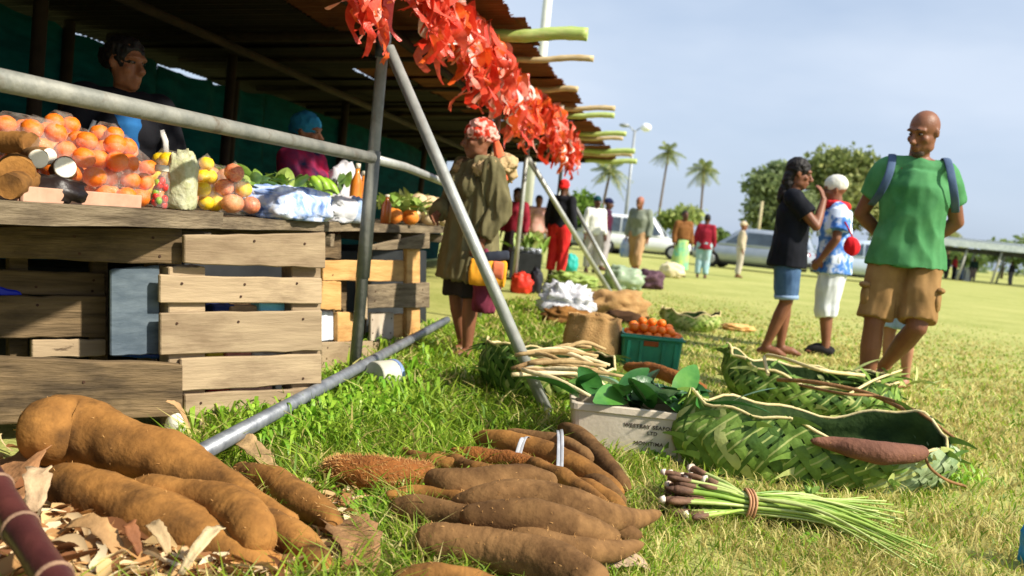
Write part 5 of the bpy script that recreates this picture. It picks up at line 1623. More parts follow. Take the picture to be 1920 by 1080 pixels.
greens('heap of pale green vegetables right of the nearest post', 745, .20, 90, .15, .035, (.09, .22), CT + .07, 65, [LEAF_G[2], LEAF_P, LEAF_G[1]])
greens('pale leafy heap farther along the counter, left of the olive coat', 785, .30, 70, .17, .04, (.10, .3), CT + .10, 66, [LEAF_P, LEAF_G[2], LEAF_P])
fruit_bag('pair of orange pumpkins among the pale greens', 748, .06, 4, .065, sphere_copy(mat('pumpkin', (226, 124, 40), (238, 150, 62), 5, .5, .2)), 1, .12, .05, CT - .02, None, 'pumpkin_pile', 'pumpkin', 'pumpkins', seed=14, bare=True)
fruit_bag('pile of pale brown roots on the counter beside the olive coat', 800, .10, 14, .075, sphere_copy(mat('pale_root', (200, 172, 130), (222, 198, 160), 5, .8, .3)), 3, .22, .09, CT - .02, None, 'root_pile', 'root', 'roots', seed=15, bare=True)

# ================================================================== people
def skin_mat(name, a, b):
    return mat(name, a, b, 5, .5, .15, 90, spec=.35, lo=.3, hi=.7)
SKIN_D = skin_mat('skin_dark', (74, 44, 30), (96, 60, 42))
SKIN_M = skin_mat('skin_brown', (112, 70, 48), (138, 90, 64))
SKIN_L = skin_mat('skin_tan', (150, 104, 78), (172, 124, 96))
HAIR = mat('black_hair', (16, 13, 12), (30, 25, 23), 30, .6, .8, 60, (1, 1, .3))
EYEW = mat('eye_white', (104, 92, 84), (116, 104, 96), 6, .3)
EYED = mat('eye_dark', (20, 14, 12), (28, 20, 16), 6, .2)
J0 = dict(pelvis=(0, .01, .94), waist=(0, .0, 1.08), chest=(0, .0, 1.29), neck=(0, .02, 1.47), head=(0, -.01, 1.615),
          hipL=(.09, .01, .90), kneeL=(.10, -.015, .50), ankL=(.10, .03, .085), toeL=(.125, -.13, .03),
          hipR=(-.09, .01, .90), kneeR=(-.10, -.015, .50), ankR=(-.10, .03, .085), toeR=(-.125, -.13, .03),
          shL=(.175, .015, 1.405), elL=(.235, .03, 1.12), wrL=(.245, -.04, .87),
          shR=(-.175, .015, 1.405), elR=(-.235, .03, 1.12), wrR=(-.245, -.04, .87))
def hand(vf, wr, d, n, k=1.0, curl=.5, side=1):
    """palm, four bent fingers of different lengths and a thumb leaving the palm's side"""
    d = d.normalized(); n = (n - d * n.dot(d)).normalized(); s = d.cross(n) * side
    V, F = vf
    pc = wr + d * .045 * k
    tube([wr - d * .01 * k, wr + d * .02 * k, wr + d * .075 * k], [.024 * k, .034 * k, .036 * k], 10, ratio=.5, verts=V, faces=F, refu=s)
    for i, (off, ln) in enumerate(((.028, .068), (.010, .078), (-.009, .073), (-.027, .056))):
        b = wr + d * .072 * k + s * off * k
        d1 = (d + n * curl * .5).normalized(); d2 = (d + n * curl * 1.3).normalized(); d3 = (d * .6 + n * curl * 2.0).normalized()
        p1 = b + d1 * ln * .42 * k; p2 = p1 + d2 * ln * .33 * k; p3 = p2 + d3 * ln * .25 * k
        tube([b - d * .01, b, p1, p2, p3], [.0095 * k, .0095 * k, .009 * k, .0082 * k, .007 * k], 8, verts=V, faces=F, round_cap=True)
    b = wr + d * .025 * k + s * .026 * k
    t1 = (d * .7 + s * .7 + n * .25).normalized(); t2 = (d + s * .25 + n * .4 * curl).normalized()
    tube([b, b + t1 * .035 * k, b + t1 * .035 * k + t2 * .032 * k], [.013 * k, .0105 * k, .009 * k], 8, verts=V, faces=F, round_cap=True)
def head_parts(vf, M):
    """face looks along -Y in the head's own frame"""
    V, F = vf
    s0 = len(V)
    ellip((0, .018, .035), (.077, .098, .092), 20, 14, verts=V, faces=F)
    ellip((0, -.006, -.030), (.070, .076, .075), 18, 12, verts=V, faces=F)
    ellip((0, -.024, -.062), (.058, .062, .064), 16, 10, verts=V, faces=F)
    ellip((0, -.058, -.098), (.034, .028, .026), 12, 8, verts=V, faces=F)
    tube([(0, -.080, .026), (0, -.096, -.004), (0, -.114, -.027)], [.010, .0135, .0155], 10, verts=V, faces=F, round_cap=True)
    ellip((0, -.102, -.034), (.024, .015, .012), 10, 7, verts=V, faces=F)
    tube([(-.054, -.066, .032), (-.026, -.084, .039), (0, -.086, .037), (.026, -.084, .039), (.054, -.066, .032)], [.009, .012, .010, .012, .009], 8, verts=V, faces=F, round_cap=True)
    for s in (-1, 1):
        ellip((s * .043, -.056, -.022), (.024, .022, .022), 10, 7, verts=V, faces=F)
        ellip((s * .079, .014, .000), (.009, .018, .030), 10, 8, verts=V, faces=F, rot=Matrix.Rotation(s * -.35, 3, 'Z'))
        ellip((s * .046, -.012, -.072), (.020, .040, .036), 10, 7, verts=V, faces=F)
    ellip((0, -.086, -.062), (.028, .014, .010), 10, 7, verts=V, faces=F)
    ellip((0, -.083, -.078), (.025, .014, .010), 10, 7, verts=V, faces=F)
    for i in range(s0, len(V)): V[i] = M @ V[i]
def person(label, pos, yaw, H=1.7, skin=SKIN_M, pose=None, fat=1.0, head=(0, 0, 0), vox=.013, wear=(), detail=False, group=None, hands=None, feet=True, z=0.0, female=False):
    """returns (thing, joints in metres in the figure's frame, head matrix)"""
    k = H / 1.75
    J = {n: Vector(p) for n, p in J0.items()}
    if pose:
        for n, p in pose.items(): J[n] = Vector(p)
    J = {n: p * k for n, p in J.items()}
    t = thing('person', label, 'person', (pos[0], pos[1], z), yaw, group)
    V, F = [], []
    U = lambda pts, rad, **q: tube(pts, [r * k for r in rad], q.pop('seg', 14), verts=V, faces=F, round_cap=True, **q)
    X = (J['shL'] - J['shR']).normalized()
    pel, wa, ch, ne = J['pelvis'], J['waist'], J['chest'], J['neck']
    U([pel + Vector((0, 0, -.06 * k)), pel, wa, wa.lerp(ch, .5), ch, ch.lerp(ne, .45)], [.13 * fat, .155 * fat, .135 * fat, .145 * fat, .16 * (fat * .5 + .5), .125], ratio=.68 * (fat * .4 + .6), refu=X, seg=18)
    U([J['shR'] * .92 + ch * .08, ch.lerp(ne, .62), J['shL'] * .92 + ch * .08], [.058, .085, .058], seg=12)
    if female:
        for s in (-1, 1):
            ellip(ch + X * s * .075 * k + Vector((0, -.085 * k, -.02 * k)), (.068 * k, .06 * k, .062 * k), 12, 8, verts=V, faces=F)
    U([ch.lerp(ne, .6), ne, ne.lerp(J['head'], .55) + Vector((0, .005, 0))], [.066, .056, .056], seg=12)
    for s in 'LR':
        U([J['sh' + s], J['sh' + s].lerp(J['el' + s], .35), J['el' + s]], [.056, .052, .041], seg=12)
        U([J['el' + s], J['el' + s].lerp(J['wr' + s], .3), J['wr' + s]], [.041, .043, .027], seg=12)
        U([J['hip' + s], J['hip' + s].lerp(J['knee' + s], .4), J['knee' + s]], [.098 * (fat * .5 + .5), .085 * (fat * .5 + .5), .058], seg=14)
        U([J['knee' + s], J['knee' + s].lerp(J['ank' + s], .32), J['ank' + s].lerp(J['knee' + s], .12), J['ank' + s]], [.056, .060, .038, .038], seg=12)
        if feet:
            a, o = J['ank' + s], J['toe' + s]
            heel = a + (a - o).normalized() * .045 * k; heel.z = max(.032 * k, a.z - .045 * k)
            dz = Vector((0, 0, .03 * k))
            U([heel, a.lerp(o, .15) + Vector((0, 0, -.02 * k)), a.lerp(o, .62), o], [.034, .042, .036, .022], ratio=1.05, seg=12)
            if detail:
                dd = (o - a); dd.z = 0; dd.normalize(); sd = Vector((-dd.y, dd.x, 0))
                for q in range(5):
                    b = o + sd * (q - 2) * .016 * k - dd * (.012 + abs(q - 1.5) * .006) * k
                    tube([b, b + dd * .038 * k], [.0105 * k, .009 * k], 7, verts=V, faces=F, round_cap=True)
        hd = (hands or {}).get(s)
        fa = (J['wr' + s] - J['el' + s]).normalized()
        d, n, cu = hd if hd else (fa, Vector((-1 if s == 'L' else 1, 0, 0)), .5)
        if detail: hand((V, F), J['wr' + s], Vector(d), Vector(n), k, cu, 1 if s == 'L' else -1)
        else: U([J['wr' + s], J['wr' + s] + Vector(d).normalized() * .07 * k, J['wr' + s] + Vector(d).normalized() * .15 * k], [.03, .04, .02], ratio=.55, seg=8)
    HM = Matrix.Translation(J['head']) @ Matrix.Rotation(head[0], 4, 'Z') @ Matrix.Rotation(head[1], 4, 'X') @ Matrix.Rotation(head[2], 4, 'Y') @ Matrix.Scale(k ** .5, 4)
    head_parts((V, F), HM)
    lpart('body', fuse((V, F), vox, 5 if vox < .01 else 1), skin, t)
    if detail:
        for s in (-1, 1):
            lm = HM @ Matrix.Translation((s * .030, -.0735, .012)) @ Matrix.Diagonal((.0125, .0125, .0070, 1))
            e = lpart('eye', sphere_copy(EYEW), None, t, lm)
            part('iris', sphere_copy(EYED), None, e, WM[t] @ HM @ Matrix.Translation((s * .030, -.0825, .012)) @ Matrix.Diagonal((.0062, .0055, .0062, 1)))
    return t, J, HM, k
def shirt(t, J, k, m, hem=.90, sleeve=.5, fat=1.0, ease=.018, vox=.012, fold=.012, seed=1.0, name='shirt', flare=0.0, female=False, collar=True, arm_ease=None, fst=(1, 1, .6), fsc=7.0, deep=.70):
    V, F = [], []
    X = (J['shL'] - J['shR']).normalized()
    pel, wa, ch, ne = J['pelvis'], J['waist'], J['chest'], J['neck']
    hp = Vector((pel.x, pel.y, hem * k))
    e = ease
    ae = arm_ease if arm_ease is not None else e
    mid = hp.lerp(wa, .5) if hem < 1.0 else hp.lerp(wa, .3)
    pts = [hp, hp + Vector((0, 0, .02 * k)), mid, wa, wa.lerp(ch, .5), ch, ch.lerp(ne, .5)]
    rad = [(.158 * fat + e + flare) * k, (.160 * fat + e + flare * .9) * k, (.160 * fat + e + flare * .5) * k, (.150 * fat + e + flare * .2) * k, (.155 * fat + e) * k, (.165 * (fat * .5 + .5) + e) * k, (.13 + e * .6) * k]
    tube(pts, rad, 20, ratio=deep * (fat * .4 + .6), verts=V, faces=F, refu=X)
    tube([J['shR'] * .95 + ch * .05, ch.lerp(ne, .60), J['shL'] * .95 + ch * .05], [(.062 + e * .7) * k, (.088 + e * .4) * k, (.062 + e * .7) * k], 14, verts=V, faces=F, round_cap=True)
    if female:
        for s in (-1, 1):
            ellip(ch + X * s * .075 * k + Vector((0, -.085 * k, -.02 * k)), ((.068 + e) * k, (.06 + e) * k, (.062 + e) * k), 12, 8, verts=V, faces=F)
    if collar: tube([ch.lerp(ne, .6), ch.lerp(ne, .98)], [(.075 + e * .3) * k, (.064 + e * .2) * k], 14, verts=V, faces=F)
    for s in 'LR':
        a, b, c = J['sh' + s], J['el' + s], J['wr' + s]
        if sleeve <= 0: continue
        if sleeve <= 1:
            tube([a, a.lerp(b, sleeve * .5), a.lerp(b, sleeve)], [(.060 + ae) * k, (.060 + ae * 1.2) * k, (.056 + ae * 1.5) * k], 14, verts=V, faces=F)
        else:
            f_ = sleeve - 1
            tube([a, a.lerp(b, .5), b], [(.060 + ae) * k, (.056 + ae) * k, (.048 + ae) * k], 14, verts=V, faces=F, round_cap=True)
            tube([b, b.lerp(c, f_ * .6), b.lerp(c, f_)], [(.048 + ae) * k, (.044 + ae) * k, (.036 + ae) * k], 14, verts=V, faces=F)
    return lpart(name, fuse((V, F), vox, 2, fold, fsc, fst, seed=seed), m, t)
def trousers(t, J, k, m, leg=1.5, ease=.02, fat=1.0, vox=.012, fold=.012, seed=2.0, name='trousers', flare=0.0, top=None):
    """leg 0..1 thigh, 1..2 shin"""
    V, F = [], []
    X = (J['hipL'] - J['hipR']).normalized()
    pel, wa = J['pelvis'], J['waist']
    up = wa.lerp(pel, .25) if top is None else Vector((pel.x, pel.y, top * k))
    tube([pel + Vector((0, 0, -.075 * k)), pel, up], [(.145 * fat + ease * .6) * k, (.160 * fat + ease) * k, (.146 * fat + ease * .6) * k], 18, ratio=.72, verts=V, faces=F, refu=X)
    for s in 'LR':
        a, b, c = J['hip' + s] + Vector((0, 0, .02 * k)), J['knee' + s], J['ank' + s]
        if leg <= 1:
            tube([a, a.lerp(b, leg * .5), a.lerp(b, leg * .97), a.lerp(b, leg)], [(.102 * (fat * .5 + .5) + ease) * k, (.092 * (fat * .5 + .5) + ease + flare * .5) * k, (.080 + ease + flare) * k, (.079 + ease + flare) * k], 16, verts=V, faces=F)
        else:
            tube([a, a.lerp(b, .5), b], [(.102 * (fat * .5 + .5) + ease) * k, (.088 + ease) * k, (.066 + ease + flare * .4) * k], 16, verts=V, faces=F, round_cap=True)
            f_ = leg - 1
            tube([b, b.lerp(c, f_ * .5), b.lerp(c, f_)], [(.066 + ease + flare * .4) * k, (.064 + ease + flare * .7) * k, (.052 + ease + flare) * k], 16, verts=V, faces=F)
    return lpart(name, fuse((V, F), vox, 2, fold, 9.0, seed=seed), m, t)
def skirt(t, J, k, m, hem=.5, w=.22, top=1.0, vox=.014, fold=.018, seed=3.0, name='skirt'):
    V, F = [], []
    p = J['pelvis']
    X = (J['hipL'] - J['hipR']).normalized()
    z0, z1 = hem * k, top * k
    tube([Vector((p.x, p.y, z0)), Vector((p.x, p.y, z0 + .02)), Vector((p.x, p.y, (z0 + z1) / 2)), Vector((p.x, p.y, .93 * k)), Vector((p.x, p.y, z1))], [w * k, w * k, (w * .55 + .09) * k, .18 * k, .155 * k], 20, ratio=.75, verts=V, faces=F, refu=X)
    return lpart(name, fuse((V, F), vox, 1, fold, 9.0, (1, 1, .12), seed=seed), m, t)
def shoes(t, J, k, m, vox=.012):
    for s in 'LR':
        V, F = [], []
        a, o = J['ank' + s], J['toe' + s]
        h = a + (a - o).normalized() * .05 * k; h.z = max(.036 * k, a.z - .05 * k)
        tube([h, a.lerp(o, .2) + Vector((0, 0, -.015 * k)), a.lerp(o, .65), o], [.042 * k, .050 * k, .044 * k, .032 * k], 12, verts=V, faces=F, round_cap=True)
        lpart('shoe', fuse((V, F), vox, 1), m, t)
def hair_cap(t, HM, m=HAIR, kind='short', vox=.010, seed=1.0, name='hair', fold=.010):
    V, F = [], []
    if kind == 'short':
        ellip((0, .026, .046), (.083, .100, .092), 18, 12, verts=V, faces=F)
    elif kind == 'bun':
        ellip((0, .026, .044), (.088, .106, .096), 18, 12, verts=V, faces=F)
        ellip((0, .14, .03), (.05, .045, .05), 12, 8, verts=V, faces=F)
    elif kind == 'long':
        ellip((0, .028, .046), (.090, .106, .098), 18, 12, verts=V, faces=F)
        ellip((0, .075, -.07), (.078, .055, .13), 14, 10, verts=V, faces=F)
        ellip((0, .09, -.18), (.06, .045, .11), 14, 10, verts=V, faces=F)
    elif kind == 'afro':
        ellip((0, .035, .055), (.115, .125, .115), 18, 12, verts=V, faces=F)
    elif kind == 'cap':
        ellip((0, .016, .062), (.090, .110, .085), 18, 12, verts=V, faces=F)
        tube([(0, -.07, .050), (0, -.155, .035)], [.070, .050], 14, ratio=.13, verts=V, faces=F, refu=Vector((1, 0, 0)))
    elif kind == 'beanie':
        ellip((0, .020, .058), (.092, .110, .092), 18, 12, verts=V, faces=F)
    elif kind == 'scarf':
        ellip((0, .022, .054), (.094, .112, .096), 18, 12, verts=V, faces=F)
        ellip((0, .115, .01), (.04, .03, .035), 12, 8, verts=V, faces=F)
    V = [HM @ v for v in V]
    return lpart(name, fuse((V, F), vox, 1, fold, 26.0, (1, 1, 1), seed), m, t)
def cloth(name, a, b=None, sc=6, **q):
    b = b or tuple(min(255, int(v * 1.12) + 4) for v in a)
    return mat(name, a, b, sc, .85, .25, 120, spec=.15, lo=.3, hi=.7, bdist=.003, **q)

# ---- the man in the green T-shirt
gm = gp(1662, 772)
T, J, HM, k = person('bald man in a green T-shirt and khaki shorts, hands behind his back', (gm.x, gm.y), R(-14), 1.84, SKIN_M,
    pose=dict(shL=(.160, .015, 1.405), shR=(-.160, .015, 1.405), elL=(.262, .11, 1.13), wrL=(.10, .19, .98), elR=(-.262, .11, 1.13), wrR=(-.08, .20, .97), hipR=(-.082, 0.01, .90), kneeR=(-.135, -.05, .50), ankR=(-.13, .0, .085), toeR=(-.15, -.16, .03),
              kneeL=(.085, -.11, .515), ankL=(-.02, .20, .24), toeL=(-.03, .10, .06), hipL=(.082, 0.01, .90), head=(.0, -.035, 1.605), neck=(0, .015, 1.465)),
    fat=1.04, head=(R(-42), R(21), R(4)), vox=.0068, detail=True, hands={'L': ((-.8, .1, -.3), (0, -1, 0), .5), 'R': ((.8, .1, -.3), (0, -1, 0), .5)})
GREEN_T = cloth('green_jersey', (58, 116, 68), (86, 144, 94))
shirt(T, J, k, GREEN_T, .845, .62, 1.06, .014, .010, .024, 3.0, flare=.042, arm_ease=.008, deep=.80)
KHAKI = cloth('khaki_cotton', (128, 96, 56), (156, 122, 78))
trousers(T, J, k, KHAKI, .93, .014, .94, .010, .018, 5.0, 'shorts', .008)
for s, ang in (('R', -1), ('L', 1)):
    V, F = [], []
    c = J['hip' + s].lerp(J['knee' + s], .60) + Vector((ang * .088, -.02, 0))
    ellip(c, (.032, .070, .085), 14, 10, verts=V, faces=F)
    pk = lpart('cargo_pocket', fuse((V, F), .010, 1, .010, 14, seed=8.0 + ang), KHAKI, T)
    V, F = [], []
    ellip(c + Vector((ang * .012, -.005, .065)), (.036, .078, .022), 12, 8, verts=V, faces=F)
    part('pocket_flap', fuse((V, F), .009, 1), KHAKI, pk, WM[T])
STRAP = cloth('backpack_strap', (58, 76, 104), (84, 102, 130))
for s, sg in (('L', 1), ('R', -1)):
    sh = J['sh' + s]
    pts = [Vector((sg * .125, .16, 1.27)) * k, Vector((sg * .135, .10, 1.42)) * k, Vector((sg * .142, .02, 1.478)) * k, Vector((sg * .150, -.065, 1.435)) * k, Vector((sg * .165, -.118, 1.35)) * k, Vector((sg * .195, -.10, 1.25)) * k, Vector((sg * .225, -.01, 1.18)) * k]
    P, rr = spline(pts, [.023] * 7, 26)
    lpart('backpack_strap', mesh_from(*tube(P, rr, 10, ratio=.22, refu=Vector((1, 0, 0)))), STRAP, T)
V, F = [], []
ellip(Vector((0, .215, 1.24)) * k, (.15, .085, .20), 16, 12, verts=V, faces=F)
lpart('backpack', fuse((V, F), .012, 1, .01), STRAP, T)
BEARD = mat('grey_stubble', (66, 50, 42), (98, 82, 72), 60, .8, .4, 200)
V, F = [], []
ellip((0, -.055, -.100), (.040, .036, .028), 14, 8, verts=V, faces=F); ellip((0, -.084, -.049), (.026, .016, .005), 10, 6, verts=V, faces=F)
lpart('beard', fuse(([HM @ v for v in V], F), .006, 1, .002, 60), BEARD, T)
V, F = [], []
tube([(-.048, -.0735, .037), (-.022, -.0945, .045)], [.0035, .0045], 8, verts=V, faces=F, round_cap=True); tube([(.048, -.0735, .037), (.022, -.0945, .045)], [.0035, .0045], 8, verts=V, faces=F, round_cap=True)
lpart('eyebrows', fuse(([HM @ v for v in V], F), .004, 1), HAIR, T)

# ---- person hidden behind him
pb = gp(1706, 735)
T, J, HM, k = person('person in a pink top mostly hidden behind the man in the green T-shirt', (pb.x - .05, pb.y + .18), R(-60), 1.38, SKIN_L, vox=.012,
    pose=dict(elL=(.25, -.02, 1.14), wrL=(.20, -.10, .92)))
shirt(T, J, k, cloth('pink_cotton', (214, 96, 112), (228, 132, 140)), .80, .9, 1.1, .02, .012, .012, 4.0)
trousers(T, J, k, cloth('pale_denim', (134, 164, 204), (168, 190, 218)), .9, .03, 1.0, .012, .012, 5.0, 'shorts')
hair_cap(T, HM, HAIR, 'short', .012)

# ---- woman in black with her hands at her mouth
dw = gp(1453, 668)
T, J, HM, k = person('woman in a black T-shirt and denim shorts with both hands at her mouth', (dw.x + .02, dw.y + .02), R(72), 1.70, SKIN_M,
    pose=dict(elL=(.17, -.20, 1.19), wrL=(.050, -.235, 1.42), elR=(-.19, -.20, 1.17), wrR=(-.045, -.235, 1.41), kneeR=(-.09, -.03, .5), ankR=(-.09, .10, .085), toeR=(-.11, -.06, .03), ankL=(.10, -.02, .085), toeL=(.12, -.18, .03)),
    fat=1.08, head=(R(6), R(10), 0), vox=.0072, detail=True, female=True, hands={'L': ((-.10, .35, .9), (-.3, .9, 0), .45), 'R': ((.10, .35, .9), (.3, .9, 0), .45)})
BLACK = cloth('black_jersey', (14, 16, 22), (26, 28, 36))
shirt(T, J, k, BLACK, .80, .62, 1.12, .026, .010, .014, 6.0, flare=.03, female=True, arm_ease=.022)
DENIM = cloth('denim', (48, 74, 108), (84, 112, 146), 5)
trousers(T, J, k, DENIM, .92, .018, 1.08, .010, .010, 7.0, 'shorts')
for s in 'LR':
    c = J['hip' + s].lerp(J['knee' + s], .905); a = J['hip' + s]
    lpart('rolled_hem', mesh_from(*tube([c + (a - c).normalized() * .015, c - (a - c).normalized() * .02], [.1035 * k, .1025 * k], 20)), cloth('pale_denim_hem', (120, 146, 178), (156, 178, 202)), T)
hair_cap(T, HM, HAIR, 'long', .008, 2.0, fold=.012)

# ---- companion in white cap
wc = gp(1540, 665)
T, J, HM, k = person('person in a white cap, red scarf and blue patterned shirt, turned away', (wc.x + .02, wc.y + .05), R(-112), 1.64, SKIN_M,
    pose=dict(elL=(.26, .02, 1.13), wrL=(.22, -.10, .93), elR=(-.26, .04, 1.13), wrR=(-.20, -.12, .95), chest=(0, -.03, 1.29), neck=(0, -.03, 1.47), head=(0, -.07, 1.60)), fat=1.12, head=(R(4), R(8), 0), vox=.008, detail=True, hands=None)
def hawaiian():
    m = cloth('blue_white_print', (206, 220, 240), (70, 120, 200))
    rp = [n for n in m.node_tree.nodes if n.type == 'VALTORGB'][0]; e = rp.color_ramp.elements
    e[0].position, e[0].color = .44, lin((216, 226, 242)); e[1].position, e[1].color = .52, lin((82, 132, 206))
    q = e.new(.64); q.color = lin((40, 80, 160)); q = e.new(.70); q.color = lin((206, 218, 238))
    return m
shirt(T, J, k, hawaiian(), .80, .75, 1.15, .03, .010, .018, 8.0, flare=.03, arm_ease=.035)
trousers(T, J, k, cloth('white_linen', (196, 202, 204), (222, 226, 226)), 1.30, .034, 1.12, .010, .020, 9.0, 'trousers', .012)
hair_cap(T, HM, cloth('white_knit', (206, 204, 190), (226, 224, 212)), 'beanie', .008, 3.0, 'cap', .004)
V, F = [], []
tube([J['neck'] + Vector((.11 * math.cos(a), .10 * math.sin(a) , -.02 + .02 * math.cos(a))) * k for a in [j * .524 for j in range(13)]], [.036 * k] * 13, 10, verts=V, faces=F)
lpart('scarf', fuse((V, F), .010, 1, .010, 16), cloth('red_scarf', (196, 26, 34), (216, 50, 54)), T)
shoes(T, J, k, cloth('dark_shoe', (28, 26, 26), (44, 42, 42)))
rb_ = px(1597, 462, dw.y - .1)
V, F = [], []
ellip(rb_, (.065, .05, .085), 16, 12, verts=V, faces=F)
o = part('red_pouch', fuse((V, F), .010, 1, .02, 12), cloth('red_pouch', (190, 18, 30), (212, 40, 48)), None)
tag(o, 'bright red pouch hanging at the hip of the person in the white cap', 'pouch')
o = part('pouch_strap', tube_mesh([rb_ + Vector((0, 0, .07)), rb_ + Vector((-.02, .06, .14)), rb_ + Vector((-.04, .12, .20))], .008, 6), cloth('red_strap', (150, 20, 30)), o)

# ---- woman in the olive coat
ow = gp(893, 680)
T, J, HM, k = person('woman in an olive coat and pink headscarf standing by the counter', (ow.x - .12, ow.y + .06), R(-52), 1.54, SKIN_M,
    pose=dict(elL=(.27, .05, 1.13), wrL=(.24, -.06, .90), elR=(-.27, -.03, 1.15), wrR=(-.16, -.20, 1.05), ankL=(.10, .0, .085), toeL=(.13, -.16, .03), ankR=(-.08, .09, .085), toeR=(-.10, -.07, .03)),
    fat=1.12, head=(R(-26), R(6), 0), vox=.0072, detail=True, female=True)
OLIVE = cloth('olive_canvas', (86, 80, 54), (118, 110, 78))
shirt(T, J, k, OLIVE, .60, 1.92, 1.10, .028, .010, .040, 11.0, 'coat', .09, arm_ease=.026, female=True, fst=(1.5, 1.5, .28), fsc=9.0)
skirt(T, J, k, cloth('dark_skirt', (34, 32, 34), (52, 48, 48)), .47, .20, 1.0)
V, F = [], []
ch, ne = J['chest'], J['neck']
tube([ne + Vector((.20 * math.cos(a), .05 + .16 * math.sin(a), -.03 + .05 * math.sin(a))) * k for a in [R(-50) + j * R(280) / 14 for j in range(15)]], [.058 * k] * 15, 12, verts=V, faces=F, round_cap=True)
ellip(ne + Vector((0, .19, -.05)) * k, (.16 * k, .09 * k, .12 * k), 14, 10, verts=V, faces=F)
lpart('fur_hood', fuse((V, F), .010, 1, .03, 30, (1, 1, 1)), cloth('fur_trim', (156, 130, 92), (190, 164, 122)), T)
def scarf_mat():
    m = cloth('pink_scarf', (224, 168, 156), (206, 62, 40), 15)
    rp = [n for n in m.node_tree.nodes if n.type == 'VALTORGB'][0]; e = rp.color_ramp.elements
    e[0].position = .46; e[1].position = .53
    return m
hair_cap(T, HM, scarf_mat(), 'scarf', .008, 4.0, 'headscarf', .016)
V, F = [], []
for dx in (-.02, .03):
    tube([(dx * .3, .118, .0), (dx, .138, -.07), (dx * 1.6, .150, -.17), (dx * 2.2, .175, -.27)], [.020, .03, .034, .022], 10, ratio=.4, verts=V, faces=F, round_cap=True)
lpart('scarf_tail', fuse(([HM @ v for v in V], F), .008, 1, .006, 20), cloth('orange_scarf_tail', (212, 84, 46), (226, 120, 84)), T)
# yellow pouch on her hip
V, F = [], []
yp = px(914, 512, ow.y - .28)
tube([yp + Vector((-.11, 0, 0)), yp + Vector((.11, -.01, 0))], [.085, .085], 12, ratio=.35, verts=V, faces=F, refu=Vector((0, 0, 1)))
o = part('waist_pouch', fuse((V, F), .009, 1, .010, 14), cloth('yellow_orange_pouch', (226, 150, 30), (236, 170, 60)), None)
tag(o, 'yellow and orange waist pouch worn over the olive coat', 'pouch')
V, F = [], []
tube([yp + Vector((.03, -.012, .02)), yp + Vector((.10, -.018, .02))], [.062, .06], 10, ratio=.5, verts=V, faces=F, refu=Vector((0, 0, 1)))
part('pouch_flap', fuse((V, F), .009, 1), cloth('coral_flap', (222, 108, 70), (232, 140, 100)), o)
V, F = [], []
tube([yp + Vector((-.10, .02, .075)), yp + Vector((.0, -.01, .10)), yp + Vector((.12, .02, .12))], [.03, .036, .03], 10, ratio=.5, verts=V, faces=F, refu=Vector((0, 0, 1)))
part('belt', fuse((V, F), .009, 1, .01), cloth('navy_belt', (30, 34, 44), (60, 64, 76)), o)
# maroon bag in her hand
wl = WM[T] @ J['wrL']
blob = blob_bag('maroon_bag', 'maroon and purple bag hanging from the hand of the woman in the coat', 'bag', Vector((wl.x + .05, wl.y - .02, .34)), (.16, .14, .36), mat('maroon_cloth', (92, 24, 40), (126, 48, 72), 5, .8, .4), 101, .25)

# ---- far people, one function each with their own outfits
FV = .019
def far_person(label, foot, yaw, H, skin, top, bottom, hairk='short', hair=None, pose=None, tk=None, bk='trousers', fat=1.05, leg=1.9, hem=.88, sleeve=1.9, head=(0, 0, 0), z=0.0, Y=None, flare=0.0, group=None):
    p = gp(*foot)
    if Y: p = px(foot[0], foot[1], Y)
    T, J, HM, k = person(label, (p.x, p.y), yaw, H, skin, pose, fat, head, FV, z=z, group=group)
    shirt(T, J, k, top, hem, sleeve, fat, .028, FV, .012, H * 7, flare=flare)
    if bk == 'trousers': trousers(T, J, k, bottom, leg, .026, fat, FV, .012, H * 5)
    else: skirt(T, J, k, bottom, leg, .24, 1.0, FV, .016, H * 3)
    hair_cap(T, HM, hair or HAIR, hairk, .017, H)
    return T, J, HM, k
WALK = dict(kneeL=(.10, -.16, .52), ankL=(.10, -.10, .10), toeL=(.11, -.26, .06), kneeR=(-.10, .04, .5), ankR=(-.10, .22, .11), toeR=(-.11, .08, .03), chest=(0, -.04, 1.28), neck=(0, -.05, 1.46), head=(0, -.10, 1.59))
T, J, HM, k = far_person('walking man in a grey green jacket and khaki trousers carrying a bag', (1188, 522), R(-30), 1.74, SKIN_M, cloth('grey_green_jacket', (108, 116, 104), (140, 146, 132)), cloth('tan_trousers', (164, 128, 92), (186, 152, 114)), 'short',
    mat('shaved_head', (150, 96, 78), (176, 118, 100), 8, .6), WALK, head=(0, R(16), 0), leg=1.55)
hp = WM[T] @ J['wrR']
blob_bag('carrier_bag', 'blue and white carrier bag hanging from the hand of the man in grey', 'bag', Vector((hp.x, hp.y, .42)), (.22, .14, .38), mat('blue_white_bag', (90, 130, 206), (220, 226, 236), 3, .5, .3), 102, .2, res=(20, 14))
far_person('woman in a turquoise and yellow dress with a brown cardigan', (1272, 520), R(14), 1.62, SKIN_D, cloth('brown_cardigan', (104, 66, 34), (136, 92, 52)), cloth('turquoise_dress', (70, 178, 158), (196, 206, 90), 4), bk='skirt', leg=.20, hem=1.0)
far_person('person in a dark red sweater and pale trousers seen from behind', (1314, 522), R(165), 1.60, SKIN_D, cloth('dark_red_knit', (124, 20, 38), (150, 38, 54)), cloth('pale_blue_trousers', (170, 190, 196), (120, 176, 186), 4), fat=1.2, hem=.80)
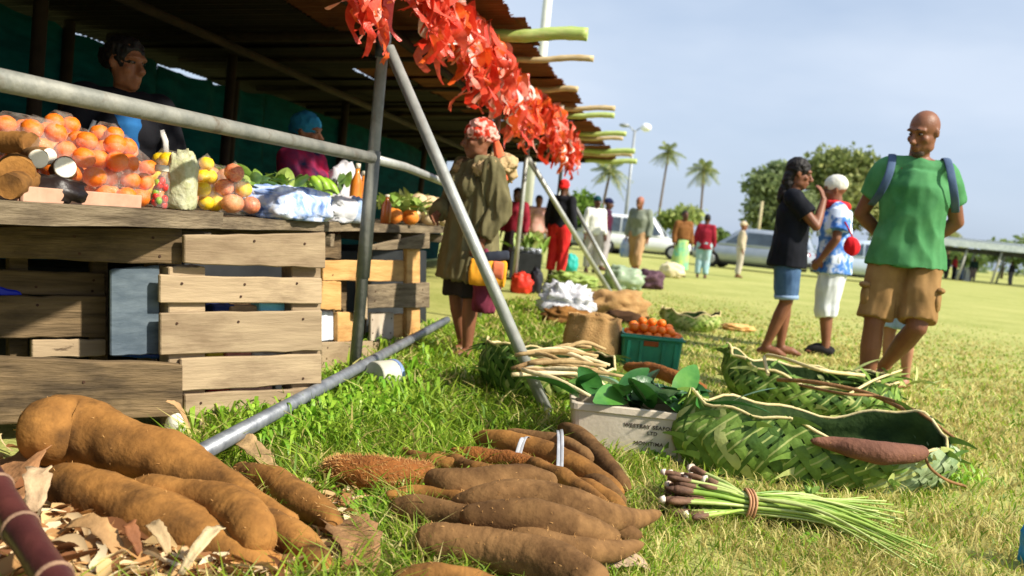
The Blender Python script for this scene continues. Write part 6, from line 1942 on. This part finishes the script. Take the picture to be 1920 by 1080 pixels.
far_person('person in beige clothes with a dark shoulder bag in front of the silver car', (1383, 521), R(80), 1.58, SKIN_M, cloth('beige_shirt', (166, 152, 128), (190, 176, 152)), cloth('beige_trousers', (174, 164, 148), (196, 186, 170)), 'cap', cloth('beige_cap', (190, 170, 140)))
T, J, HM, k = far_person('person in a black top and bright red trousers under the ribbons', (1040, 527), R(150), 1.72, SKIN_D, cloth('black_top', (24, 24, 30), (40, 40, 48)), cloth('scarlet_trousers', (206, 32, 40), (226, 60, 52)), 'scarf', cloth('scarlet_scarf', (206, 36, 36)), leg=1.75, hem=.92, fat=1.1)
far_person('person in a white shirt and dark cap beyond the sloping braces', (1106, 512), R(20), 1.66, SKIN_D, cloth('white_shirt', (214, 214, 210), (232, 232, 228)), cloth('white_grey_trousers', (196, 190, 186), (170, 160, 160)), 'cap', cloth('teal_cap', (24, 60, 66)))
far_person('person in a navy jacket over maroon, next to the white shirted one', (1128, 508), R(75), 1.70, SKIN_D, cloth('navy_maroon_jacket', (26, 28, 50), (96, 24, 46), 2), cloth('grey_trousers', (150, 144, 146)), 'cap', cloth('navy_cap', (24, 28, 60)))
far_person('person in a maroon top half hidden behind the fur hood of the olive coat', (955, 520), R(-20), 1.50, SKIN_D, cloth('maroon_top', (122, 22, 40), (150, 44, 60)), cloth('dark_wrap', (50, 40, 44)), bk='skirt', leg=.15)
far_person('person in a pale pink top behind the black box', (998, 506), R(10), 1.52, SKIN_M, cloth('pale_pink_top', (206, 150, 140), (222, 176, 164)), cloth('olive_wrap', (104, 110, 60)), bk='skirt', leg=.15)
# ---- vendors in the shade behind the counter
v1 = px(238, 112, 4.45)
T, J, HM, k = person('vendor in a dark jacket and blue top standing in the shade behind the oranges', (v1.x, v1.y), R(38), 1.60, SKIN_M, dict(elL=(.26, -.06, 1.12), wrL=(.16, -.22, .95), elR=(-.26, -.06, 1.12), wrR=(-.16, -.22, .95)), 1.08, (R(26), R(4), 0), .0085, detail=True, female=True)
shirt(T, J, k, cloth('black_jacket', (18, 18, 22), (32, 32, 38)), .84, 1.9, 1.12, .035, .011, .016, 12.0, 'jacket', female=True, collar=False)
V, F = [], []
tube([J['chest'] + Vector((0, -.095, -.12)) * k, J['chest'] + Vector((0, -.105, 0)) * k, J['chest'].lerp(J['neck'], .7) + Vector((0, -.055, 0))], [.085 * k, .105 * k, .085 * k], 14, ratio=.75, verts=V, faces=F, refu=Vector((1, 0, 0)))
lpart('blue_blouse', fuse((V, F), .010, 1, .006), cloth('royal_blue', (26, 74, 124), (44, 104, 160)), T)
for sg in (-1, 1):
    c = Vector((sg * .16, -.125, 1.30)) * k
    lpart('white_stripe', mesh_from(*tube([c, c + Vector((sg * .02, -.01, -.05)), c + Vector((sg * .03, -.01, -.13))], .014, 8, ratio=.4, refu=Vector((1, 0, 0)))), cloth('white_stripe', (220, 216, 208)), T)
hair_cap(T, HM, HAIR, 'bun', .009, 5.0, fold=.022)
v2 = px(580, 250, 6.0)
T, J, HM, k = person('vendor in a blue headwrap in the shade behind the leafy greens', (v2.x - .02, v2.y), R(70), 1.47, SKIN_M, dict(elL=(.26, -.06, 1.12), wrL=(.16, -.22, .95), elR=(-.26, -.06, 1.12), wrR=(-.16, -.22, .95)), 1.1, (R(10), R(4), 0), .010, detail=True, female=True)
shirt(T, J, k, cloth('multicolour_print', (30, 40, 70), (176, 30, 70), 7), .84, 1.5, 1.12, .03, .012, .014, 13.0, 'blouse', female=True)
hair_cap(T, HM, cloth('blue_headwrap', (30, 96, 140), (48, 130, 168)), 'scarf', .010, 6.0, 'headwrap', .010)

# ================================================================== cars on the grass
def car(label, pos, yaw, paint, L_=4.4, W_=1.75, H_=1.55, kind='wagon'):
    """local frame: nose along -X, wheels on z=0"""
    t = thing('parked_car', label, 'car', (pos.x, pos.y, 0), yaw, 'cars parked on the grass')
    def loft(sections, name, m, par=t):
        # each section: x, list of (y, z) half outline from bottom centre to top centre
        V, F = [], []
        n = len(sections[0][1]); full = 2 * n
        for x, out in sections:
            ring = [(x, y, z) for y, z in out] + [(x, -y, z) for y, z in reversed(out)]
            V += ring
        for i in range(len(sections) - 1):
            for q in range(full):
                a = i * full + q; b = i * full + (q + 1) % full
                F.append((a, b, b + full, a + full))
        F.append(tuple(range(full))[::-1]); e = (len(sections) - 1) * full; F.append(tuple(e + q for q in range(full)))
        bm = bmesh.new()
        vs = [bm.verts.new(v) for v in V]
        for f in F:
            try: bm.faces.new([vs[i] for i in f])
            except ValueError: pass
        bmesh.ops.remove_doubles(bm, verts=bm.verts, dist=.0005)
        me = bm_mesh(bm, True)
        return lpart(name, me, m, par)
    w = W_ / 2
    def sec(x, top, wf=1.0, bot=.26):
        return (x, [(w * .0, bot), (w * .80 * wf, bot), (w * .97 * wf, bot + .12), (w * 1.0 * wf, .55), (w * .97 * wf, top - .10), (w * .88 * wf, top - .015), (w * .5 * wf, top + .012), (0, top + .02)])
    hl = L_ / 2
    loft([sec(-hl, .66, .78, .34), sec(-hl + .10, .74, .90, .28), sec(-hl + .5, .82, .98), sec(-hl + 1.15, .92), sec(0, .95), sec(hl - .9, .96), sec(hl - .25, .95, .97), sec(hl - .04, .88, .90, .30), sec(hl, .74, .84, .36)], 'body', paint)
    def cab(x, top, wf):
        return (x, [(0, .86), (w * .95 * wf, .86), (w * .94 * wf, .95), (w * .80 * wf, top - .08), (w * .70 * wf, top - .01), (w * .35 * wf, top + .02), (0, top + .025)])
    back = hl - .18 if kind == 'wagon' else hl - .85
    roof_m = paint
    sects = [cab(-hl + 1.05, .93, .98), cab(-hl + 1.75, H_ - .03, 1.0), cab(0, H_, 1.0), cab(back - .45, H_ - .02, 1.0), cab(back - .1, H_ - .10, .98), cab(back + .12, .98, .98)]
    c = loft(sects, 'cabin', paint)
    glass = MATS.get('car_glass') or mat('car_glass', (50, 60, 70), (74, 86, 98), 2, .08, spec=.9)
    # windows slightly proud of the cabin
    def quad(pts, name, m):
        V = [Vector(p) for p in pts]
        n = (V[1] - V[0]).cross(V[2] - V[0]).normalized() * .006
        return lpart(name, mesh_from([p + n for p in V] + [p - n * 2 for p in V], [(0, 1, 2, 3), (7, 6, 5, 4), (0, 4, 5, 1), (1, 5, 6, 2), (2, 6, 7, 3), (3, 7, 4, 0)], False), m, t)
    zt, zb = H_ - .14, .98
    for sg in (1, -1):
        yb, yt = sg * (w * .945 + .004), sg * (w * .815 + .006)
        xs = [(-hl + 1.32, -hl + 1.86, -.18), (-.10, -.10, .82), (.90, .90, back - .22)]
        for q, (xb, xt, xe) in enumerate(xs):
            e2 = xe if q < 2 else xe - .18
            p = [(xb, yb, zb), (xe, yb, zb), (e2, yt, zt), (xt, yt, zt)]
            quad(p if sg > 0 else p[::-1], 'side_window', glass)
    quad([(-hl + 1.10, w * .86, .97), (-hl + 1.10, -w * .86, .97), (-hl + 1.72, -w * .70, H_ - .09), (-hl + 1.72, w * .70, H_ - .09)][::-1], 'windscreen', glass)
    quad([(back + .105, w * .82, 1.0), (back + .105, -w * .82, 1.0), (back - .085, -w * .70, H_ - .15), (back - .085, w * .70, H_ - .15)], 'rear_window', glass)
    tyre = mat('tyre_rubber', (24, 24, 26), (36, 36, 38), 10, .8); rim = mat('wheel_rim', (150, 152, 156), (180, 182, 186), 10, .35, metal=.6)
    for x in (-hl + .82, hl - .85):
        for sg in (1, -1):
            y = sg * (w - .10)
            v, f = tube([(x, y - .11, .32), (x, y - .09, .32), (x, y + .09, .32), (x, y + .11, .32)], [.28, .32, .32, .28], 24)
            wh = lpart('wheel', mesh_from(v, f), tyre, t)
            v, f = tube([(x, y + sg * .105, .32), (x, y + sg * .122, .32)], [.20, .17], 16)
            part('rim', mesh_from(v, f), rim, wh, WM[t])
    for sg in (1, -1):
        quad([(-hl + .055, sg * w * .70, .58), (-hl + .02, sg * w * .42, .58), (-hl + .04, sg * w * .42, .70), (-hl + .08, sg * w * .72, .71)][::(1 if sg < 0 else -1)], 'headlight', mat('lamp_glass', (214, 220, 226), (230, 234, 238), 8, .1, spec=.8))
        quad([(hl - .03, sg * w * .82, .72), (hl + .0, sg * w * .60, .72), (hl - .02, sg * w * .60, .86), (hl - .06, sg * w * .84, .87)][::(-1 if sg < 0 else 1)], 'tail_lamp', mat('tail_red', (150, 20, 20), (176, 34, 30), 8, .2, spec=.7))
    trim = mat('black_trim', (26, 26, 28), (40, 40, 42), 8, .6)
    lpart('front_bumper', box_mesh((.10, W_ * .86, .16), .03, (-hl + .0, 0, .42)), trim, t)
    lpart('rear_bumper', box_mesh((.10, W_ * .86, .16), .03, (hl - .0, 0, .44)), trim, t)
    lpart('underbody', box_mesh((L_ * .86, W_ * .8, .12), .0, (0, 0, .22)), trim, t)
    return t
SILVER = mat('silver_paint', (150, 158, 170), (166, 172, 182), 2, .3, spec=.6, metal=.25, coat=.6)
car('silver car parked behind the person in beige, partly hidden by the woman in black', gpb(1420, 510, .9), R(-28), SILVER)
car('pale blue grey car showing between the person in the white cap and the man', gpb(1625, 530, .6), R(-10), mat('pale_blue_paint', (176, 190, 208), (190, 202, 216), 2, .3, spec=.6, coat=.6), 4.2)
car('white car behind the walking man in grey', gpb(1205, 482, 1.2), R(170), mat('white_paint', (216, 218, 220), (228, 230, 230), 2, .3, spec=.6, coat=.6), 4.5, 1.8, 1.75)
car('white car farther left, mostly behind the people by the braces', gpb(1128, 478, 6), R(160), mat('white_paint', (216, 218, 220)), 4.4, 1.75, 1.6)
car('dark grey vehicle standing under the right end of the open shed', gpb(1930, 545, 14.0), R(75), mat('dark_paint', (50, 52, 58), (66, 68, 74), 2, .4, coat=.4), 4.2)

# ================================================================== trees
def tint_of(c, g, v=.2): return np.array(lin(c)[:3]) * g.uniform(1 - v, 1 + v)
def crown_mesh(blobs, n, size, cols, seed, flat=.6):
    """leaf clumps through the volume of several ellipsoids, denser to the outside"""
    g = np.random.default_rng(seed)
    vol = np.array([b[3] * b[4] * b[5] for b in blobs]) ** .8; vol /= vol.sum()
    idx = g.choice(len(blobs), n, p=vol)
    B = np.array(blobs)[idx]
    d = g.normal(size=(n, 3)); d /= np.linalg.norm(d, axis=1)[:, None]
    r = g.random(n) ** .40 * (1 + .20 * g.normal(size=n))
    C = B[:, :3] + d * r[:, None] * B[:, 3:6]
    a = g.normal(size=(n, 3)); a /= np.linalg.norm(a, axis=1)[:, None]
    b = np.cross(a, g.normal(size=(n, 3))); b /= np.linalg.norm(b, axis=1)[:, None]
    s = size * g.uniform(.5, 1.3, n)[:, None]
    V = np.stack([C - a * s, C + b * s * flat, C + a * s, C - b * s * flat], 1).reshape(-1, 3)
    F = np.arange(4 * n).reshape(n, 4)
    cc = np.array([lin(c)[:3] for c in cols])
    bt = g.integers(0, len(cols), len(blobs))
    col = cc[(bt[idx] + (g.random(n) < .35) * g.integers(0, len(cols), n)) % len(cols)] * g.uniform(.7, 1.25, n)[:, None]
    return np_mesh(V, F, col)
LEAFM = attr_mat('tree_leaf', .6, .42, .25)
BARK = mat('bark', (92, 76, 60), (124, 106, 86), 6, .9, .6, 20)
def tree(label, base, H, blobs, n, size, cols, seed, trunk_r=.22, group=None, limbs=6):
    t = thing('broadleaf_tree', label, 'tree', (base.x, base.y, 0), group=group)
    g = random.Random(seed)
    top = Vector((base.x, base.y, H * .55))
    V, F = tube([Vector((base.x, base.y, -.1)), Vector((base.x + .1, base.y, H * .25)), top], [trunk_r * 1.3, trunk_r, trunk_r * .7], 10)
    for i in range(min(limbs, len(blobs))):
        b = blobs[i]
        e = Vector(b[:3]); s = Vector((base.x + .06, base.y, H * g.uniform(.2, .45)))
        tube([s, s.lerp(e, .5) + Vector((0, 0, .1 * H)), e], [trunk_r * .5, trunk_r * .35, trunk_r * .1], 7, verts=V, faces=F)
    part('trunk', mesh_from(V, F), BARK, t)
    part('crown', crown_mesh(blobs, n, size, cols, seed), LEAFM, t)
    return t
def blob_px(x, y, rx, ry, Y, dz=0, depth=1.0):
    c = px(x, y, Y); s = Y / FPX
    return (c.x, c.y + dz, c.z, rx * s, rx * s * depth, ry * s)
DG = [(110, 126, 86), (130, 144, 98), (148, 160, 112), (130, 138, 78)]  # leaf tones lightened, distance haze put into the colour
YT = 60
tree('big dark round tree at left of the pair behind the woman in black', px(1455, 470, YT), 5.5,
     [blob_px(1440, 350, 42, 34, YT), blob_px(1425, 395, 30, 34, YT), blob_px(1475, 345, 36, 30, YT, 1), blob_px(1490, 395, 46, 36, YT), blob_px(1455, 420, 40, 24, YT), blob_px(1460, 320, 26, 18, YT)], 9000, .21, DG[:3], 3)
tree('taller olive tree behind the person in the white cap', px(1580, 480, YT + 6), 7,
     [blob_px(1560, 315, 48, 34, YT + 6), blob_px(1605, 310, 46, 28, YT + 6), blob_px(1530, 335, 30, 30, YT + 6), blob_px(1590, 370, 70, 50, YT + 6), blob_px(1640, 345, 36, 36, YT + 6), blob_px(1660, 400, 50, 46, YT + 6), blob_px(1545, 400, 44, 40, YT + 6), blob_px(1570, 290, 26, 14, YT + 6)], 11000, .22, [(134, 144, 84), (154, 162, 98), (172, 176, 114), (116, 128, 74)], 4)  # greens paled here too, haze carried by the leaf colour
tree('green bush beyond the white shirted person', px(1094, 440, 42), 2.5, [blob_px(1092, 385, 26, 24, 42), blob_px(1112, 402, 22, 18, 42), blob_px(1078, 400, 20, 26, 42)], 1600, .16, [(96, 130, 44), (120, 150, 60), (78, 110, 40)], 5, .08)
tree('yellow green bush between the dress and the red sweater', px(1278, 450, 85), 3.0, [blob_px(1270, 410, 36, 18, 85), blob_px(1292, 402, 26, 16, 85), blob_px(1250, 418, 26, 12, 85)], 1400, .3, [(140, 156, 84), (166, 176, 104), (120, 138, 70)], 6, .12)
GTR = 'low trees along the far side'
for i, (x, y, rx, ry, Y) in enumerate(((1880, 470, 40, 22, 120), (1800, 480, 44, 18, 118), (1945, 470, 50, 30, 116), (1740, 470, 40, 22, 122), (1340, 440, 30, 12, 130), (1180, 430, 40, 12, 140))):
    tree(('tree top showing above the right end of the open shed roof', 'low green tree behind the middle of the open shed', 'leafy tree at the right edge behind the shed', 'low tree behind the man at the left end of the shed',
          'low far tree behind the silver car roof', 'low far trees behind the walking man')[i], px(x, y + 30, Y), 4, [blob_px(x, y, rx, ry, Y), blob_px(x + rx * .6, y + 6, rx * .6, ry * .8, Y), blob_px(x - rx * .6, y + 8, rx * .6, ry * .8, Y)], 900, .35, [(104, 126, 66), (130, 146, 84), (90, 112, 60)], 20 + i, .15, GTR)

def palm(label, crown_px, Y, scale, seed, lean=0.0, name='coconut_palm'):
    c = px(crown_px[0], crown_px[1], Y)
    b = Vector((c.x - lean, c.y, -.2))
    t = thing(name, label, 'palm', (b.x, b.y, 0), group='coconut palms on the horizon')
    P, rr = spline([b, b.lerp(c, .4) + Vector((-.25 * lean, 0, 0)), c], [.24, .19, .14], 12)
    part('trunk', tube_mesh(P, rr, 8), BARK, t)
    g = random.Random(seed)
    cols = [(112, 128, 66), (140, 150, 86), (164, 168, 104), (92, 110, 56)]  # frond colours paled in place of haze
    for i in range(26):
        az = i * 2.4 + g.uniform(-.2, .2); el = g.uniform(-.75, 1.35)
        L_ = scale * g.uniform(.8, 1.1)
        V, F, C = [], [], []
        n = 12
        d = Vector((math.cos(az) * math.cos(el), math.sin(az) * math.cos(el), math.sin(el)))
        side = Vector((-math.sin(az), math.cos(az), 0))
        pts = []
        for q in range(n + 1):
            s = q / n
            p = c + d * L_ * s + Vector((0, 0, -.55 * L_ * s * s * (0.5 + .5 * math.cos(el))))
            pts.append(p)
        for q in range(1, n):
            s = q / n
            ll = L_ * .34 * math.sin(math.pi * (s * .85 + .12)) 
            w = L_ * .028
            ax = (pts[q + 1] - pts[q - 1]).normalized()
            for sg in (-1, 1):
                e = pts[q] + side * sg * ll * .75 + ax * ll * .45 + Vector((0, 0, -ll * .5))
                k = len(V)
                V += [pts[q] - ax * w, pts[q] + ax * w, e + ax * w * .4, e - ax * w * .4]
                F.append((k, k + 1, k + 2, k + 3)); C.append(tint_of(g.choice(cols), g))
        for q in range(n):
            k = len(V); ww = side * .03
            V += [pts[q] - ww, pts[q] + ww, pts[q + 1] + ww, pts[q + 1] - ww]; F.append((k, k + 1, k + 2, k + 3)); C.append(tint_of((170, 160, 104), g))
        part('frond', np_mesh([tuple(v) for v in V], F, np.array(C)), LEAFM, t)
palm('leftmost coconut palm, beside the street lamp', (1144, 322), 115, 2.9, 1, .6)
palm('tallest coconut palm right of the street lamp', (1254, 284), 150, 3.0, 2, .5)
palm('coconut palm left of the round trees, lower than its neighbour', (1320, 318), 140, 3.0, 3, -.3)
palm('faint small palm behind the right shoulder of the man in green', (1785, 432), 105, 2.6, 4, .2)
# ================================================================== lamp, poles, shed
POLE = mat('lamp_pole', (140, 146, 150), (160, 164, 168), 4, .5, metal=.3)
lb = px(1171, 440, 45); lb.z = 0
lt = px(1190, 248, 45)
lamp = thing('street_lamp', 'tall double armed street lamp beyond the palms', 'street lamp', (lb.x, lb.y, 0))
part('pole', tube_mesh([Vector((lt.x, lt.y, 0)), Vector((lt.x, lt.y, lt.z + .1))], [.10, .06], 10), POLE, lamp)
for sg, nm in ((1, 'right'), (-1, 'left')):
    e = Vector((lt.x + sg * .42, lt.y, lt.z + .28))
    part('arm', tube_mesh([Vector((lt.x, lt.y, lt.z)), Vector((lt.x + sg * .2, lt.y, lt.z + .2)), e], .03, 8), POLE, lamp)
    v, f = ellip(e + Vector((sg * .1, 0, 0)), (.26, .22, .20 if sg > 0 else .10), 14, 9)
    part('lamp_head', mesh_from(v, f), mat('lamp_head_white', (238, 240, 242), (246, 246, 246), 4, .2, spec=.8) if sg > 0 else POLE, lamp)
wp = px(1021, 60, 24)
o = part('white_pole', tube_mesh([Vector((wp.x, wp.y, 0)), Vector((wp.x, wp.y, 9.5))], [.13, .11], 12), mat('white_pole', (206, 206, 196), (220, 220, 210), 4, .5), None)
tag(o, 'tall white pole rising behind the roof edge', 'pole')
tp = px(1425, 400, 55)
o = part('timber_pole', tube_mesh([Vector((tp.x, tp.y, 0)), Vector((tp.x + .05, tp.y, 3.6))], [.11, .08], 10), mat('timber_pole', (160, 148, 112), (184, 172, 134), 4, .7), None)
tag(o, 'thin pale timber pole in front of the dark round tree', 'pole')
# open sided shed on the right
YS = 62
sl = px(1752, 462, YS); sr = px(1925, 463, YS)
shed = thing('open_shed', 'long low open sided shed with a grey metal roof on the right', 'shed', (sl.x, YS, 0))
zr = 2.55
x0, x1 = sl.x - 1.0, sr.x + 16
SHR = mat('shed_roof', (158, 168, 170), (184, 192, 192), 3, .5, metal=.2)
bm = bmesh.new()
vs = [bm.verts.new(p) for p in ((x0, YS, zr), (x1, YS, zr), (x1, YS + 5, zr + .45), (x0, YS + 5, zr + .45), (x0, YS + 9, zr), (x1, YS + 9, zr))]
bm.faces.new((vs[0], vs[1], vs[2], vs[3])); bm.faces.new((vs[3], vs[2], vs[5], vs[4]))
r_ = bmesh.ops.solidify(bm, geom=bm.faces[:], thickness=.06)
part('roof', bm_mesh(bm), SHR, shed)
part('fascia', box_mesh((x1 - x0, .08, .42), .0, ((x0 + x1) / 2, YS - .05, zr - .08)), SHR, shed)
part('beam', box_mesh((x1 - x0, .2, .30), .0, ((x0 + x1) / 2, YS + .6, zr - .48)), mat('shed_dark', (46, 46, 44), (60, 60, 56), 4, .8), shed)
for i in range(9):
    xx = x0 + .6 + i * 2.3
    for yy in (YS + .3, YS + 8.6):
        part('post', tube_mesh([Vector((xx, yy, 0)), Vector((xx + .45, yy, zr - .3))], .085, 8), mat('shed_post', (150, 150, 142), (172, 172, 164), 4, .6), shed)
SHP = 'people under the open shed'
for i, (x, y, tc, bc, lab) in enumerate(((1772, 529, (30, 32, 40), (40, 40, 48), 'dark dressed person under the shed, nearest to the man in green'), (1786, 531, (150, 40, 50), (30, 30, 40), 'person with a red top under the shed, second from the left'),
        (1822, 531, (26, 44, 44), (110, 96, 100), 'person in dark green standing by the slanting shed post'), (1893, 534, (34, 34, 44), (90, 86, 100), 'person in black near the dark grey vehicle under the shed'), (1800, 530, (60, 64, 80), (90, 110, 150), 'person in grey blue beside the white tables under the shed'))):
    far_person(lab, (x, y), R(30 + 60 * i), 1.68, SKIN_D, cloth('shed_top_%d' % i, tc), cloth('shed_leg_%d' % i, bc), Y=YS + 1.5 + .4 * i, group=SHP)
for i, x in enumerate((1796, 1808)):
    p = px(x, 530, YS + 3.5)
    tb = thing('covered_table', 'white covered table under the shed, %s of the two' % ('left' , 'right')[i], 'table', (p.x, p.y, 0), group='white tables under the shed')
    part('table_cloth', box_mesh((.62 - .1 * i, .6, .74 + .15 * i), .02, (0, 0, .37 + .075 * i)), mat('white_cloth', (222, 222, 218), (234, 234, 230), 4, .8), tb, WM[tb])
    part('table_top', box_mesh((.66 - .1 * i, .64, .03), .005, (0, 0, .76 + .15 * i)), mat('white_cloth', (222, 222, 218)), tb, WM[tb])
# distant line of vegetation that reads as one mass
g = np.random.default_rng(9)
bl_ = []
for i in range(150):
    x = -260 + i * 4.2 + g.uniform(-2, 2); h = g.uniform(1.6, 3.6)
    bl_.append((x, 240 + g.uniform(-8, 8), h * .4, 4.5, 3, h))
o = part('far_woodland', crown_mesh(bl_, 9000, .8, [(120, 138, 90), (138, 152, 104), (104, 124, 82)], 10), LEAFM, None)
tag(o, 'far low line of trees along the horizon', 'woodland', kind='stuff')

# ================================================================== grass last, once the boxes and sacks are known
grass_field()
TW = []
gg = random.Random(12)
for (x, y, sx, sy, cnt, ln) in ((560, 830, 60, 22, 26, .17), (690, 770, 50, 25, 20, .16), (740, 700, 36, 22, 20, .15), (500, 830, 40, 20, 14, .14), (620, 790, 40, 20, 14, .16), (1110, 780, 30, 14, 5, .07), (1240, 870, 20, 6, 4, .07), (640, 730, 20, 10, 8, .15), (840, 625, 26, 12, 8, .13), (760, 925, 34, 14, 5, .09), (720, 1010, 24, 40, 9, .08),
                           (690, 960, 20, 24, 5, .07), (1745, 905, 26, 8, 4, .08), (1560, 1020, 60, 16, 4, .05), (1180, 855, 20, 6, 3, .06), (850, 790, 60, 20, 5, .08), (1000, 760, 30, 8, 4, .08), (430, 800, 30, 8, 6, .12), (780, 640, 20, 10, 6, .12)):
    for _ in range(cnt):
        p = gp(x + gg.gauss(0, sx), y + gg.gauss(0, sy))
        TW.append((p.x, p.y, gg.randint(7, 15), ln * gg.uniform(.7, 1.2), .0088))
blade_tufts('tall_weeds', 'bright green broad bladed weeds growing along the stall front', TW)
bpy.data.scenes.remove(SCRATCH)
